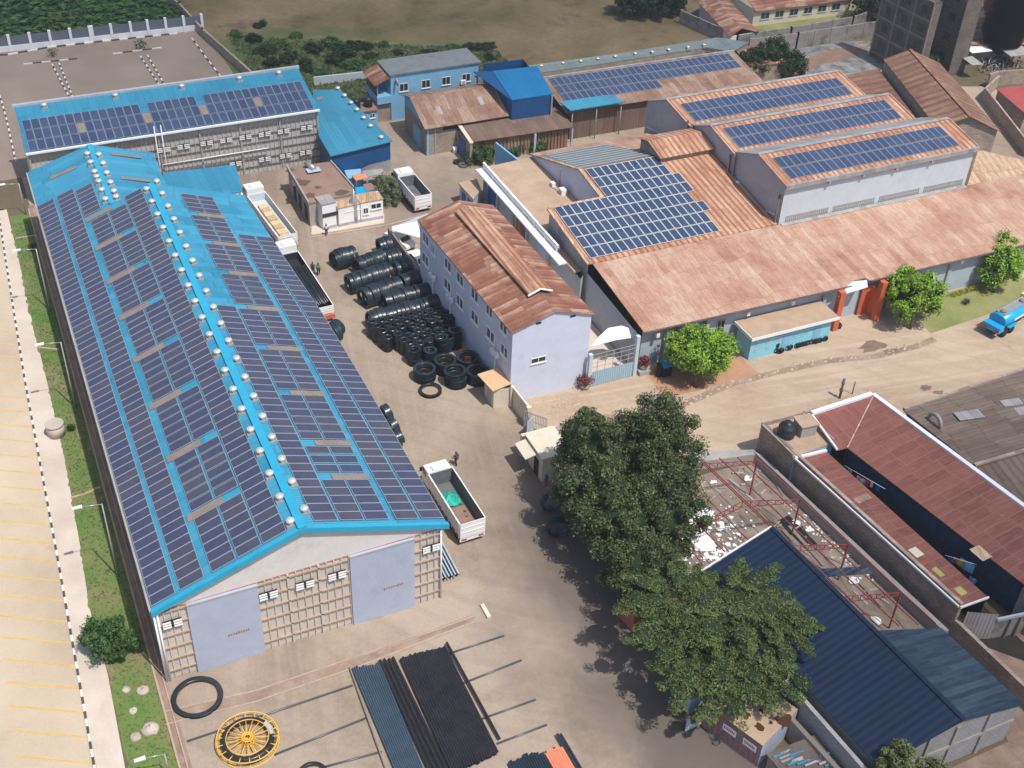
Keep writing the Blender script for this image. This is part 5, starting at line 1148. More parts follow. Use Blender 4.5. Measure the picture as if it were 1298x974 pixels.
tag(mb.build('concrete_ring', G['greysheet'], origin=(p.x, p.y, 4.3)), 'upright concrete ring set in the brown corrugated roof', 'ring')
for k, (px, py, h_) in enumerate(((1064, 505, 2.6), (1080, 500, 1.7))):
    p = at(px, py, 0); mb = MB(); mb.cyl((p.x, p.y, 0), (p.x, p.y, h_), .13 if k == 0 else .06, n=8)
    if k == 0: mb.cyl((p.x, p.y, 1.0), (p.x, p.y, 1.2), .22, n=8); mb.cyl((p.x, p.y, 2.0), (p.x, p.y, 2.15), .2, n=8)
    tag(mb.build('roadside_post', G['ledge_d'], origin=(p.x, p.y, 0)), ('thick dark post standing on the dirt road beside the red roofs' if k == 0 else 'thin dark post next to the thick post behind the red roofs'), 'post')

# striped container store with sign plates
CT = thing('striped_container', 'shipping container painted in orange and grey stripes with three white sign plates', 'container', (43, 44, 0))
ca, cb = Vector((41.15, 47.2)), Vector((43.15, 42.2)); cd = (cb-ca).normalized(); cn = Vector((-cd.y, cd.x)); cn = -cn if cn.x > 0 else cn
L_ = (cb-ca).length; mb = MB(); ns = 22
for k in range(ns):
    p, q = ca+cd*L_*k/ns, ca+cd*L_*(k+1)/ns; off = cn*(.05 if k % 2 else 0)
    p, q = p+off+cn*.06, q+off+cn*.06
    mb.poly([(p.x, p.y, 0.1), (q.x, q.y, 0.1), (q.x, q.y, 2.6), (p.x, p.y, 2.6)], k % 2)
mb.build('striped_side', [G['cont_r'], G['cont_b']], CT)
cw = 4.8; ce = Vector((-cn.x, -cn.y))
p1, p2, p3, p4 = ca, cb, cb+ce*cw, ca+ce*cw
MB().slab([(p1.x, p1.y, 2.66), (p2.x, p2.y, 2.66), (p3.x, p3.y, 2.66), (p4.x, p4.y, 2.66)], .1).build('roof', G['tanflat'], CT)
mb = MB(); walls(mb, [(p2.x-.02, p2.y), (p3.x, p3.y), (p4.x, p4.y), (p1.x, p1.y)], [2.55]*4); mb.build('wall', G['doorgrey'], CT)
random.seed(5)
for t in (.13, .47, .82):
    c = ca+cd*L_*t+cn*.15; mb = MB(); h = cd*.62
    mb.poly([(c.x-h.x, c.y-h.y, 1.55), (c.x+h.x, c.y+h.y, 1.55), (c.x+h.x, c.y+h.y, 2.3), (c.x-h.x, c.y-h.y, 2.3)]); sg = mb.build('sign_plate', G['white_clean'], CT)
    mb = MB(); c2 = c+cn*.02
    for k in range(7):
        a = c2+cd*(-.5+k*.145); b = a+cd*.08; mb.poly([(a.x, a.y, 1.8), (b.x, b.y, 1.8), (b.x, b.y, 2.08), (a.x, a.y, 2.08)])
    mb.build('red_lettering', G['redtrim'], sg)
for px, py, r in ((945, 906, .45), (963, 921, .4), (992, 911, .75), (965, 901, .2), (977, 916, .18)):
    p = at(px, py, 2.7); MB().poly  # puddle stains on the flat roof
    mb = MB(); mb.poly(blob(p.x, p.y, r, 11, 2.675)); mb.build('damp_patch', G['wet'], CT)
CR = thing('container', 'end of a red container showing through under the feathery tree', 'container', at(792, 780, 0))
a, b = at(784, 783, 0), at(801, 802, 0); mb = MB(); mb.slab([(a.x, a.y, 2.4), (b.x, b.y, 2.4), (b.x+3, b.y+1.4, 2.4), (a.x+3, a.y+1.4, 2.4)], 2.3, 0); mb.build('body', G['cont_r'], CR)
TLD = thing('teal_scrap_roof', 'low shed roof patched with teal and dark corrugated strips beside the striped container', 'shed', (46.5, 40, 0))
mb = MB(); random.seed(8)
q0 = Vector((43.3, 42.0)); 
mb.slab([(43.4, 41.9, 1.9), (43.9, 38, 1.7), (48.2, 38, 1.7), (48, 41.9, 1.9)], .06, 0)
for k in range(26):
    x = 43.5+random.random()*3.9; y = 38.2+random.random()*3.3; mb.slab([(x, y, 1.95), (x+random.uniform(.5, 1.4), y, 1.95), (x+1.0, y+.16, 1.97), (x, y+.16, 1.97)], .02, random.choice((1, 1, 2)))
mb.build('roof', [G['ledge_d'], G['teal'], G['greysheet']], TLD); MB().box(43.6, 38.2, 0, 47.9, 41.8, 1.6).build('wall', G['stone'], TLD)
SC = thing('leaning_sheet_gate', 'pale blue framed sheet gate standing open beside the striped container', 'gate', at(868, 930, 0))
a, b = at(868, 929, 0), at(896, 916, 0); mb = MB(); mb.beam((a.x, a.y, .95), (b.x, b.y, .95), .05, 1.4); mb.build('sheet', G['lightgrey'], SC)
mb = MB(); mb.beam((a.x, a.y, 1.7), (b.x, b.y, 1.7), .08, .06); mb.beam((a.x, a.y, .25), (b.x, b.y, .25), .08, .06)
for t in (0, .5, .72, 1): p = a+(b-a)*t; mb.beam((p.x, p.y, .2), (p.x, p.y, 1.75), .08, .06)
mb.build('frame', G['bluegrey'], SC)
SH = thing('small_roadside_cabin', 'small dark cabin in the shade under the feathery tree next to the open sheet gate', 'cabin', at(880, 900, 0))
a = at(872, 906, 0); mb = MB(); mb.box(a.x, a.y, 0, a.x+1.6, a.y+1.6, 1.9); mb.build('wall', G['bluegrey'], SH); MB().slab([(a.x-.1, a.y-.1, 2.0), (a.x+1.7, a.y-.1, 2.0), (a.x+1.7, a.y+1.7, 2.2), (a.x-.1, a.y+1.7, 2.2)], .06).build('roof', G['concrete'], SH)

# ================================================================== upper right
RG = thing('rusty_gable_hall', 'large stone hall with long rusty gable roof running away to the upper right', 'hall', (127, 125, 0))
ga0, ga1 = Vector((124.8, 115.2, 8.5)), Vector((132.3, 137.5, 8.5))
ea0, ea1 = Vector((120.6, 116.7, 6.9)), Vector((128.6, 138.8, 6.9))
eb0, eb1 = Vector((129.6, 113.5, 6.2)), Vector((137.5, 136.0, 6.2))
m_rx = sheet('rusty_hall_sheet_r', [(.17, .085, .055), (.25, .135, .085), (.36, .22, .145)], 'x', ang=RD(-19), w=.8, l=3.2, rib=.3, ribd=.8, rough=.8, streak=(.14, .06, .04), sk=.7, rw=.3, stripe=(1.6, (.12, .055, .04), .65))
MB().slab([ea0, ga0, ga1, ea1], .1).build('roof', m_rx, RG); MB().slab([ga0, eb0, eb1, ga1], .1).build('rear_roof', m_rx, RG)
MB().beam(ga0+Vector((0, 0, .05)), ga1+Vector((0, 0, .05)), .5, .08).build('ridge_cap', G['rust_x'], RG)
mb = MB(); d = (ga1-ga0).normalized()*.5
w0 = [ea0+d+Vector((.3, 0, 0)), eb0+d-Vector((.4, 0, 0))]
mb.poly([(w0[0].x, w0[0].y, 0), (w0[1].x, w0[1].y, 0), (w0[1].x, w0[1].y, 6.2), (ga0.x+d.x, ga0.y+d.y, 8.35), (w0[0].x, w0[0].y, 6.85)])
w1 = [ea1+Vector((.3, 0, 0)), eb1-Vector((.4, 0, 0))]
mb.poly([(w0[0].x, w0[0].y, 0), (w0[0].x, w0[0].y, 6.8), (w1[0].x, w1[0].y, 6.8), (w1[0].x, w1[0].y, 0)][::-1]); mb.poly([(w0[1].x, w0[1].y, 0), (w0[1].x, w0[1].y, 6.1), (w1[1].x, w1[1].y, 6.1), (w1[1].x, w1[1].y, 0)])
mb.poly([(w1[0].x, w1[0].y, 0), (w1[1].x, w1[1].y, 0), (w1[1].x, w1[1].y, 6.1), (ga1.x, ga1.y, 8.35), (w1[0].x, w1[0].y, 6.8)][::-1]); mb.build('wall', G['stone_dark'], RG)
MB().box(122.6, 116.15, 4.9, 125.2, 116.25, 5.9).build('pale_panel', G['cream'], RG)
RL = thing('rusty_leanto', 'lower rusty lean-to roof along the left side of the rusty gable hall', 'lean-to', (124, 130, 0))
la, lb, lc, ld = ea0+Vector((-.4, .1, -1.5)), ea1+Vector((-.4, .1, -1.5)), ea1+Vector((-6.2, 1.6, -2.6)), ea0+Vector((-6.2, 1.6, -2.6))
MB().slab([la, lb, lc, ld], .1).build('roof', m_rx, RL)
mb = MB(); cen = (la+lb+lc+ld)/4; Wp = [cen+(p-cen)*.97 for p in (la, lb, lc, ld)]; walls(mb, [(p.x, p.y) for p in Wp], [p.z-.12 for p in Wp]); mb.build('wall', G['stone_dark'], RL)
YR = thing('yellow_rusty_building', 'low building with yellowish patched sheet roof at the right edge behind the factory', 'building', (122, 103, 0))
Y4 = [at(1226, 236, 5.6), at(1298, 281, 5.2), at(1430, 262, 5.2), at(1298, 203, 6.4), at(1240, 190, 6.4)]
MB().slab(Y4, .1).build('roof', G['rust_ylw'], YR)
mb = MB(); cen = sum(Y4, Vector())/5; Wp = [cen+(p-cen)*.98 for p in Y4]; walls(mb, [(p.x, p.y) for p in Wp], [p.z-.12 for p in Wp]); mb.build('wall', G['greywall'], YR)
mb = MB(); mb.box(116.6, 98.5, 5.6, 117.6, 98.65, 5.75); mb.build('white_bar', G['white_clean'], YR)

G['aptwall'] = blocks('dark_apartment_block', (.13, .105, .09), (.18, .15, .125), (.08, .07, .06), .5, .25, stain=(.07, .06, .055))
# apartment blocks, perimeter walls and the burnt plot
def apartment(name, label, A0, B0, depth, h, floors, bays, wallm, offs, gridm='concrete'):
    A0, B0 = Vector(A0), Vector(B0); u = (B0-A0); L = u.length; u.normalize(); n = Vector((u.y, -u.x, 0))
    if n.x > 0 and False: n = -n
    T = thing(name, label, 'apartment block', (A0.x, A0.y, 0))
    mb = MB(); c = [A0, B0, B0-n*depth, A0-n*depth]; walls(mb, [(p.x, p.y) for p in c], [h]*4); mb.slab([(p.x, p.y, h) for p in c], .2); mb.build('wall', G[wallm], T)
    mb = MB()
    for k in range(floors+1): p, q = A0+n*.08, B0+n*.08; z = offs+k*(h-offs)/floors; mb.beam((p.x, p.y, z), (q.x, q.y, z), .2, .3)
    for k in range(bays+1): p = A0+u*L*k/bays+n*.1; mb.beam((p.x, p.y, 0), (p.x, p.y, h), .3, .2)
    mb.build('concrete_frame', G[gridm], T)
    bw = L/bays; fh = (h-offs)/floors
    for i in range(floors):
        for j in range(bays):
            p = A0+u*(bw*(j+.35))+n*.02; window(T, (p.x, p.y, offs+fh*i+fh*.3), u, bw*.32, fh*.42, out=n, frame='ledge_d', n=1)
    return T
apartment('apartment_block', 'unfinished brown block apartment tower with pale concrete grid at the top right', (139.4, 153.8, 0), (140.0, 142.6, 0), 1.6, 13, 4, 3, 'aptwall', 1.0, 'timber')
apartment('apartment_block', 'grey brown apartment tower to the right of the concrete grid tower', (146.8, 152.5, 0), (146.6, 142.5, 0), 3.2, 14, 4, 2, 'aptwall', 1.0, 'ledge_d')
def wallthing(name, pts, h, th, mat, label, post=None, cap=None):
    T = thing(name, label, 'wall', (pts[0].x, pts[0].y, 0)); mb = MB()
    for a, b in zip(pts, pts[1:]): mb.beam((a.x, a.y, h/2), (b.x, b.y, h/2), th, h)
    mb.build('wall', G[mat], T)
    if post:
        mb = MB()
        for a, b in zip(pts, pts[1:]):
            n = max(1, int((b-a).length/post))
            for k in range(n+1): p = a+(b-a)*k/n; mb.beam((p.x, p.y, 0), (p.x, p.y, h+.1), th+.15, .3)
        mb.build('pier', G[cap or mat], T)
    return T
wallthing('concrete_wall', [at(862, 30), at(932, 62), at(1000, 52), at(1078, 38), at(1108, 28)], 2.4, .25, 'dirty_concrete', 'pale concrete compound wall around the red roofed bungalow at the top', 4)
wallthing('concrete_wall', [at(948, 70), at(1008, 62), at(1113, 46)], 2.8, .25, 'dirty_concrete', 'rain streaked concrete wall behind the gravel lot', 3.2)
wallthing('concrete_wall', [at(1113, 46)+Vector((0, -.3, 0)), at(1175, 98)], 2.6, .25, 'dirty_concrete', 'dark piered wall on the right side of the gravel lot', 2)
wallthing('stone_wall', [at(1250, 112)+Vector((0, 0, 0)), at(1260, 108), at(1330, 104)], 2.4, .3, 'stone', 'brown stone wall in front of the smoking burnt plot', None)
wallthing('stone_wall', [at(1262, 112), at(1245, 128), at(1300, 200)], 2.2, .3, 'stone_dark', 'dark stone wall running down the right edge beside the rusty gable hall', None)
BG = thing('bungalow', 'bungalow with dull red gable roof inside the concrete compound wall', 'house', at(925, 40, 0))
R6 = [at(889, 8, 3.4), at(928, 55, 2.9), at(958, 46, 2.9), at(915, 0, 3.4)]
rdg = [at(905, 0, 4.2), at(948, 44, 3.8)]
MB().slab([at(884, 2, 2.7), at(925, 47, 2.6), at(941, 36, 3.3), at(899, -9, 3.4)], .1).build('roof', G['rust_office'], BG); MB().slab([at(941, 36, 3.3), at(962, 41, 2.6), at(922, -3, 2.7), at(899, -9, 3.4)], .1).build('rear_roof', G['rust_office'], BG)
mb = MB(); Wp = [at(888, 3, 2.7), at(926, 45, 2.6), at(958, 40, 2.6), at(921, -1, 2.7)]; walls(mb, [(p.x, p.y) for p in Wp], [2.5]*4); mb.build('wall', G['white'], BG)
HS = thing('white_house', 'cream house with window bands and red roof cut by the top edge', 'house', at(1010, 20, 0))
p0, p1 = at(953, 34, 0), at(1075, 18, 0); u = (p1-p0).normalized(); n = Vector((u.y, -u.x, 0)); mb = MB(); c = [p0, p1, p1-n*8, p0-n*8]; walls(mb, [(p.x, p.y) for p in c], [3.0]*4); mb.build('wall', G['cream'], HS)
MB().slab([(c[0]+n*.5).to_tuple()[:2]+(2.9,), (c[1]+n*.5).to_tuple()[:2]+(2.9,), (c[1]-n*4).to_tuple()[:2]+(4.6,), (c[0]-n*4).to_tuple()[:2]+(4.6,)], .1).build('roof', G['rust_office'], HS)
for k in range(6): q = p0+u*(1.5+k*3.0); window(HS, (q.x, q.y, 1.1), u, 1.8, 1.2, out=n, n=2, frame='bluegrey')
# burnt plot with black smoke
RB = thing('brown_roof_shed', 'dull red brown roofed shed beside the black smoke at the top right corner', 'shed', at(1270, 60, 0))
MB().slab([at(1226, 58, 3), at(1298+60, 55, 3), at(1298+60, -20, 4), at(1232, -10, 4)], .1).build('roof', G['rust_office'], RB)
mb = MB(); p, q = at(1230, 57, 2.9), at(1358, 54, 2.9); mb.poly([(p.x, p.y, 0), (q.x, q.y, 0), (q.x, q.y, 2.9), (p.x, p.y, 2.9)]); mb.build('wall', G['stone_dark'], RB)
RDR = thing('red_roof_shed', 'bright red roofed shed behind a brown stone wall at the right edge', 'shed', at(1290, 140, 0))
MB().slab([at(1262, 112, 3.0), at(1300, 145, 3.0), at(1360, 140, 3.0), at(1320, 106, 3.0)], .1).build('roof', plain('red_painted_roof', (.33, .07, .06), .7), RDR)
mb = MB(); Wp = [at(1265, 114, 3.0), at(1300, 143, 3.0), at(1355, 138, 3.0), at(1316, 108, 3.0)]; walls(mb, [(p.x, p.y) for p in Wp], [2.85]*4); mb.build('wall', G['stone_dark'], RDR)
for k, (px, py, w, lab) in enumerate(((1238, 62, 4, 'pale sheet roof left of the black smoke'), (1288, 66, 4.5, 'pale sheet roof right of the black smoke'), (1232, 78, 2.0, 'small tilted pale sheet by the alley of the tall blocks'))):
    p = at(px, py, 2.6); tag(MB().slab([(p.x-w/2, p.y-1.2, 2.6), (p.x+w/2, p.y-1.6, 2.6), (p.x+w/2, p.y+1.2, 2.9), (p.x-w/2, p.y+1.4, 2.9)], .08).build('sheet_roof', G['greysheet'] if k else G['white'], origin=p), lab, 'roof sheet')
mb = MB(); random.seed(21)
for i in range(160):
    p = at(random.gauss(1262, 16), random.gauss(82, 7), .2); mb.beam(p+Vector((0, 0, .1)), p+Vector((random.uniform(-1.2, 1.2), random.uniform(-1, 1), random.uniform(.1, 1.2))), .15, .1, random.choice((0, 1, 2)))
tag(mb.build('debris', [G['timber'], G['dark'], G['greysheet']]), None, None, None, 'stuff')
# smoke: dark drifting column
sm = bpy.data.meshes.new('smoke'); mb = MB()
random.seed(4)
def blobball(mb, c, r, sz=1.0):
    n, m = 12, 8; rings = []
    for j in range(m+1):
        ph = math.pi*j/m; rings.append([mb.v(Vector(c)+Vector((r*math.sin(ph)*math.cos(2*math.pi*i/n), r*math.sin(ph)*math.sin(2*math.pi*i/n), r*math.cos(ph)*sz))) for i in range(n)])
    for j in range(m):
        for i in range(n): mb.f([rings[j][i], rings[j+1][i], rings[j+1][(i+1) % n], rings[j][(i+1) % n]], 0, True)
pb = at(1262, 78, 0)
b2 = MB(); n_, m_ = 16, 12; rings = []
for j in range(m_+1):
    t = j/m_; rr = (2.6+6.5*t)*(1 if 0 < j < m_ else .02); cx, cy = pb.x+4.5*t, pb.y+3*t; rings.append([b2.v((cx+rr*math.cos(6.283*i/n_)*random.uniform(.85, 1.1), cy+rr*math.sin(6.283*i/n_)*random.uniform(.85, 1.1), 1.0+24*t)) for i in range(n_)])
for j in range(m_):
    for i in range(n_): b2.f([rings[j][i], rings[j][(i+1) % n_], rings[j+1][(i+1) % n_], rings[j+1][i]], 0, True)
ms = bpy.data.materials.new('smoke_volume'); ms.use_nodes = True; nt = ms.node_tree; nt.nodes.remove(nt.nodes['Principled BSDF'])
nz = node(nt, 'ShaderNodeTexNoise', {'Vector': pos(nt), 'Scale': .22, 'Detail': 3.0})
dn = node(nt, 'ShaderNodeMapRange', {0: nz.outputs[0], 1: .3, 2: .6, 3: 0.15, 4: 1.6})
pv = node(nt, 'ShaderNodeVolumePrincipled', {'Color': (.03, .03, .035, 1), 'Density': dn.outputs[0], 'Absorption Color': (0, 0, 0, 1)})
nt.links.new(pv.outputs[0], nt.nodes['Material Output'].inputs['Volume'])
o = b2.build('smoke', ms); o['kind'] = 'stuff'

# top left panelled perimeter fence and stone wall
PF = thing('perimeter_fence', 'perimeter wall with white plinth, white pillars and dark grey infill along the crop field', 'fence', (20, 202.8, 0))
fa, fb = at(-40, 71), at(258, 37.5); fa.z = fb.z = 0; d = fb-fa
MB().beam(fa+Vector((0, 0, .45)), fb+Vector((0, 0, .45)), .3, .9).build('plinth', G['white'], PF)
MB().beam(fa+Vector((0, .05, 1.6)), fb+Vector((0, .05, 1.6)), .08, 1.6).build('infill_panel', plain('dark_slate_infill', (.12, .14, .18), .8), PF)
for px in (-14, 11.5, 37, 61.5, 87, 113, 138.5, 163.5, 185.5, 209, 233, 257):
    t = (px+40)/298; p = fa+d*t; w = .75 if px == 113 else .42
    MB().box(p.x-w/2, p.y-.25, 0, p.x+w/2, p.y+.2, 2.7).build('pillar', G['white'], PF)
wallthing('stone_wall', [at(325, 108), at(258, 48), at(228, 15), at(190, -12)], 1.6, .35, 'stone', 'long grey brown stone boundary wall between far parking lot and field', 4)
wallthing('low_wall', [at(398, 108), at(470, 100)], 1.3, .3, 'lightgrey', 'short pale wall joining the teal workshop to the sky blue lean-to', None)

# concrete cylinder and path stones on the verge
p = at(72, 551); mb = MB(); mb.cyl((p.x, p.y, 0), (p.x, p.y, 1.3), .85, n=24); mb.cyl((p.x, p.y, 1.3), (p.x, p.y, 1.45), .9, n=24)
tag(mb.build('concrete_manhole', plain('pale_concrete_ring', (.45, .39, .34), .9), origin=(p.x, p.y, 0)), 'round pale concrete manhole cylinder standing on the verge beside the footpath', 'manhole')
for k, (pts, lab) in enumerate(((((90, 632), (108, 627), (127, 618)), 'curved low pale kerb crossing the grass verge near the third lamp'), (((20, 303), (45, 299)), 'thin pale kerb crossing the upper grass verge'), (((47, 441), (75, 444)), 'short pale kerb crossing the verge at the second lamp'))):
    mb = MB(); P_ = [at(*q) for q in pts]
    for a, b in zip(P_, P_[1:]): mb.beam((a.x, a.y, .06), (b.x, b.y, .06), .22, .12)
    tag(mb.build('verge_kerb', G['ledge'], origin=P_[0]), lab, 'kerb')
random.seed(12)
for k, (px, py, r, lab) in enumerate(((181, 876, .5, 'largest pale boulder on the verge below the bush'), (160, 875, .35, 'smaller rock left of the largest pale boulder'), (169, 902, .35, 'flat rock below the two boulders on the verge'), (172, 935, .45, 'rock at the lower end of the verge beside the drain stones'), (190, 925, .7, 'long pale slab of rock at the bottom of the verge'))):
    p = at(px, py); mb = MB(); blobball(mb, (p.x, p.y, .05), r, .6); mb.V = [v+Vector((random.uniform(-.12, .12)*r, random.uniform(-.12, .12)*r, random.uniform(-.1, .1)*r)) for v in mb.V]
    tag(mb.build('rock', plain('pale_rock', (.45, .39, .32), .95, var=.2) if k == 0 else bpy.data.materials['pale_rock'], origin=p), lab, 'rock')

# ================================================================== VEGETATION
LM = {
 'glossy': [leafmat('leaf_glossy_a', (.046, .068, .022)), leafmat('leaf_glossy_b', (.076, .104, .034)), leafmat('leaf_glossy_c', (.165, .18, .075))],
 'feather': [leafmat('leaf_feather_a', (.078, .116, .030)), leafmat('leaf_feather_b', (.115, .160, .042)), leafmat('leaf_feather_c', (.165, .205, .062))],
 'feather2': [leafmat('leaf_tip_a', (.13, .16, .05)), leafmat('leaf_tip_b', (.19, .22, .075)), leafmat('leaf_tip_c', (.25, .27, .10))],
 'bright': [leafmat('leaf_bright_a', (.15, .30, .02)), leafmat('leaf_bright_b', (.26, .43, .035)), leafmat('leaf_bright_c', (.36, .52, .06))],
 'dark': [leafmat('leaf_dark_a', (.018, .035, .012)), leafmat('leaf_dark_b', (.028, .055, .018)), leafmat('leaf_dark_c', (.045, .075, .025))],
 'mid': [leafmat('leaf_mid_a', (.045, .105, .024)), leafmat('leaf_mid_b', (.07, .155, .036)), leafmat('leaf_mid_c', (.10, .19, .05))],
 'pale': [leafmat('leaf_pale_a', (.10, .13, .06)), leafmat('leaf_pale_b', (.14, .17, .08)), leafmat('leaf_pale_c', (.20, .22, .12))],
 'red': [leafmat('leaf_red_a', (.16, .02, .03)), leafmat('leaf_red_b', (.28, .04, .05)), leafmat('leaf_red_c', (.14, .10, .05))],
 'yellow': [leafmat('leaf_yellow_a', (.30, .30, .02)), leafmat('leaf_yellow_b', (.40, .38, .03)), leafmat('leaf_yellow_c', (.16, .24, .03))],
}
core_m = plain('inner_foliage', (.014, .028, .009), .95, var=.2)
def leaf_cloud(mb, c, r, n, size, flat=1.0, shell=.55, up=.35, asp=.55, droop=0):
    """n leaf faces through the ellipsoid (radii r) with centre c"""
    V, F, MI, S = mb.V, mb.F, mb.MI, mb.S
    for _ in range(n):
        while True:
            d = Vector((random.gauss(0, 1), random.gauss(0, 1), random.gauss(0, 1)))
            if d.length > .1: break
        d.normalize(); k = shell+(1.0-shell)*random.random()**.6
        p = Vector((c[0]+d.x*r[0]*k, c[1]+d.y*r[1]*k, c[2]+d.z*r[2]*k))
        nrm = (d+Vector((random.gauss(0, .5), random.gauss(0, .5), random.gauss(0, .5)+up))).normalized()
        a = nrm.orthogonal().normalized(); b = nrm.cross(a); t = random.random()*6.283
        u = a*math.cos(t)+b*math.sin(t); v = nrm.cross(u); s = size*random.uniform(.6, 1.35)
        i = len(V); V.extend((p-u*s*.5, p+v*s*asp*.5, p+u*s*.5, p-v*s*asp*.5)); F.append((i, i+1, i+2, i+3)); MI.append(random.choice((0, 0, 1, 1, 1, 2))); S.append(False)
def crown_of(lobes, kind, cl_n, cl_r, leaves, size, flat=1.0, seed=1, core=True, up=.35, frond=False):
    random.seed(seed); mb = MB(); vols = [l[3]*l[4]*l[5] for l in lobes]; tot = sum(vols)
    for l, v in zip(lobes, vols):
        n = max(3, int(cl_n*v/tot)); gold = math.pi*(3-math.sqrt(5))
        for i in range(n):
            zz = 1-1.75*(i+.5)/n; rr = math.sqrt(max(0, 1-zz*zz)); th = i*gold+random.random()*.9
            k = random.uniform(.66, 1.12); q = (l[0]+l[3]*rr*math.cos(th)*k, l[1]+l[4]*rr*math.sin(th)*k, l[2]+l[5]*zz*k)
            cr = cl_r*random.choice((random.uniform(.5, .9), random.uniform(.8, 1.2), random.uniform(1.1, 1.45)))
            if flat > .6: leaf_cloud(mb, q, (cr, cr, cr*flat), leaves, size, up=up, shell=.35)
            else:   # layered fronds: each clump spreads outwards and droops to a ragged tip
                ox, oy = math.cos(th), math.sin(th)
                for st in (-.5, .1, .7, 1.25):
                    w_ = cr*(.85-.32*max(0, st)); leaf_cloud(mb, (q[0]+ox*st*cr+random.gauss(0, .1), q[1]+oy*st*cr+random.gauss(0, .1), q[2]-.16*st*st*cr+.1), (w_, w_, cr*flat*(1-.3*max(0, st))), leaves//4, size, up=up, shell=.2, asp=.34)
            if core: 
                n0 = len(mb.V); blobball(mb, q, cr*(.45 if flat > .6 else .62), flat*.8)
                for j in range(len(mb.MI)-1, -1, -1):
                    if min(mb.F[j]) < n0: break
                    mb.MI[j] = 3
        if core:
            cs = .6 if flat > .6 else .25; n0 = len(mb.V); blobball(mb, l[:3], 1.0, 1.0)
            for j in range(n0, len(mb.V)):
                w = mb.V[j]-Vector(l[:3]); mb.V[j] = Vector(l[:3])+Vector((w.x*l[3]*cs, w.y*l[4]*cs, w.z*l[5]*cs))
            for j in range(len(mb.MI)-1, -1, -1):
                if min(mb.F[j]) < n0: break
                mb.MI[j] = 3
    return mb
def trunk_mb(x, y, h, r, lobes, lean=(0, 0)):
    mb = MB(); top = Vector((x+lean[0], y+lean[1], h)); mb.cyl((x, y, -.05), top, r, r*.65, 10, 0)
    for l in lobes[:8]:
        p = Vector(l[:3]); m_ = top.lerp(p, .5)+Vector((0, 0, -.3)); mb.cyl(top, m_, r*.5, r*.3, 7, 0); mb.cyl(m_, p+Vector((0, 0, l[5]*.5)), r*.3, r*.08, 6, 0)
    return mb
def tree(name, label, cat, x, y, lobes, kind, trunk_h, trunk_r, cl_n, cl_r, leaves, size, flat=1.0, seed=1, group=None, lean=(0, 0), core=True, up=.35):
    T = thing(name, label, cat, (x, y, 0), 0, group)
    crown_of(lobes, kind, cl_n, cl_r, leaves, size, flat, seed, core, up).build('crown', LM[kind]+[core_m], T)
    trunk_mb(x, y, trunk_h, trunk_r, lobes, lean).build('trunk', G['trunk'], T)
    return T
# the tall glossy trees on the yard edge
tree('broadleaf_tree', 'tall dark glossy broadleaf tree with the pointed top behind its twin, right of the gatehouse', 'tree', 49.0, 70.5,
     [(49.6, 71.2, 7.6, 3.5, 3.3, 4.2), (48.6, 68.2, 5.6, 3.4, 3.2, 3.4)], 'glossy', 4.0, .35, 96, 1.0, 420, .25, seed=2)
tree('broadleaf_tree', 'dark glossy broadleaf tree with rounded top nearest the cream gatehouse', 'tree', 43.5, 71.2,
     [(43.6, 72.4, 7.6, 2.9, 2.9, 4.0), (42.4, 69.2, 5.8, 3.2, 3.0, 3.4)], 'glossy', 3.8, .35, 88, 1.0, 420, .25, seed=3)
tree('broadleaf_tree', 'lower dark glossy tree filling the gap between the twin tall trees and the feathery tree', 'tree', 43.5, 62.0,
     [(43.0, 64.8, 5.6, 3.7, 3.3, 3.3), (42.6, 60.8, 4.6, 3.3, 2.8, 2.8), (47.3, 64.0, 5.0, 3.0, 3.0, 2.8)], 'glossy', 3.0, .3, 96, .98, 400, .25, seed=4)
tree('feathery_tree', 'wide flat-layered feathery green tree leaning over the container and the navy roof', 'tree', 43.0, 50.0,
     [(42.2, 55.2, 6.9, 4.4, 2.2, .9), (45.8, 53.0, 7.4, 4.4, 2.2, .9), (42.4, 51.8, 6.3, 5.0, 2.0, .8), (47.2, 50.2, 6.6, 3.8, 2.0, .8), (41.6, 49.0, 5.0, 3.6, 1.9, .8), (44.6, 48.0, 5.4, 4.2, 1.8, .8), (42.6, 46.2, 4.0, 3.2, 1.5, .7), (46.2, 45.6, 4.3, 2.6, 1.4, .6), (49.2, 48.2, 6.0, 2.2, 1.4, .6), (44.2, 50.8, 7.6, 3.4, 2.2, .8)], 'feather', 3.2, .32, 220, .95, 340, .25, flat=.26, seed=5, up=1.0)
# bright round street trees
tree('round_tree', 'bright green round tree beside the blue dustbin in front of the factory wall', 'tree', 63.6, 85.4,
     [(64.4, 86.6, 3.8, 3.25, 2.9, 2.0)], 'bright', 2.2, .22, 75, .85, 210, .28, seed=6, lean=(.2, .3))
tree('round_tree', 'bright green round tree between the orange portal and the lawn', 'tree', 93.0, 85.7,
     [(93.2, 86.9, 4.1, 3.2, 2.8, 2.5), (95.4, 87.2, 3.2, 2.2, 1.9, 1.7)], 'bright', 2.0, .22, 70, .8, 165, .30, seed=7)
tree('round_tree', 'bright green tree cut by the right edge above the lawn', 'tree', 107.8, 88.2,
     [(108.6, 89.0, 3.4, 2.4, 2.2, 2.0), (110.2, 91.0, 4.2, 2.0, 1.8, 1.6)], 'bright', 2.0, .2, 56, .8, 150, .30, seed=8)
p = at(145, 838); tree('bushy_tree', 'leafy green bush tree growing on the verge between footpath and drain', 'tree', p.x, p.y,
     [(p.x-.1, p.y+1.2, 1.9, 1.75, 1.7, 1.35), (p.x+.6, p.y+.3, 1.5, 1.4, 1.2, 1.0)], 'mid', 1.2, .12, 52, .55, 170, .22, seed=9)
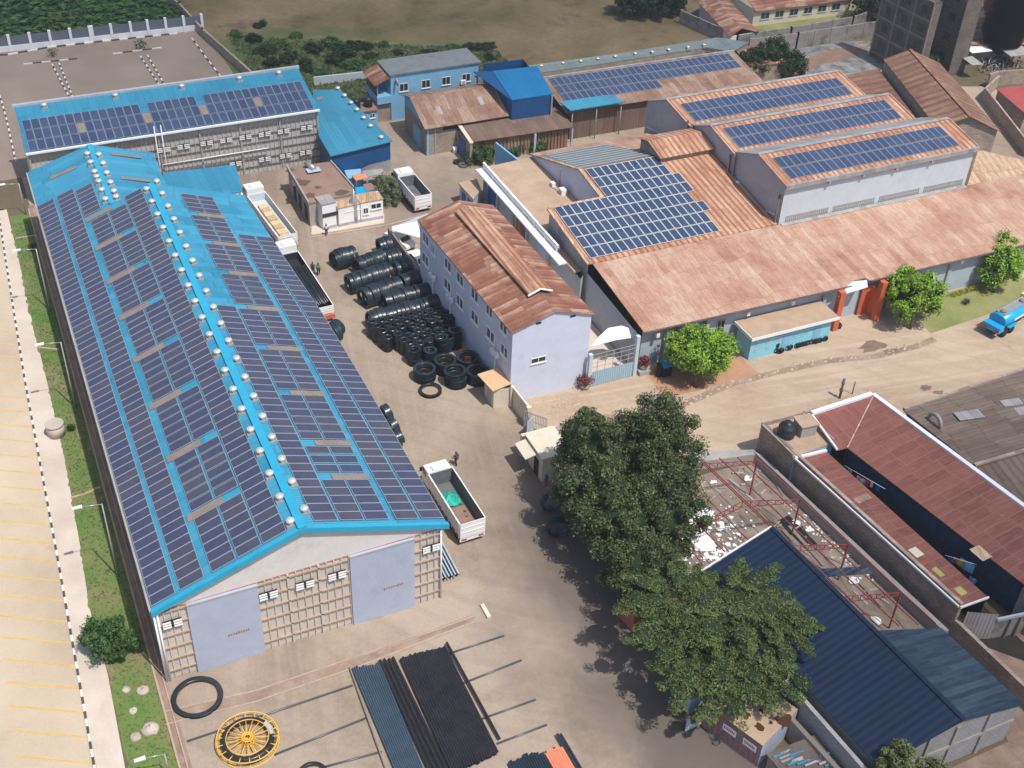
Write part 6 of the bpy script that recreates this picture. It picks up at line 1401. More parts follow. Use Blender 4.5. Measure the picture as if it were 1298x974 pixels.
p = at(500, 262); tree('garden_shrub', 'pale green straggly shrub with grass beside the parked white lorry by the white cabins', 'shrub', p.x, p.y+1, [(p.x-.2, p.y+2.2, 1.6, 1.3, 2.0, 1.5), (p.x-.3, p.y+.8, .9, 1.3, 1.2, .9)], 'pale', .9, .1, 40, .6, 130, .24, seed=10, core=False)
tree('corner_conifer', 'pale green pointed tree cut by the bottom edge below the navy roof', 'tree', 50.0, 37.0,
     [(50.4, 36.2, 4.0, 1.3, 1.0, 2.4), (48.6, 35.6, 3.0, 1.4, 1.0, 1.7), (52.6, 35.0, 2.9, 1.4, 1.0, 1.6)], 'feather2', 1.5, .15, 66, .55, 190, .20, seed=11)
for k, (px, py, r, lab) in enumerate(((608, 196, 1.7, 'large dark green bush beside the blue door of the brown shed'), (654, 190, 1.05, 'round bush between the large bush and the post of the brown shed'), (681, 187, 1.15, 'round green bush right of the post in front of the brown shed'),
                              (643, 193, .8, 'small bush tucked left of the round bush by the brown shed'), (792, 154, .95, 'dark bush in front of the long panelled shed beside the canopy post'), (778, 160, .6, 'small dark bush under the right end of the teal canopy'))):
    p = at(px, py+r*6); tree('bush', lab, 'bush', p.x, p.y, [(p.x, p.y, r*.75, r*1.2, r*.85, r*.85)], 'mid' if k < 4 else 'dark', r*.4, .08, 22, r*.38, 90, .24, seed=20+k)
for k, (px, py, r, h, lab) in enumerate(((905, 108, 1.8, 4.4, 'leftmost dark tree behind the rear panelled hall'), (928, 103, 2.0, 5.2, 'second dark tree from the left behind the rear panelled hall'), (952, 99, 2.1, 5.6, 'middle dark tree in the row behind the rear panelled hall'),
                                 (976, 95, 2.5, 6.4, 'tallest dark tree of the row behind the rear panelled hall'), (1000, 99, 1.9, 4.8, 'rightmost dark tree of the row next to the gravel lot'))):
    p = at(px, py+6); tree('dark_tree', lab, 'tree', p.x, p.y, [(p.x, p.y, h*.6, r*1.15, r, h*.42)], 'dark', h*.4, .18, 26, .85, 120, .40, seed=30+k, group='dark trees behind the rear hall')
for k, (px, py, r, h, lab) in enumerate(((800, 12, 3.0, 5.5, 'left dark tree standing at the far side of the dry field'), (826, 14, 3.6, 7.0, 'tallest dark tree at the far side of the dry field'), (850, 10, 2.6, 5.0, 'right dark tree by the concrete compound wall at the top'))):
    p = at(px, py+8); tree('dark_tree', lab, 'tree', p.x, p.y, [(p.x, p.y, h*.55, r, r, h*.42)], 'dark', h*.4, .2, 24, 1.2, 90, .6, seed=40+k, group='dark trees at the far field edge')
for k, (px, py, r, h, lab) in enumerate(((1098, 16, 2.8, 5.5, 'dark tree behind the lawn of the cream house'), (1118, 34, 2.4, 4.6, 'dark tree at the corner of the gravel lot wall'), (1136, 52, 2.8, 3.8, 'broad green tree overhanging the piered wall of the gravel lot'), (1158, 70, 2.2, 3.2, 'dark green tree between the gravel lot wall and the concrete grid tower'),
                                         (1172, 84, 1.8, 2.6, 'small dark tree at the foot of the concrete grid tower'), (1128, 12, 2.4, 5.0, 'dark tree left of the concrete grid tower near the top edge'))):
    p = at(px, py+10); tree('dark_tree', lab, 'tree', p.x, p.y, [(p.x, p.y, h*.6, r, r, h*.42)], 'mid' if k == 2 else 'dark', h*.4, .2, 24, 1.0, 100, .5, seed=50+k, group='trees around the gravel lot')
# scrub on the field edge
random.seed(77)
scr = [(322, 50, 1.9), (336, 64, 2.1), (352, 58, 1.9), (345, 80, 1.8), (366, 75, 2.2), (300, 42, 1.5), (388, 84, 1.7), (398, 62, 1.9), (420, 56, 2.3), (438, 66, 2.4), (455, 58, 2.1), (446, 82, 1.9), (425, 78, 1.9), (470, 70, 1.6), (485, 56, 1.5), (505, 66, 1.3), (545, 66, 1.2), (575, 58, 1.4), (600, 60, 1.6), (618, 58, 1.4), (406, 92, 1.3), (330, 30, 1.2), (620, 72, 1.2), (376, 44, 1.3)]
proto_b = None
for k, (px, py, r) in enumerate(scr):
    p = at(px, py+3)
    if k < 3:
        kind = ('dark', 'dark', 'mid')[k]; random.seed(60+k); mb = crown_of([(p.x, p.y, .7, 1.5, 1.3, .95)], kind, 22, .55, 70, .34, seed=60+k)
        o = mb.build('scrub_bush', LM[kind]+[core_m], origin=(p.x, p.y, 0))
        if k == 0: protos = []
        protos.append(o)
    else:
        o = protos[k % 3].copy(); COL.objects.link(o); o.location = (p.x, p.y, 0)
    o.scale = (r*.75*random.uniform(.6, 1.15), r*.55*random.uniform(.7, 1.2), r*.36*random.uniform(.6, 1.25)); o.rotation_euler = (0, 0, random.random()*6)
    tag(o, 'dark low scrub bush on the grassy edge of the dry field', 'bush', 'scrub bushes along the field edge')
# crops top left: tufts nobody could count
random.seed(90); mb = MB()
for i in range(9000):
    x = random.uniform(-45, 36); y = random.uniform(204, 262)
    if y > 262-(x+45)*.4+20: continue
    s = random.uniform(.5, 1.1); z = random.uniform(.2, .7); t = random.random()*3.14; n = len(mb.V)
    dx, dy = math.cos(t)*s, math.sin(t)*s
    mb.V.extend((Vector((x-dx, y-dy, z)), Vector((x+dy*.4, y-dx*.4, z+.25)), Vector((x+dx, y+dy, z)), Vector((x-dy*.4, y+dx*.4, z+.1)))); mb.F.append((n, n+1, n+2, n+3)); mb.MI.append(random.choice((0, 1, 1, 2))); mb.S.append(False)
o = mb.build('crops', LM['mid'][:2]+[LM['dark'][1]]); o['kind'] = 'stuff'
# grass tufts: verge and field edge
random.seed(91); mb = MB()
def tufts(poly_fn, n, s0, s1, zmax):
    for i in range(n):
        x, y = poly_fn(); s = random.uniform(s0, s1); t = random.random()*3.14; k = len(mb.V); dx, dy = math.cos(t)*s, math.sin(t)*s; h = random.uniform(.3, 1)*zmax
        mb.V.extend((Vector((x-dx, y-dy, .02)), Vector((x+dx, y+dy, .02)), Vector((x+dx*.6+.05, y+dy*.6, h)), Vector((x-dx*.6, y-dy*.6+.05, h)))); mb.F.append((k, k+1, k+2, k+3)); mb.MI.append(random.choice((0, 1, 1, 2))); mb.S.append(False)
def vf():
    y = random.uniform(57, 146); return random.uniform(lerp_tab(edge, y)+.15, 2.4), y
tufts(vf, 5200, .05, .16, .16)
def gf():
    a = random.random(); b = random.random(); return 40+a*40, 163+b*34*(1-a*.6)
tufts(gf, 7500, .15, .55, .45)
o = mb.build('grass', [LM['mid'][2], LM['pale'][2], LM['pale'][1]]); o['kind'] = 'stuff'
# yellow hedge and planters
HG = thing('yellow_hedge', 'low yellow green hedge along the grey factory wall by the lawn', 'hedge', at(1240, 372))
mb = MB(); random.seed(14)
for k in range(26):
    t = k/25; p = at(1208+t*70, 376-t*22); leaf_cloud(mb, (p.x, p.y, .35), (.5, .4, .4), 90, .16)
mb.build('foliage', LM['yellow'], HG)
for k, (px, py, lab) in enumerate(((741, 492, 'red leaved shrub in a round pot at the corner of the white office block'), (815, 472, 'red leaved shrub in a square concrete planter beside the factory gate post'))):
    p = at(px, py); T = thing('potted_shrub', lab, 'plant', p); mb = MB(); random.seed(15+k); r = 1.05 if k == 0 else .75; h = 1.15 if k == 0 else 1.5
    leaf_cloud(mb, (p.x, p.y, h), (r, r, .65), 420, .24, shell=.3); mb.build('crown', LM['red'], T)
    mb = MB()
    if k == 0: mb.lathe((p.x, p.y, 0), [(.45, 0), (.6, .55), (.5, .56)], 14)
    else: mb.box(p.x-.75, p.y-.6, 0, p.x+.95, p.y+.6, .5); mb.lathe((p.x, p.y, .5), [(.4, 0), (.5, .5), (.42, .5)], 12)
    mb.build('planter', G['concrete'], T); MB().cyl((p.x, p.y, .4), (p.x, p.y, h), .06, n=6).build('trunk', G['trunk'], T)
for k, (px, py, lab) in enumerate(((91, 546, 'small dark bush beside the round concrete manhole'), (42, 318, 'dark bush on the upper verge near the lamp post'), (1224, 386, 'small round shrub alone on the lawn'), (67, 72, 'sparse young tree in the left planting bed of the far parking lot'), (178, 63, 'sparse young tree in the right planting bed of the far parking lot'))):
    p = at(px, py); mb = MB(); random.seed(70+k); r = (.5, .6, .5, 1.0, 1.2)[k]; mb.cyl((p.x, p.y, 0), (p.x, p.y, r), .05, n=6, mi=3)
    leaf_cloud(mb, (p.x, p.y, r*.9), (r, r, r*.7), 260 if k < 3 else 120, .16 if k < 3 else .3, shell=.2); tag(mb.build('small_shrub', LM['dark' if k != 3 else 'pale']+[G['trunk']], origin=p), lab, 'shrub')

# ================================================================== VEHICLES
def wheel(parent, x, y, r=.5, w=.32):
    mb = MB(); mb.lathe((x, y, r), [(r*.55, -w/2), (r*.93, -w/2), (r, -w/2+.05), (r, w/2-.05), (r*.93, w/2), (r*.55, w/2)], 16, 0, axis='x'); t = mb.build('wheel', G['rubber'], parent, local=True)
    mb = MB(); mb.lathe((x, y, r), [(0, -w/2+.03), (r*.3, -w/2+.0), (r*.56, -w/2+.05), (r*.56, w/2-.05), (r*.3, w/2), (0, w/2-.03)], 12, 0, axis='x'); mb.build('rim', G['steel'], t, local=True)
def lorry(label, loc, rot, L, W=2.45, floor=1.15, side=1.45, cab=True, cabL=1.9, cabH=2.9, ribs=True, bed_mat='bedgrey', group=None, visor=True, gap=.3, axles=None):
    """tail at y=0, nose at +y"""
    T = thing('lorry', label, 'lorry', loc, rot, group)
    hw = W/2
    mb = MB(); mb.box(-.5, .3, .7, -.25, L+gap+(cabL if cab else 0)-.3, 1.0); mb.box(.25, .3, .7, .5, L+gap+(cabL if cab else 0)-.3, 1.0)
    for y in (.6, L*.5, L-.4): mb.box(-hw+.2, y, .75, hw-.2, y+.15, .95)
    mb.build('chassis', G['dark'], T, local=True)
    mb = MB(); t = .07; zt = floor+side
    mb.box(-hw, 0, floor-.12, hw, L, floor, 1)
    mb.box(-hw, t, floor+.001, -hw+t, L-t, zt, 0); mb.box(hw-t, t, floor+.001, hw, L-t, zt, 0); mb.box(-hw, L-t, floor+.001, hw, L, zt+.15, 0)
    b = mb.build('cargo_bed', [G['truckw'], G[bed_mat]], T, local=True)
    mb = MB(); mb.box(-hw+t+.004, t+.004, floor+.005, -hw+t+.012, L-t-.004, zt-.06); mb.box(hw-t-.012, t+.004, floor+.005, hw-t-.004, L-t-.004, zt-.06); mb.box(-hw+t+.012, L-t-.012, floor+.005, hw-t-.012, L-t-.004, zt); mb.box(-hw+t+.02, t+.02, floor+.002, hw-t-.02, L-t-.02, floor+.02); mb.build('bed_lining', G[bed_mat], b, local=True)
    if ribs:
        n = int(L/.8)
        for s in (-1, 1):
            mb = MB(); mb.box(min(s*hw, s*(hw+.05)), .1, zt-.1, max(s*hw, s*(hw+.05)), L-.1, zt-.03)
            for k in range(n+1):
                y = .1+k*(L-.3)/n; mb.box(min(s*hw, s*(hw+.07)), y, floor-.1, max(s*hw, s*(hw+.07)), y+.1, zt-.02)
            mb.build('side_ribs', G['truckw'], b, local=True)
    mb = MB(); mb.box(-hw-.08, 0.05, floor-.22, -hw, L, floor-.12); mb.box(hw, 0.05, floor-.22, hw+.08, L, floor-.12); mb.build('red_rail', G['redtrim'], T, local=True)
    mb = MB(); mb.box(-hw, -.06, floor-.1, hw, .0, zt); tg = mb.build('tailgate', G['truckw'], T, local=True)
    mb = MB(); 
    for z in (floor+side*.33, floor+side*.66): mb.box(-hw+.1, -.1, z, hw-.1, -.065, z+.06)
    mb.build('tailgate_bar', G['truckw'], tg, local=True)
    mb = MB(); mb.box(-hw, -.02, .55, hw, .08, .95, 0); mb.build('rear_bumper', G['truckw'], T, local=True)
    for s in (-1, 1): MB().box(min(s*.6, s*1.1), -.05, .68, max(s*.6, s*1.1), -.025, .86).build('tail_light', G['lamp_r'], T, local=True)
    ax = axles or (1.2, 2.5)
    for y in ax:
        for s in (-1, 1): wheel(T, s*(hw-.28), y)
    if cab:
        y0 = L+gap; mb = MB()
        prof = [(y0, .6), (y0+cabL, .6), (y0+cabL, 1.6), (y0+cabL-.18, cabH-.15), (y0+cabL-.35, cabH), (y0, cabH)]
        A_ = [mb.v((-hw+.08, y, z)) for y, z in prof]; B_ = [mb.v((hw-.08, y, z)) for y, z in prof]
        mb.f(A_[::-1]); mb.f(B_)
        for i in range(len(prof)): mb.f([A_[i], A_[(i+1) % 6], B_[(i+1) % 6], B_[i]])
        c = mb.build('cab', G['truckw'], T, local=True)
        mb = MB(); mb.poly([(-hw+.2, y0+cabL+.003, 1.65), (hw-.2, y0+cabL+.003, 1.65), (hw-.2, y0+cabL-.15, cabH-.2), (-hw+.2, y0+cabL-.15, cabH-.2)][::-1]); mb.build('windscreen', G['glass'], c, local=True)
        for s in (-1, 1):
            x = s*(hw-.07); mb = MB(); mb.poly([(x, y0+.6, 1.7), (x, y0+cabL-.3, 1.7), (x, y0+cabL-.4, 2.4), (x, y0+.6, 2.4)]); mb.build('side_window', G['glass'], c, local=True)
            mb = MB(); mb.box(min(x, x+s*.25), y0+cabL-.15, 1.8, max(x, x+s*.25), y0+cabL-.08, 2.3); mb.build('mirror', G['dark'], c, local=True)
            MB().box(min(s*.7, s*1.05), y0+cabL, .85, max(s*.7, s*1.05), y0+cabL+.03, 1.05).build('headlight', G['glass'], c, local=True)
            wheel(T, s*(hw-.25), y0+cabL-.75)
        if visor: MB().box(-.6, y0+.1, cabH, .6, y0+.9, cabH+.18).build('roof_deflector', G['truckw'], c, local=True)
    return T
T1 = lorry('white open lorry with a turquoise tarpaulin in its bed beside the blue roofed warehouse corner', (32.15, 72.7, 0), RD(1.5), 7.4, 2.5, 1.15, 1.65, cabH=2.65, cabL=1.7, gap=.15)
mb = MB(); random.seed(31); mb2 = []
n0 = 9
for i in range(n0):
    for j in range(n0):
        pass
gx = [[mb.v((-1.0+1.7*i/8, 3.9+1.9*j/8, 1.2+(.55*math.exp(-((i-4)**2+(j-4)**2)/9)+random.uniform(0, .22)))) for i in range(9)] for j in range(9)]
for j in range(8):
    for i in range(8): mb.f([gx[j][i], gx[j][i+1], gx[j+1][i+1], gx[j+1][i]])
mb.M = None; o = mb.build('tarpaulin', G['green_tarp']); o.location = T1.location; o.rotation_euler = T1.rotation_euler
tag(o, 'crumpled turquoise tarpaulin lying in the bed of the open white lorry', 'tarpaulin')
mb = MB(); random.seed(32); mb.poly([(-1.05, .3, 1.19), (1.0, .3, 1.19), (1.0, 3.8, 1.19), (-1.05, 3.8, 1.19)])
for k in range(5): mb.poly(blob(random.uniform(-.3, .7), random.uniform(.8, 3.4), random.uniform(.08, .2), 7, 1.2), 1)
o = mb.build('sand_load', [G['tanflat_d'], G['dark']]); o.location = T1.location; o.rotation_euler = T1.rotation_euler; tag(o, 'thin layer of brown earth on the floor of the open white lorry', 'load')
T2 = lorry('empty white lorry parked on the far yard next to the pale green shrub', (49.6, 130.7, 0), RD(2), 5.6, 2.4, 1.1, 1.5)
mb = MB(); mb.poly(blob(-.1, 2.2, .7, 9, 1.14, 1.6)); o = mb.build('rust_load', G['tanflat_d']); o.location = T2.location; o.rotation_euler = T2.rotation_euler; tag(o, 'brown dirt patch in the empty lorry by the shrub', 'load')
T3 = lorry('long white flatbed lorry loaded with plywood sheets beside the rear warehouse', (30.75, 127.9, 0), RD(4.5), 11.2, 2.45, 1.2, 1.0, bed_mat='lightgrey', axles=(1.2, 2.4, 3.6))
mb = MB(); random.seed(33)
for k in range(8):
    y = .6+k*1.12; w = random.uniform(-.06, .06); mb.box(-.55+w, y, 1.22, .6+w, y+1.05, 1.5+random.uniform(0, .12), k % 2)
o = mb.build('plywood_load', [G['wood'], plain('plywood_b', (.62, .45, .26), .8, var=.25, scale=2)]); o.location = T3.location; o.rotation_euler = T3.rotation_euler; tag(o, 'row of orange brown plywood stacks lying on the long flatbed lorry', 'load')
T4 = lorry('white lorry carrying black pipes, half hidden by the eave of the long warehouse', (30.2, 111.4, 0), RD(2), 12.4, 2.3, 1.2, .9, axles=(1.2, 2.4), bed_mat='dark')
MB().box(-1.2, -.3, .5, 1.2, -.07, 1.0).build('red_bumper', G['orange'], T4, local=True)
LP = []
for k in range(9):
    mb = MB(); mb.cyl((-.85+k*.21, .9, 1.75+(k % 3)*.12), (-.85+k*.21, 9.4, 1.75+(k % 3)*.12), .13, n=8)
    o = mb.build('loaded_pipe', G['black']); o.location = T4.location; o.rotation_euler = T4.rotation_euler; tag(o, 'long black pipe lying in the bed of the half hidden white lorry', 'pipe', 'black pipes loaded on the lorry')
# blue tanker
TK = thing('tanker_lorry', 'bright blue water tanker lorry with yellow cab cut by the right edge of the photo', 'tanker', (100.6, 81.0, 0), RD(-76))
mb = MB(); mb.box(-.5, .1, .75, .5, 8.4, 1.05); mb.build('chassis', G['dark'], TK, local=True)
mb = MB(); n = 18; e = []
for y, s in ((.9, .86), (1.0, 1), (6.6, 1), (6.7, .86)):
    e.append([mb.v((1.15*s*math.cos(6.2832*i/n), y, 2.0+.85*s*math.sin(6.2832*i/n))) for i in range(n)])
for j in range(3):
    for i in range(n): mb.f([e[j][i], e[j+1][i], e[j+1][(i+1) % n], e[j][(i+1) % n]], 0, True)
mb.f(e[0]); mb.f(e[3][::-1]); tb = mb.build('tank', G['tankblue'], TK, local=True)
mb = MB(); mb.box(-.5, 1.2, 2.8, .5, 6.4, 2.9); mb.box(-.55, 1.2, 2.9, -.5, 6.4, 3.0); mb.box(.5, 1.2, 2.9, .55, 6.4, 3.0); mb.build('walkway', G['steel'], tb, local=True)
for y in (1.6, 5.4): mb = MB(); mb.lathe((0, y, 2.9), [(.32, 0), (.34, .18), (.2, .24), (0, .25)], 12); mb.build('hatch', G['tanflat_d'], tb, local=True)
mb = MB(); mb.box(-1.1, -.1, 1.0, 1.1, .9, 1.7); mb.build('rear_locker', G['tankblue'], TK, local=True)
for s in (-1, 1):
    MB().box(min(s*.5, s*1.0), -.14, 1.1, max(s*.5, s*1.0), -.11, 1.4).build('tail_light', G['lamp_r'], TK, local=True)
    for y in (1.5, 2.9): wheel(TK, s*.95, y)
    MB().box(min(s*.75, s*1.2), 2.0, 1.05, max(s*.75, s*1.2), 3.6, 1.12).build('mudguard', G['tankblue'], TK, local=True)
    wheel(TK, s*.95, 8.3)
mb = MB(); mb.box(1.13, 2.6, 1.85, 1.165, 5.4, 2.15); mb.build('white_lettering_band', G['white'], tb, local=True)
mb = MB(); mb.box(-1.15, 7.0, .7, 1.15, 9.0, 2.8); c = mb.build('cab', plain('pale_yellow_cab', (.75, .68, .25), .4), TK, local=True)
MB().box(-1.0, 9.001, 1.6, 1.0, 9.03, 2.5).build('windscreen', G['glass'], c, local=True)
# white cars behind the coil yard wall
def car(label, loc, rot, colm='truckw'):
    T = thing('car', label, 'car', loc, rot); mb = MB(); prof = [(0, .35), (0, .85), (.15, .95), (.9, 1.0), (1.4, 1.45), (3.0, 1.48), (3.5, 1.0), (4.3, .88), (4.4, .4)]
    A_ = [mb.v((-.82, y, z)) for y, z in prof]; B_ = [mb.v((.82, y, z)) for y, z in prof]; mb.f(A_[::-1]); mb.f(B_)
    for i in range(len(prof)): mb.f([A_[i], A_[(i+1) % 9], B_[(i+1) % 9], B_[i]])
    b = mb.build('body', G[colm], T, local=True)
    mb = MB(); mb.poly([(-.7, 1.0, 1.03), (.7, 1.0, 1.03), (.65, 1.37, 1.44), (-.65, 1.37, 1.44)]); mb.poly([(-.65, 3.06, 1.45), (.65, 3.06, 1.45), (.72, 3.5, 1.04), (-.72, 3.5, 1.04)])
    for s in (-1, 1): mb.poly([(s*.825, 1.15, 1.05), (s*.825, 3.3, 1.05), (s*.825, 2.95, 1.38), (s*.825, 1.45, 1.38)])
    mb.build('windows', G['glass'], b, local=True)
    for s in (-1, 1):
        for y in (.85, 3.5): wheel(T, s*.74, y, .32, .2)
        MB().box(min(s*.45, s*.75), 4.36, .6, max(s*.45, s*.75), 4.41, .75).build('headlight', G['white_clean'], b, local=True)
    return T
p = at(496, 301); car('small white car behind the upright coils at the far end of the stone yard wall', (p.x-.3, p.y+.2, 0), RD(200))
p = at(522, 325); car('white car parked under the pale shelter beside the office block back wall', (p.x, p.y, 0), RD(185))
tag(MB().slab([at(497, 292, 2.6), at(535, 302, 2.6), at(529, 281, 2.6), at(497, 287, 2.6)], .1).build('car_shelter_roof', G['white_clean'], origin=at(515, 290)), 'flat white shelter roof behind the office block', 'shelter')
tag(MB().slab([at(497, 288, 2.5), at(530, 281, 2.5), at(547, 273, 2.5), at(541, 271, 2.5)], .08).build('grey_shade_net', G['bluegrey'], origin=at(520, 280)), 'dark grey strip of shade net behind the white shelter roof', 'shade net')
wl = MB(); a, b = at(493, 308), at(531, 361); wl.beam((a.x, a.y, 1.1), (b.x, b.y, 1.1), .25, 2.2); tag(wl.build('stone_yard_wall', G['stone'], origin=a), 'brown stone wall between the coil yard and the office back court', 'wall')

# ================================================================== PIPE COILS
def coil_mesh(name, R, w, d, mat, seed, n=30, rings=4):
    """bundle of pipe turns: outer radius R, width w along its axis, radial thickness d, axis z, base at z=0"""
    random.seed(seed); mb = MB(); prof = []
    m = rings
    for k in range(m): z = w*(k+.5)/m; prof += [(R-.06*R*random.random()-.05*R-.02, z-w/m*.48), (R*random.uniform(.97, 1.0), z), ]
    prof += [(R-.04, w)]
    for k in range(3): r = R-d*(k+.5)/3; prof += [(r+.02, w+.02*random.random()), (r-d/7, w-.03)]
    prof += [(R-d, w-.04), (R-d, .04), (R-d*.5, -.0)]
    mb.lathe((0, 0, 0), prof, n, 0, closed=True)
    for i in range(len(mb.V)): mb.V[i] = mb.V[i]+Vector((random.uniform(-.012, .012), random.uniform(-.012, .012), random.uniform(-.008, .008)))
    me = bpy.data.meshes.new(name); me.from_pydata([tuple(v) for v in mb.V], [], mb.F); me.materials.append(G[mat]); me.polygons.foreach_set('use_smooth', [True]*len(mb.F)); me.update(); return me
me_big = [coil_mesh('coil_big', 1.3, .39, .28, ('black', 'blackblue', 'blackblue')[k], 100+k, 32, 5) for k in range(3)]
me_med = [coil_mesh('coil_medium', 1.25, .36, .33, ('black', 'blackblue')[k], 110+k) for k in range(2)]
me_sml = [coil_mesh('coil_small', .58, .26, .22, ('black', 'blackblue')[k], 120+k, 18, 5) for k in range(2)]
me_md2 = [coil_mesh('coil_mid', .78, .28, .30, ('black', 'blackblue')[k], 130+k, 22, 3) for k in range(2)]
random.seed(55)
def put_coil(me, loc, rot, label, group):
    o = bpy.data.objects.new('pipe_coil', me); COL.objects.link(o); o.location = loc; o.rotation_euler = rot; tag(o, label, 'pipe coil', group); return o
rows = [((34.6, 121.7), (37.4, 122.2), 6, 1.25, 'rearmost left drum nearest the two walkers'), ((36.7, 119.4), (40.4, 120.4), 8, 1.2, 'second row of upright coils from the back'), ((40.7, 122.8), (42.3, 123.0), 4, 1.15, 'upright coils next to the white car and the stone wall'),
        ((40.7, 119.9), (42.4, 120.0), 4, 1.1, 'short upright drum halfway along the stone wall'), ((34.6, 116.2), (40.1, 117.0), 12, 1.25, 'third row of upright coils from the back'), ((40.8, 117.3), (42.7, 117.3), 5, 1.15, 'short end drum continuing the third row towards the wall'),
        ((35.2, 112.7), (40.1, 113.8), 11, 1.25, 'fourth row of upright coils from the back'), ((40.6, 114.4), (42.8, 114.6), 5, 1.1, 'short end drum continuing the fourth row beside the office block'), ((37.3, 111.3), (43.0, 111.7), 12, 1.1, 'fifth row of upright coils, partly behind the front row'),
        ((34.4, 108.2), (40.9, 108.5), 14, 1.2, 'front row of upright coils just behind the small coil stacks'), ((41.2, 108.9), (43.2, 109.0), 5, 1.1, 'last short drum of upright coils under the office windows')]
for a, b, n, R, lab in rows:
    a = Vector(a+(0,)); b = Vector(b+(0,)); d = (b-a); ang = math.atan2(d.y, d.x)
    for k in range(n):
        p = a+d*(k+.0)/n; s = R/1.3*random.uniform(.93, 1.03)
        o = put_coil(random.choice(me_big), (p.x, p.y, 1.3*s), (RD(random.uniform(-3, 3)), RD(90+random.uniform(-4, 4)), ang+RD(random.uniform(-5, 5))), 'black pipe coil in the '+lab if not lab.startswith('upright') else 'one of the black '+lab, lab)
        o.scale = (s, s, (d.length/n)/.42)
# small coils in standing stacks: a block of stacks
random.seed(56)
ncol = 0
blk = []
for r in range(6):
    for c in range(8):
        x = 34.3+c*1.13+r*.28; y = 106.9-r*1.06-c*.05
        if x > 43.0: continue
        if r >= 4 and c < 1: continue
        if r == 5 and c > 5: continue
        blk.append((x, y, r, c))
rown = ('rearmost', 'second', 'third', 'fourth', 'fifth', 'front')
for x, y, r, c in blk:
    h = 8 if r < 3 else random.choice((6, 7, 8)); 
    x += random.uniform(-.08, .08); y += random.uniform(-.08, .08)
    me = random.choice(me_sml)
    for k in range(3):
        o = put_coil(me, (x+random.uniform(-.03, .03), y+random.uniform(-.03, .03), k*(h*.26/3)), (0, 0, random.random()*6), 'small black pipe coil in the %s row of tall narrow coil stacks' % rown[r], '%s row of narrow coil stacks' % rown[r]); o.scale = (1, 1, h/3.0)
# medium and wide flat stacks
for x, y, h, nm in ((36.9, 100.4, 7, 'medium stack left in front of the narrow stacks'), (38.7, 100.3, 5, 'medium stack of coils right of the left front stack'), (40.4, 101.0, 8, 'tall medium stack of coils below the office windows'), (42.2, 101.7, 8, 'tall medium stack of coils leaning near the office wall'), (39.0, 102.2, 6, 'medium stack of coils hidden in the middle of the block')):
    for k in range(h): put_coil(random.choice(me_md2), (x+random.uniform(-.05, .05), y+random.uniform(-.05, .05), k*.28), (0, 0, random.random()*6), 'black pipe coil in the '+nm, nm)
for x, y, h, nm in ((37.0, 97.4, 4, 'wide stack at the left front corner of the coil yard'), (39.7, 95.4, 5, 'wide five-high stack in front, beside the single flat coil'), (39.6, 98.0, 4, 'wide stack in the middle of the front group'), (42.1, 97.6, 4, 'wide stack under the office air conditioner pipes'), (42.1, 95.0, 4, 'wide stack against the back of the guard hut'), (36.7, 95.1, 1, 'single flat coil')):
    for k in range(h): put_coil(random.choice(me_med), (x+random.uniform(-.07, .07), y+random.uniform(-.07, .07), k*.36), (0, 0, random.random()*6), ('black pipe coil in the '+nm) if h > 1 else 'single wide black pipe coil lying flat at the very front of the coil yard', nm if h > 1 else None)
# loose coils by the long warehouse and the forecourt
for px, py, z, R, rot, lab in ((421, 424, 1.2, 1.1, (0, RD(90), RD(25)), 'upright black coil leaning by the eave of the long warehouse'), (424, 418, 1.1, 1.0, (0, RD(90), RD(35)), 'second upright coil just behind the one leaning by the warehouse eave'),
                            (486, 525, 1.0, .9, (0, RD(80), RD(10)), 'black coil showing past the warehouse eave halfway down the yard'), (494, 542, 1.0, .9, (0, RD(80), RD(15)), 'black coil next to the other coil halfway down the warehouse eave'), (501, 556, 1.0, .8, (0, RD(80), RD(5)), 'lowest black coil peeking past the warehouse eave'),
                            (701, 640, 1.2, 1.1, (0, RD(85), RD(80)), 'dark blue coil standing under the left side of the big glossy tree'), (709, 672, 1.2, 1.15, (0, RD(85), RD(75)), 'dark blue coil below the first one under the glossy tree')):
    p = at(px, py, z); o = put_coil(me_big[1], (p.x, p.y, z), rot, lab, None); o.scale = (R/1.3, R/1.3, 1.8)
me_ring = coil_mesh('coil_ring', 2.05, .34, .42, 'black', 140, 40, 3)
p = at(250, 884, .2); put_coil(me_ring, (p.x, p.y, 0), (0, 0, 0), 'very large flat ring of black pipe on the forecourt beside the yellow reel', None)
p = at(393, 976, .2); o = put_coil(me_ring, (p.x, p.y-.6, 0), (0, 0, 1), 'black pipe ring cut by the bottom edge between reel and pipes', None); o.scale = (.6, .6, 1)
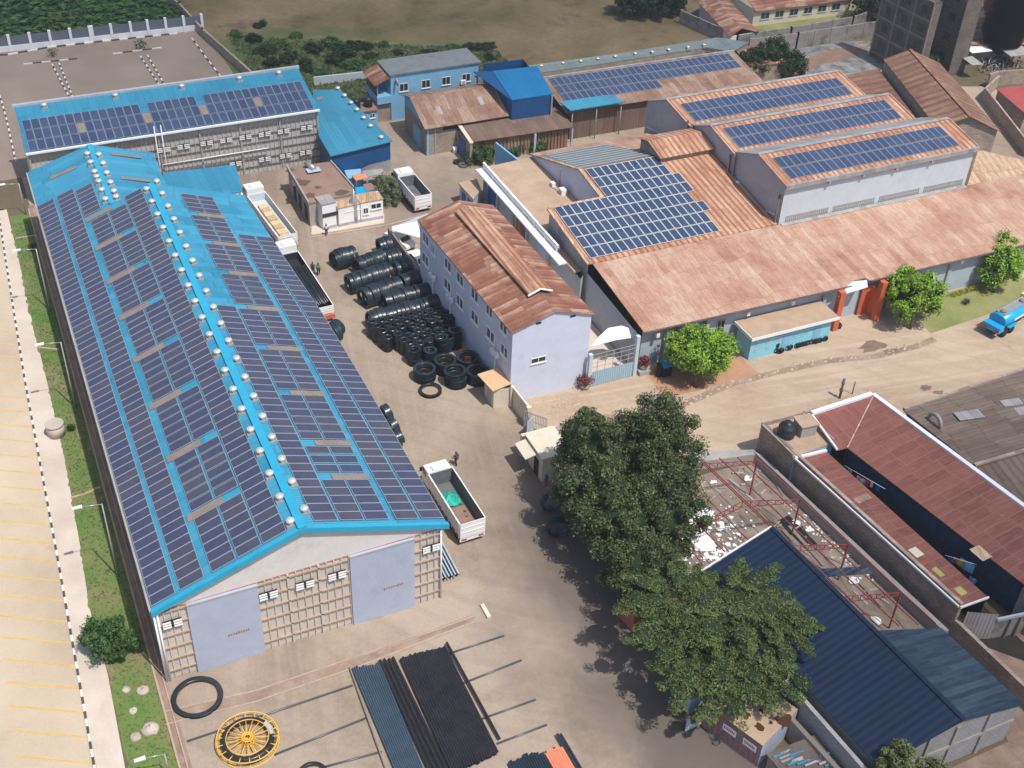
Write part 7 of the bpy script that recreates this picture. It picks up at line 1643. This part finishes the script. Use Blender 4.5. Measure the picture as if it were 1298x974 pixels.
# yellow reel
p = at(314, 938, .4); RE = thing('cable_reel', 'yellow spoked steel reel lying flat with black pipe wound around it', 'reel', (p.x, p.y, 0))
mb = MB(); n = 40
def ringtube(mb, c, R, r, n=40, m=6):
    rs = []
    for i in range(n):
        t = 6.2832*i/n; rs.append([mb.v((c[0]+(R+r*math.cos(6.2832*j/m))*math.cos(t), c[1]+(R+r*math.cos(6.2832*j/m))*math.sin(t), c[2]+r*math.sin(6.2832*j/m))) for j in range(m)])
    for i in range(n):
        for j in range(m): mb.f([rs[i][j], rs[(i+1) % n][j], rs[(i+1) % n][(j+1) % m], rs[i][(j+1) % m]], 0, True)
for z in (.08, .75):
    ringtube(mb, (p.x, p.y, z), 2.35, .05); ringtube(mb, (p.x, p.y, z), .42, .06, 18); ringtube(mb, (p.x, p.y, z), .25, .05, 14)
    if z > .5: ringtube(mb, (p.x, p.y, z), 1.62, .04)
    for k in range(18):
        t = 6.2832*k/18; mb.cyl((p.x+.25*math.cos(t), p.y+.25*math.sin(t), z), (p.x+1.6*math.cos(t), p.y+1.6*math.sin(t), z), .035, n=5)
        mb.cyl((p.x+1.9*math.cos(t), p.y+1.9*math.sin(t), z), (p.x+2.35*math.cos(t), p.y+2.35*math.sin(t), z), .04, n=5)
mb.build('spoked_frame', G['yellow'], RE)
mb = MB(); mb.lathe((p.x, p.y, .15), [(1.66, 0), (2.02, .0), (2.05, .15), (2.0, .45), (1.66, .5), (1.62, .25)], 40, 0, closed=True); mb.build('wound_pipe', G['black'], RE)
mb = MB(); t0 = -.2; mb.poly([(p.x+r_*math.cos(t0+k*.18), p.y+r_*math.sin(t0+k*.18), .68) for r_, ks in ((1.7, range(5)), (2.0, range(4, -1, -1))) for k in ks]); mb.build('blue_wrap', G['doorgrey'], RE)

# ================================================================== STRAIGHT PIPES
rails = [((237, 940), (447, 869), .1, 'longest ground pipe rail on the left, under the reel'), ((568, 829), (639, 806), .1, 'topmost short pipe rail right of the dark pipes'), ((348, 957), (465, 910), .1, 'second pipe rail left of the blue black pipes'), ((588, 866), (661, 837), .1, 'second pipe rail right of the dark pipes'),
         ((405, 974), (484, 953), .1, 'lowest pipe rail left of the blue black pipes'), ((612, 911), (679, 887), .1, 'third pipe rail right of the dark pipes'), ((630, 943), (693, 919), .1, 'lowest pipe rail right of the dark pipes')]
for a, b, z, lab in rails:
    a, b = at(*a, z), at(*b, z)
    o = MB().cyl(a, b, .085, n=8).build('rail_pipe', G['railpipe'], origin=a); 
    m2 = MB(); tag(o, lab, 'pipe')
def pipe(a, b, r, mat, label, group):
    d = (b-a).normalized(); mb = MB(); mb.cyl(a, b, r, n=10, mi=0, caps=False); mb.cyl(a, b, r*.8, n=10, mi=1, caps=False)
    for i in range(0): pass
    A0 = a; up = Vector((0, 0, 1)); s_ = d.cross(up).normalized(); t_ = s_.cross(d)
    mb.lathe  # ends closed by dark discs a little inside
    mb.f([mb.v(a+d*.05+(s_*math.cos(k*.785)+t_*math.sin(k*.785))*r*.82) for k in range(8)], 2); mb.f([mb.v(b-d*.05+(s_*math.cos(k*.785)+t_*math.sin(k*.785))*r*.82) for k in range(8)], 2)
    o = mb.build('straight_pipe', [G[mat], G['matblack'], G['dark']], origin=a); return tag(o, label, 'pipe', group)
random.seed(61)
N1 = 13
for k in range(N1):
    t = k/(N1-1); z = .27; x = 17.45+t*2.15; j = random.uniform(-.25, .15)
    pipe(Vector((x, 63.0-t*.35+j, z)), Vector((x-.1-.02*k, 50.6+j*.5, z)), .085, 'greypipe', 'dusty blue black straight pipe in the left pipe group', 'blue black pipes laid side by side')
pipe(Vector((17.25, 63.1, .3)), Vector((16.6, 50.4, .3)), .06, 'timber', 'thin brown edge pole along the left side of the blue black pipes', None)
for k in range(4):
    x = 19.75+k*.36; pipe(Vector((x, 62.7+random.uniform(-.2, .2), .36)), Vector((x-.05+k*.05, 50.2, .36)), .13, 'matblack', 'black pipe in the narrow group between the two wide pipe fields', 'black pipes in the narrow middle group')
for k in range(19):
    t = k/18; x = 21.4+t*3.75; j = random.uniform(-.15, .15)
    pipe(Vector((x, 62.35-t*.2+j*.7, .32)), Vector((x-.15+t*.1, 50.3+t*.7+j, .32)), .12, 'matblack', 'black straight pipe in the wide right hand pipe field', 'black pipes in the wide pipe field')
pipe(Vector((25.5, 62.4, .4)), Vector((25.75, 52.0, .32)), .11, 'matblack', 'single black pipe slightly apart at the right edge of the wide pipe field', None)
for k in range(15):
    t = k/14; x = 25.55+t*2.75; j = random.uniform(-.2, .2)
    pipe(Vector((x, 49.6+j+.35*math.sin(t*3.1), .3)), Vector((x-.3, 40, .3)), .1, 'blackblue', 'blue black pipe end in the stack at the bottom edge', 'blue black pipes at the bottom edge')
for k in range(8):
    t = k/7; x = 28.5+t*1.35; pipe(Vector((x, 49.55+random.uniform(-.2, .15), .33)), Vector((x+.1, 40, .33)), .1, 'orangepipe', 'salmon orange pipe in the stack at the bottom edge', 'orange pipes at the bottom edge')
for k in range(2): pipe(Vector((30.05+k*.24, 50.6-k*.1, .42)), Vector((30.3+k*.2, 40, .42)), .11, 'blackblue', 'black pipe sticking out on the right of the orange pipes', 'pair of black pipes right of the orange ones')
# grey pipes stored at the front right corner of the long warehouse
for k in range(5):
    pipe(Vector((28.0+k*.32, 69.3, .3+.25*(k % 2))), Vector((28.0+k*.32, 78, .3+.25*(k % 2))), .14, 'greypipe', 'grey pipe stored along the right wall of the long warehouse', 'grey pipes by the warehouse corner')
mb = MB(); a = at(565, 700, 2.2); 
for k in range(6): mb.beam((27.6+k*.3, 68.6, 1.2), (27.6+k*.3, 74, 1.5), .12, .06)
tag(mb.build('sheet_stack', G['bluegrey'], origin=(27.8, 69, 0)), 'dark corrugated sheets leaning at the front right corner of the long warehouse', 'sheets')

# ================================================================== SMALL THINGS
# street lamps on the verge
def lamp(x, y, h, label, arm=1.6):
    T = thing('street_lamp', label, 'street lamp', (x, y, 0), 0, 'street lamps along the verge')
    mb = MB(); mb.cyl((x, y, 0), (x, y, h), .09, .05, 8); mb.build('pole', G['steel'], T)
    mb = MB(); mb.cyl((x, y, h-.05), (x-arm, y+.1, h+.15), .035, n=6); mb.build('arm', G['steel'], T)
    mb = MB(); mb.slab([(x-arm-.75, y-.02, h+.24), (x-arm+.05, y-.05, h+.24), (x-arm+.05, y+.25, h+.24), (x-arm-.75, y+.2, h+.24)], .13); mb.build('lamp_head', G['white_clean'], T)
lamp(2.2, 147.7, 4.5, 'farthest street lamp, by the corner of the long warehouse near the footbridge')
lamp(2.05, 124.7, 8.2, 'street lamp beside the upper part of the verge, second from the top')
lamp(2.0, 105.7, 8.4, 'street lamp on the verge just above the round concrete manhole')
lamp(1.8, 80.5, 8.8, 'street lamp standing above the leafy bush tree on the verge')
p = at(217, 985); lamp(p.x-.1, p.y, 2.9, 'lowest street lamp at the bottom edge beside the yellow reel', 1.4)
# bench of tyres at the kiosk, tyres, bin
random.seed(9)
for k, (px, py) in enumerate(((984, 449), (991, 449), (998, 446), (1003, 445), (1010, 443), (1017, 441), (1025, 439), (1033, 437.5), (1040, 436), (1047, 434), (988, 450), (1013, 442), (1021, 440), (1029, 438), (1036, 437))):
    p = at(px, py); mb = MB(); mb.lathe((0, 0, 0), [(.2, 0), (.32, .0), (.36, .1), (.32, .2), (.2, .2)], 14, 0, closed=True, axis='x'); me = None
    o = mb.build('tyre', G['rubber']); o.location = (p.x, p.y+.1, .36); o.rotation_euler = (0, 0, RD(random.uniform(60, 110))); tag(o, 'used black tyre standing in the row under the kiosk front', 'tyre', 'tyres lined up at the turquoise kiosk')
for px, py, lab in ((1060, 414, 'lone grey tyre beside the left orange pillar'), (580, 207, 'dark tyre on the ground by the blue door of the brown shed'), (587, 211, 'rusty brown tyre next to the dark tyre by the brown shed')):
    p = at(px, py); mb = MB(); mb.lathe((p.x, p.y, 0), [(.32, 0), (.6, .0), (.64, .2), (.58, .36), (.32, .36)], 18, 0, closed=True); tag(mb.build('tyre', G['ledge_d' if 'rusty' in lab else 'rubber'], origin=p), lab, 'tyre')
p = at(843, 476); BN = thing('dustbin', 'dark green dustbin with bright blue lid standing left of the bright round tree', 'bin', (p.x, p.y, 0))
MB().box(p.x-.55, p.y-.4, .1, p.x+.55, p.y+.5, 1.5).build('body', G['cl_black'], BN); mb = MB(); mb.slab([(p.x-.6, p.y-.5, 1.6), (p.x+.65, p.y-.5, 1.6), (p.x+.65, p.y+.55, 1.8), (p.x-.6, p.y+.55, 1.8)], .15); mb.build('lid', G['tankblue'], BN)
MB().box(p.x-1.0, p.y-.1, 0, p.x-.62, p.y+.4, 1.7).build('side_panel', G['cl_black'], BN)
# white cabins and grey flat-roofed building
CG = thing('grey_flat_building', 'grey concrete building with stained brown flat roof behind the white cabins', 'building', at(400, 250, 0))
R8 = [at(391, 258, 3.4), at(446, 246, 3.4), at(448, 238, 3.4), at(419, 205, 3.4), at(364, 212, 3.4)]
MB().slab(R8, .18).build('roof', G['tanflat_d'], CG); mb = MB(); cen = sum(R8, Vector())/5; Wp = [cen+(p-cen)*.985 for p in R8]; walls(mb, [(p.x, p.y) for p in Wp], [3.2]*5); mb.build('wall', G['concrete'], CG)
mb = MB(); mb.beam(R8[4]+Vector((0, 0, .1)), R8[0]+Vector((0, 0, .1)), .2, .35); mb.beam(R8[3]+Vector((0, 0, .1)), R8[2]+Vector((0, 0, .1)), .16, .3); mb.build('parapet', G['concrete'], CG)
for k in (.25, .5, .78):
    p = Wp[4].lerp(Wp[0], k); q = Wp[4].lerp(Wp[0], k+.12); MB().beam((p.x-.05, p.y, 1.3), (q.x-.05, q.y, 1.3), .06, 2.0).build('door', G['dark'], CG)
for px, py, r in ((380, 232, 1.4), (432, 244, 1.1), (393, 248, .9), (368, 216, .7), (403, 238, .5)):
    p = at(px, py, 3.41); MB().poly; mb = MB(); mb.poly(blob(p.x, p.y, r, 12, 3.406, .8)); mb.build('damp_patch', plain('roof_damp', (.11, .075, .06), .9) if 'roof_damp' not in bpy.data.materials else bpy.data.materials['roof_damp'], CG)
p = at(396, 216, 3.4); mb = MB(); mb.cyl((p.x-.5, p.y+1.0, 4.1), (p.x+.1, p.y-.7, 3.9), .35, n=12); mb.beam((p.x-.9, p.y-.5, 3.7), (p.x+.9, p.y-.5, 3.7), 1.2, .08, 1)
for dx in (-.8, .8): mb.beam((p.x+dx, p.y-.9, 3.4), (p.x+dx, p.y-.9, 3.7), .08, .08, 1)
tag(mb.build('solar_water_heater', [G['steel'], G['bluegrey']], origin=p), 'shiny cylinder water heater on a frame on the stained brown flat roof', 'water heater')
def cabin(label, pts, h, roofm, extra=0):
    a, b = at(*pts[0]), at(*pts[1]); a.z = b.z = 0; u = (b-a).normalized(); n = Vector((-u.y, u.x, 0)); dp = pts[2]
    T = thing('cabin', label, 'cabin', a); mb = MB(); c = [a, b, b+n*dp, a+n*dp]; walls(mb, [(p.x, p.y) for p in c], [h]*4); mb.build('wall', G['white_clean'], T)
    MB().slab([(p.x, p.y, h+.08) for p in [a-n*.08-u*.08, b-n*.08+u*.08, b+n*dp+u*.08, a+n*dp-u*.08]], .1).build('roof', G[roofm], T)
    mb = MB(); mb.beam((a.x-n.x*.02, a.y-n.y*.02, .22), (b.x-n.x*.02, b.y-n.y*.02, .22), .06, .44); mb.build('grey_base', G['greywall'], T)
    return T, a, b, u, n
C1, a, b, u, n = cabin('tall white cabin with grey roof at the left corner of the cabin group', ((410, 292), (427, 288), 2.2), 3.6, 'greysheet')
q = a-n*.03; MB().slab([(q.x, q.y, 2.3), ((q+u*2.2).x, (q+u*2.2).y, 2.3), ((q+u*2.2-n*.05).x, (q+u*2.2-n*.05).y, 2.3), ((q-n*.05).x, (q-n*.05).y, 2.3)][::-1], .5).build('window_band', G['glass'], C1)
C2, a, b, u, n = cabin('low white cabin with peach roof in the middle of the cabin group', ((430, 288), (457, 282), 2.0), 2.7, 'rust_ylw')
q = a+u*.8-n*.03; MB().beam((q.x, q.y, 1.9), ((q+u*2.2).x, (q+u*2.2).y, 1.9), .05, .1).build('sign_band', G['white'], C2)
C3, a, b, u, n = cabin('white cabin with rusty peach roof and wide window at the right of the cabin group', ((458, 282), (486, 277), 2.2), 2.8, 'rust_ylw')
q = a+u*1.35; window(C3, (q.x, q.y, 1.6), u, 1.4, .8, out=-n); q = a+u*.3; window(C3, (q.x, q.y, 1.1), u, .7, .9, out=-n)
p = at(449, 264, 2.0); mb = MB(); mb.lathe((p.x, p.y, 0), [(.5, 0), (.5, 3.2), (.2, 3.6), (.08, 4.7), (0, 4.7)], 14); tag(mb.build('steel_silo', G['steel'], origin=p), 'shiny steel cylinder with thin spout behind the white cabins', 'silo')
for k, (pts, m, lab, z) in enumerate((([(441, 226), (459, 229), (457, 214), (436, 216)], 'skyblue', 'pale blue lattice sided shelter below the teal roof', 1.6), ([(451, 229), (467, 225), (460, 220), (446, 222)], 'orangepipe', 'orange sheet roof of a small green stall frame', 2.2), ([(464, 224), (490, 221), (484, 214), (458, 217)], 'greysheet', 'grey sheet roof beside the orange stall roof', 2.0), ([(452, 249), (472, 246), (462, 236), (450, 238)], 'tankblue', 'bright blue flat cover behind the white cabins', 1.9), ([(464, 243), (478, 239), (470, 232), (460, 234)], 'tanflat_d', 'brown roofed box with blue side right of the bright blue cover', 2.0))):
    P_ = [at(x, y, z) for x, y in pts]; T = thing('stall', lab, 'stall', (P_[0].x, P_[0].y, 0)); MB().slab(P_, .08).build('roof', G[m], T)
    cen = sum(P_, Vector())/4; mb = MB()
    for p in P_: q = cen+(p-cen)*.92; mb.cyl((q.x, q.y, 0), (q.x, q.y, z-.05), .06, n=6)
    if k in (0, 3, 4): Wp = [cen+(p-cen)*.92 for p in P_]; walls(mb, [(p.x, p.y) for p in Wp], [z-.1]*4)
    mb.build('frame', G[('skyblue', 'teal', 'bluegrey', 'deepblue', 'skyblue')[k]], T)
kerbpts = [at(392, 302), at(487, 287), at(560, 268)]
mb = MB()
for a, b in zip(kerbpts, kerbpts[1:]): mb.beam((a.x, a.y, .06), (b.x, b.y, .06), .25, .12)
setting('kerb', mb, G['ledge'])
flat('cabin_pavement', A((395, 298), (487, 283), (487, 270), (395, 285)), .016, m_walk)

# people: one skinned body with clothes over it
def person(px, py, rot, shirt, trousers, label, h=1.72, extra=None, walk=.25):
    p = at(px, py); T = thing('person', label, 'person', (p.x, p.y, 0), rot); s = h/1.72
    def skin(name, verts, edges, radii, mat, root=0):
        me = bpy.data.meshes.new(name); me.from_pydata([tuple(Vector(v)*s) for v in verts], edges, []); me.materials.append(G[mat])
        o = bpy.data.objects.new(name, me); COL.objects.link(o); o.parent = T; md = o.modifiers.new('Skin', 'SKIN'); md.use_smooth_shade = True
        for i, r in enumerate(radii): sv = me.skin_vertices[0].data[i]; sv.radius = (r*s, r*s); sv.use_root = (i == root)
        sb = o.modifiers.new('Sub', 'SUBSURF'); sb.levels = 1; sb.render_levels = 1; return o
    w = walk
    V = [(0, 0, .93), (0, 0, 1.15), (0, 0, 1.40), (0, 0, 1.50), (0, .02, 1.58), (0, .02, 1.68), (.19, 0, 1.40), (.25, -.05-w*.3, 1.14), (.25, .05-w*.5, .92), (.25, .08-w*.5, .82), (-.19, 0, 1.40), (-.25, .03+w*.3, 1.14), (-.25, .12+w*.5, .93), (-.25, .15+w*.5, .84),
         (.09, 0, .88), (.10, w*.5, .5), (.10, w*.6, .08), (.10, w*.6+.14, .04), (-.09, 0, .88), (-.10, -w*.35, .5), (-.10, -w*.8, .1), (-.10, -w*.8+.14, .05)]
    E_ = [(0, 1), (1, 2), (2, 3), (3, 4), (4, 5), (2, 6), (6, 7), (7, 8), (8, 9), (2, 10), (10, 11), (11, 12), (12, 13), (0, 14), (14, 15), (15, 16), (16, 17), (0, 18), (18, 19), (19, 20), (20, 21)]
    Rr = [.12, .11, .13, .055, .09, .085, .06, .045, .035, .03, .06, .045, .035, .03, .085, .06, .04, .04, .085, .06, .04, .04]
    skin('body', V, E_, Rr, 'skin')
    skin('shirt', [V[0], V[1], V[2], V[6], V[7], V[10], V[11]], [(0, 1), (1, 2), (2, 3), (3, 4), (2, 5), (5, 6)], [.15, .14, .155, .085, .065, .085, .065], shirt)
    skin('trousers', [V[0], V[14], V[15], V[16], V[18], V[19], V[20]], [(0, 1), (1, 2), (2, 3), (0, 4), (4, 5), (5, 6)], [.15, .11, .085, .065, .11, .085, .065], trousers)
    mb = MB(); blobball(mb, (0, 0, 1.67*s), .105*s, .75); mb.build('hair', G['cl_black'], T, local=True)
    if extra: extra(T, s)
    return T
person(578, 590, RD(20), 'cl_purple', 'cl_black', 'person in a dark purple top walking alone on the open yard above the white lorry')
person(397, 348, RD(150), 'cl_purple', 'cl_black', 'person in dark clothes walking beside someone in a green top', walk=.2)
person(404, 349, RD(160), 'cl_green', 'cl_black', 'person in a green top walking beside someone in dark clothes', walk=.25)
person(414, 299, RD(180), 'cl_white', 'cl_black', 'person in a white top standing at the corner of the white cabins', walk=.1)
person(846, 513, RD(-60), 'cl_green', 'cl_white', 'person in a green and white outfit walking on the dirt road', walk=.3)
person(692, 617, RD(30), 'cl_blue', 'cl_red', 'person in blue standing by the cream gatehouse under the tree', h=1.5, walk=.05)
person(701, 614, RD(10), 'cl_yellow', 'cl_white', 'person in yellow beside the one in blue at the gatehouse', h=1.4, walk=.05)
p = at(567, 410); mb = MB(); mb.box(p.x-.3, p.y-.2, 0, p.x+.3, p.y+.2, 1.1); mb.box(p.x-.2, p.y-.15, 1.1, p.x+.2, p.y+.15, 1.35, 1); tag(mb.build('red_machine', [G['orange'], G['cl_red']], origin=p), 'small red pump unit at the office wall beside the coil stacks', 'machine')
p = at(584, 452); tag(MB().beam((p.x, p.y, .5), (p.x+.3, p.y-1.6, .4), .7, .9).build('red_cover', G['orange'], origin=p), 'orange red board leaning behind the wide coil stacks at the office wall', 'board')
for k, (px, py) in enumerate(((538, 268), (546, 266))): pass
p = at(577, 194); tag(MB().cyl((p.x, p.y, 0), (p.x, p.y, .9), .35, n=12).build('white_drum', G['white_clean'], origin=p), 'white plastic drum beside the blue door of the brown shed', 'drum')
p = at(690, 245, 0)

# ================================================================== HAZE
mb = MB(); mb.box(-1000, -320, -1.5, 1300, 1700, 96)
hm = bpy.data.materials.new('haze_air'); hm.use_nodes = True; nt = hm.node_tree; nt.nodes.remove(nt.nodes['Principled BSDF'])
hv = node(nt, 'ShaderNodeVolumePrincipled', {'Color': (.86, .91, 1.0, 1), 'Density': HAZE, 'Anisotropy': .2})
nt.links.new(hv.outputs[0], nt.nodes['Material Output'].inputs['Volume'])
o = mb.build('haze', hm); o['kind'] = 'stuff'

# ================================================================== ADDED SHADE VEILS, UNSEEN
sun_dir = Vector((.18, -.50, 1.0)).normalized()
def shade_veil(cx, cy, rx, ry, z, dens, seed):
    """unseen veil added high up to dim part of the site: a flattened lumpy body, part see-through, thinning to its edges"""
    random.seed(seed); mb = MB(); n, m = 40, 10; rings = []
    ofs = sun_dir*((z)/sun_dir.z); c = Vector((cx+ofs.x, cy+ofs.y, z))
    for j in range(m+1):
        ph = math.pi*j/m; rings.append([mb.v((rx*1.25*math.sin(ph)*math.cos(2*math.pi*i/n), ry*1.25*math.sin(ph)*math.sin(2*math.pi*i/n), 14*math.cos(ph)*random.uniform(.7, 1.2))) for i in range(n)])
    for j in range(m):
        for i in range(n): mb.f([rings[j][i], rings[j+1][i], rings[j+1][(i+1) % n], rings[j][(i+1) % n]], 0, True)
    mt = bpy.data.materials.new('shade_veil_mat'); mt.use_nodes = True; nt = mt.node_tree; nt.nodes.remove(nt.nodes['Principled BSDF'])
    tc = nt.nodes.new('ShaderNodeTexCoord'); mp = node(nt, 'ShaderNodeMapping', {'Vector': tc.outputs['Object'], 'Scale': (1/rx, 1/ry, 0)})
    ln = node(nt, 'ShaderNodeVectorMath', {0: mp.outputs[0]}, operation='LENGTH').outputs['Value']
    nz = node(nt, 'ShaderNodeTexNoise', {'Vector': mp.outputs[0], 'Scale': 1.6, 'Detail': 4.0}).outputs[0]
    ln = math_(nt, 'ADD', ln, math_(nt, 'MULTIPLY', math_(nt, 'SUBTRACT', nz, .5), .7))
    k = node(nt, 'ShaderNodeMapRange', {0: ln, 1: .45, 2: 1.05, 3: dens, 4: 0.0}, interpolation_type='SMOOTHSTEP').outputs[0]
    tr = nt.nodes.new('ShaderNodeBsdfTransparent'); tl = node(nt, 'ShaderNodeBsdfTranslucent', {'Color': (.9, .92, .95, 1)})
    ms_ = node(nt, 'ShaderNodeMixShader', {0: k, 1: tr.outputs[0], 2: tl.outputs[0]}); nt.links.new(ms_.outputs[0], nt.nodes['Material Output'].inputs[0])
    o = mb.build('shade_veil', mt); o.location = c; o['kind'] = 'structure'
shade_veil(82, 42, 46, 36, 420, .30, 1)  # added to dim the lower right plots
shade_veil(95, 245, 260, 100, 420, .30, 2)  # added to dim the far side of the site

# ================================================================== SKY, SUN, CAMERA
world = bpy.data.worlds.new('World'); scene.world = world; world.use_nodes = True
nt = world.node_tree; bg = nt.nodes['Background']
sun_dir = Vector((.18, -.50, 1.0)).normalized()
sky = nt.nodes.new('ShaderNodeTexSky'); sky.sky_type = 'NISHITA'; sky.sun_disc = False
sky.sun_elevation = math.asin(sun_dir.z); sky.sun_rotation = math.atan2(sun_dir.x, sun_dir.y); sky.air_density = 1.0; sky.dust_density = 2.0; sky.ozone_density = 1.0
nt.links.new(sky.outputs[0], bg.inputs[0]); bg.inputs[1].default_value = .125
sl_ = bpy.data.lights.new('sun', 'SUN'); sl_.energy = 4.2; sl_.angle = RD(.7); sl_.color = (1.0, .955, .89)
so = bpy.data.objects.new('sun', sl_); COL.objects.link(so); so.rotation_euler = (-sun_dir).to_track_quat('-Z', 'Y').to_euler(); so.location = (40, 60, 150)
cam = bpy.data.cameras.new('camera'); co = bpy.data.objects.new('camera', cam); COL.objects.link(co)
cam.sensor_width = 36; cam.lens = FPX/1298*36; cam.clip_end = 3000; cam.clip_start = .5
co.matrix_world = Matrix(((_r.x, _u.x, -_f.x, 0), (_r.y, _u.y, -_f.y, 0), (_r.z, _u.z, -_f.z, CAMH), (0, 0, 0, 1)))
scene.camera = co
scene.render.engine = 'CYCLES'
scene.view_settings.view_transform = 'Standard'; scene.view_settings.look = 'None'; scene.view_settings.exposure = 0.12; scene.view_settings.gamma = 1.0
